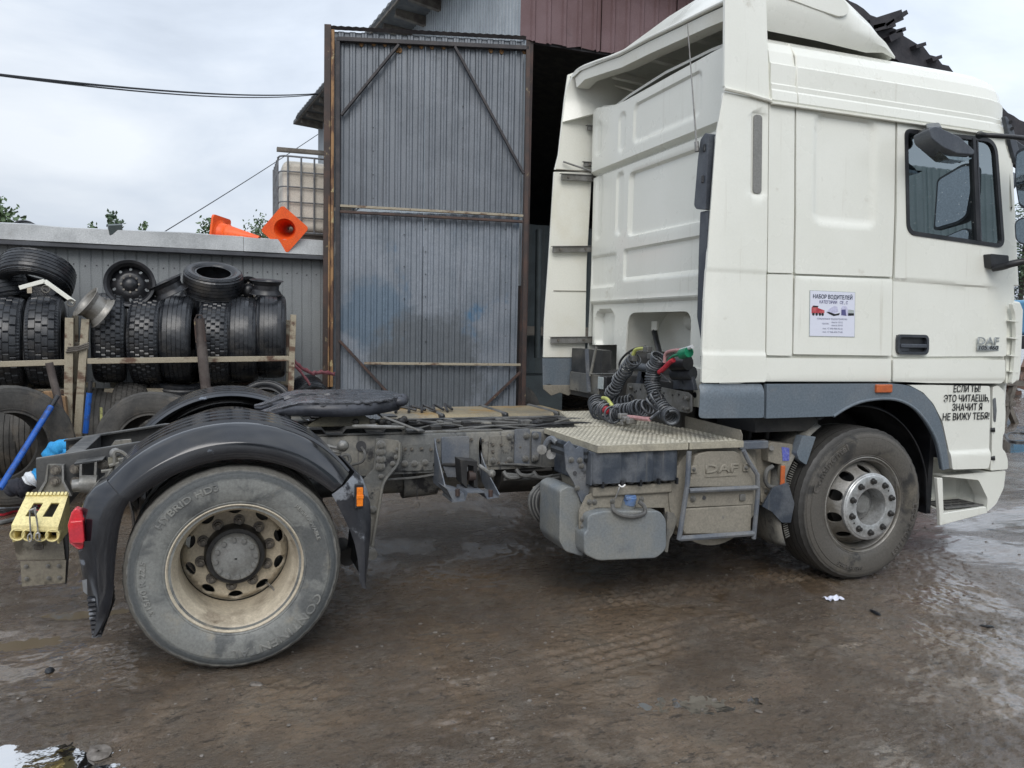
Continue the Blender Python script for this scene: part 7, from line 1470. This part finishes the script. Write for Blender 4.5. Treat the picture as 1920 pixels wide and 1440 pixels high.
ppoly([(.04, .50), (.04, .62), (.07, .67), (.17, .66), (.18, .62), (.32, .575), (.32, .52), (.30, .50)], 'printed_dump_truck', 'ink_red'); ppoly([(.05, .62), (.08, .67), (.19, .665), (.18, .64), (.07, .63)], 'printed_dump_truck', 'ink', .0036)
for u in (.08, .15, .22, .28): ppoly([(u + .028 * math.cos(a), .485 + .035 * math.sin(a)) for a in np.linspace(0, 2 * PI, 10)[:-1]], 'printed_wheel', 'ink', .0036)
ppoly([(.37, .53), (.52, .50), (.62, .55), (.60, .66), (.54, .68), (.42, .61)], 'printed_trailer', 'ink_lav'); ppoly([(.36, .54), (.42, .50), (.52, .455), (.64, .48), (.66, .53), (.55, .50), (.42, .545)], 'printed_trailer', 'ink', .0036)
ppoly([(.68, .47), (.68, .62), (.71, .68), (.80, .68), (.83, .62), (.84, .47)], 'printed_tanker', 'ink_lav'); ppoly([(.69, .48), (.69, .60), (.78, .61), (.80, .47)], 'printed_tanker', 'ink_blue', .0036); ppoly([(.84, .53), (.84, .61), (.97, .60), (.97, .53)], 'printed_tanker', 'paper_edge', .0034); ppoly([(.84, .47), (.84, .53), (.97, .53), (.97, .48)], 'printed_tanker', 'ink', .0036)
# rear of the cab underside: plate, brackets, hose couplings
pt(M().prism(rpoly([at(x, y, X=2.74) for x, y in ((1176, 718), (1210, 720), (1290, 736), (1297, 742), (1297, 772), (1290, 775), (1230, 762), (1172, 750))], .01, 3), (.008, 0, 0)), 'cross_plate', 'dust' if 0 else 'steel', bevel=.002)
for px, py in ((1184, 727), (1181, 744), (1285, 745), (1291, 746), (1284, 765), (1291, 766)):
    q = at(px, py, X=2.735); pt(M().cyl(q, q + Vector((-.025, 0, 0)), .013, 8), 'plate_bolt', 'steel')
for px, py in ((1193, 733), (1201, 730), (1245, 737), (1261, 741), (1273, 740), (1215, 745), (1190, 735)): q = at(px, py, X=2.738); pt(M().cyl(q, q + Vector((-.002, 0, 0)), .007, 8), 'plate_hole', 'black')
pt(M().box(2.80, 2.95, .62, 1.7, .98, 1.35), 'rear_cross_mass', 'under', bevel=.03); pt(M().box(2.78, 2.86, 1.72, 2.3, 1.10, 1.50), 'battery_bay_dark', 'frame_dark'); pt(M().box(2.76, 2.775, 1.74, 2.29, 1.14, 1.30), 'bay_cover', 'frame', bevel=.004); pt(M().cyl(at(1118, 650, X=2.75), at(1107, 705, X=2.72), .012, 8), 'stay_bar', 'frame'); pt(M().cyl(at(1108, 701, X=2.72), at(1152, 701, X=2.72), .006, 8), 'stay_bar', 'frame'); pt(M().beam(at(1100, 655, X=2.73), at(1104, 735, X=2.73), .02, .03), 'bay_edge', 'frame_blue')
for a, b in (((1205, 692), (1200, 724)), ((1211, 692), (1208, 724)), ((1270, 706), (1272, 730)), ((1290, 706), (1290, 732))): pt(M().prism([at(a[0] - 8, a[1], X=2.78), at(a[0] + 6, a[1], X=2.78), at(b[0] + 12, b[1], X=2.78), at(b[0] - 10, b[1], X=2.78)], (.03, 0, 0)), 'mount_ear', 'mirror_shell', bevel=.006)
pt(M().cyl(at(1186, 684, X=2.70), at(1216, 692, X=2.74), .030, 14), 'coupling_body', 'mirror_shell'); pt(M().cyl(at(1262, 700, X=2.74), at(1300, 700, X=2.80), .045, 14), 'coupling_body', 'dark_plastic'); pt(M().cyl(at(1262, 682, X=2.72), at(1290, 680, X=2.75), .05, 14), 'coupling_body', 'black')
pt(M().box(2.60, 2.74, 1.30, 1.42, 1.20, 1.32), 'work_lamp_case', 'black', bevel=.01); pt(M().box(2.594, 2.60, 1.33, 1.42, 1.22, 1.31), 'work_lamp_lens', 'paper_edge', bevel=.004)
# coiled and loose hoses
XH = 2.58
hose = lambda name, pts, r, mk, X=XH, n=5: pt(M().tube(smooth_path([at(x, y, X=X + dx) if True else 0 for x, y, dx in [(p[0], p[1], p[2] if len(p) > 2 else 0) for p in pts]], n), r, 8), name, mk)
def coil(name, pts, rad, turns, r=.0085, mk='coil'): return pt(M().tube(coil_path([at(p[0], p[1], X=XH + (p[2] if len(p) > 2 else 0)) for p in pts], rad, turns), r, 7), name, mk)
coil('coiled_air_hose', [(1190, 672), (1172, 695), (1158, 718), (1144, 742)], .043, 15, .0068); coil('coiled_air_hose', [(1236, 668), (1226, 690), (1223, 715), (1226, 740)], .045, 16, .0068)
coil('coiled_air_hose', [(1228, 742), (1236, 760), (1250, 775), (1262, 784, -.05)], .048, 11, .0075); coil('coiled_air_hose', [(1152, 776, -.12), (1180, 770, -.12), (1210, 764, -.1), (1232, 752, -.05)], .052, 13, .0075)
coil('coiled_air_hose', [(1116, 752, .0), (1120, 764, -.05), (1128, 772, -.1), (1143, 774, -.12)], .058, 9, .0070); coil('coiled_air_hose', [(1140, 742, .02), (1160, 755, .05), (1185, 752, .1)], .045, 8, .008); coil('coiled_air_hose', [(1128, 765, -.15), (1145, 778, -.18), (1160, 780, -.18)], .055, 4, .0080)
hose('yellow_hose', [(1187, 666), (1192, 656), (1204, 653), (1218, 654)], .013, 'hose_yellow'); hose('yellow_hose', [(1130, 746, -.1), (1138, 748, -.12), (1145, 757, -.15), (1148, 762, -.15)], .013, 'hose_yellow')
hose('black_hose', [(1162, 694), (1162, 680), (1172, 666), (1190, 654), (1210, 650)], .008, 'hose'); hose('red_hose', [(1236, 698), (1246, 690), (1255, 680), (1263, 675)], .016, 'hose_red'); hose('green_hose', [(1252, 678), (1262, 668), (1278, 664), (1288, 664)], .010, 'hose_green')
pt(M().cyl(at(1278, 664, X=XH), at(1292, 660, X=XH), .032, 14), 'green_coupling', 'hose_green'); hose('pink_hose', [(1246, 680), (1248, 664), (1258, 658), (1280, 656)], .011, 'hose_pink'); hose('white_hose', [(1276, 657), (1290, 653), (1298, 650)], .012, 'stripe')
hose('pale_hose', [(1178, 782, -.2), (1190, 783, -.2), (1204, 785, -.2), (1218, 786, -.2)], .014, 'hose_pink'); hose('black_hose', [(1218, 786, -.2), (1226, 780, -.15), (1236, 772, -.1)], .010, 'coil'); pt(M().sphere(at(1137, 769, X=XH - .16), .030, 12, 8), 'red_cap', 'hose_red')
for px, py in ((1168, 780), (1176, 786), (1184, 790), (1172, 792)): q = at(px, py, X=XH - .22); pt(M().box(q.x - .03, q.x + .03, q.y - .02, q.y + .02, q.z - .018, q.z + .018), 'coupling_head', 'steel', bevel=.008)
for k, c in enumerate(([(1240, 700), (1252, 712), (1256, 716), (1240, 714)], [(1232, 730), (1240, 745), (1238, 750), (1228, 744)], [(1240, 690), (1230, 700), (1222, 706)], [(1214, 655), (1220, 665), (1226, 672)], [(1180, 664), (1188, 672), (1184, 680)])): hose('black_hose', c, .008, 'hose')
for px, py in ((1214, 655), (1222, 668), (1187, 672), (1180, 680)): q = at(px, py, X=XH); pt(M().box(q.x - .02, q.x + .02, q.y - .03, q.y + .03, q.z - .02, q.z + .02), 'coupling_block', 'hose_grey', bevel=.006)
# ------------------------------------------------------------------ yellow chock wired to the rear bracket: a thing of its own
ck = empty('wheel_chock', (-.93, .6, .62)); cl = ck.location; pc = lambda x, y, Y: at(x, y, Y=Y) - cl
TL, TR, BL, BR = pc(51, 925, .70), pc(129, 924, .70), pc(21, 985, .56), pc(109, 988, .56)
face = lambda u, v: TL.lerp(TR, u).lerp(BL.lerp(BR, u), v)
nrm_ = (TR - TL).cross(BL - TL).normalized(); nrm_ = nrm_ if nrm_.y < 0 else -nrm_
holes = [[(.26, .30), (.48, .30), (.42, .72), (.20, .72)], [(.66, .30), (.86, .30), (.80, .72), (.58, .72)]]
panel('face', [(0, 0), (1, 0), (1, 1), (0, 1)], lambda u, v, o: face(u, v) + nrm_ * o, MT['yellow'], ck, 0, None, .012, holes)
for k in range(11): pp_ = [face((k + .1) / 11, .01), face((k + .75) / 11, .01), face((k + .75) / 11, .10), face((k + .1) / 11, .10)]; M().prism([p + nrm_ * .001 for p in pp_], nrm_ * .012).build('tooth', MT['yellow'], ck, smooth=0)
M().prism([TR, BR, BR + Vector((0, .02, -.09)), TR + Vector((.0, .05, -.20))], (-.010, .004, 0)).build('side_wall', MT['yellow'], ck, smooth=0); M().prism([TL, BL, BL + Vector((0, .02, -.09)), TL + Vector((.0, .05, -.20))], (.010, .004, 0)).build('side_wall', MT['yellow'], ck, smooth=0)
for k in range(4):
    c0 = BL.lerp(BR, (k + .5) / 4) + Vector((0, .0, -.045)); s_ = M().lathe([(0, .026), (-.004, .030), (0, .034), (.12, .034), (.12, .026), (0, .026)], 24, o=c0); s_.build('tube', MT['yellow'], ck)
M().prism([BL, BR, BR + Vector((0, -.002, -.028)), BL + Vector((0, -.002, -.028))], (0, .10, 0)).build('front_lip', MT['yellow'], ck, .004); M().box(0, 0, 0, 0, 0, 0)
M().prism([BL + Vector((0, .10, -.09)), BR + Vector((0, .10, -.09)), BR + Vector((0, .10, .0)), BL + Vector((0, .10, .0))], (0, .01, 0)).build('back_wall', MT['hub_black'], ck, smooth=0)
for pts in ([(54, 958), (60, 955), (67, 953), (66, 960), (70, 980), (72, 1003), (76, 1014)], [(56, 958), (56, 975), (58, 1005), (62, 1012)], [(64, 952), (68, 970), (70, 985)]): M().tube(smooth_path([pc(x, y, .545) for x, y in pts], 4), .004, 6).build('binding_wire', MT['wire'], ck)
for (x, y) in ((56, 1008), (71, 1006)): M().tube([pc(x + 4 * math.cos(a), y + 7 * math.sin(a), .535) for a in np.linspace(0, 2 * PI, 12)[:-1]], .004, 6, True).build('wire_loop', MT['wire'], ck)
for k in range(3): M().tube([pc(72 + 9 * math.cos(a), 1022 + 3 * k + 3 * math.sin(a), .70) for a in np.linspace(0, 2 * PI, 12)[:-1]], .004, 6, True).build('wire_coil', MT['nut'], ck)
tag(ck, 'pale yellow plastic wheel chock wired to the rear of the truck frame', 'wheel chock')
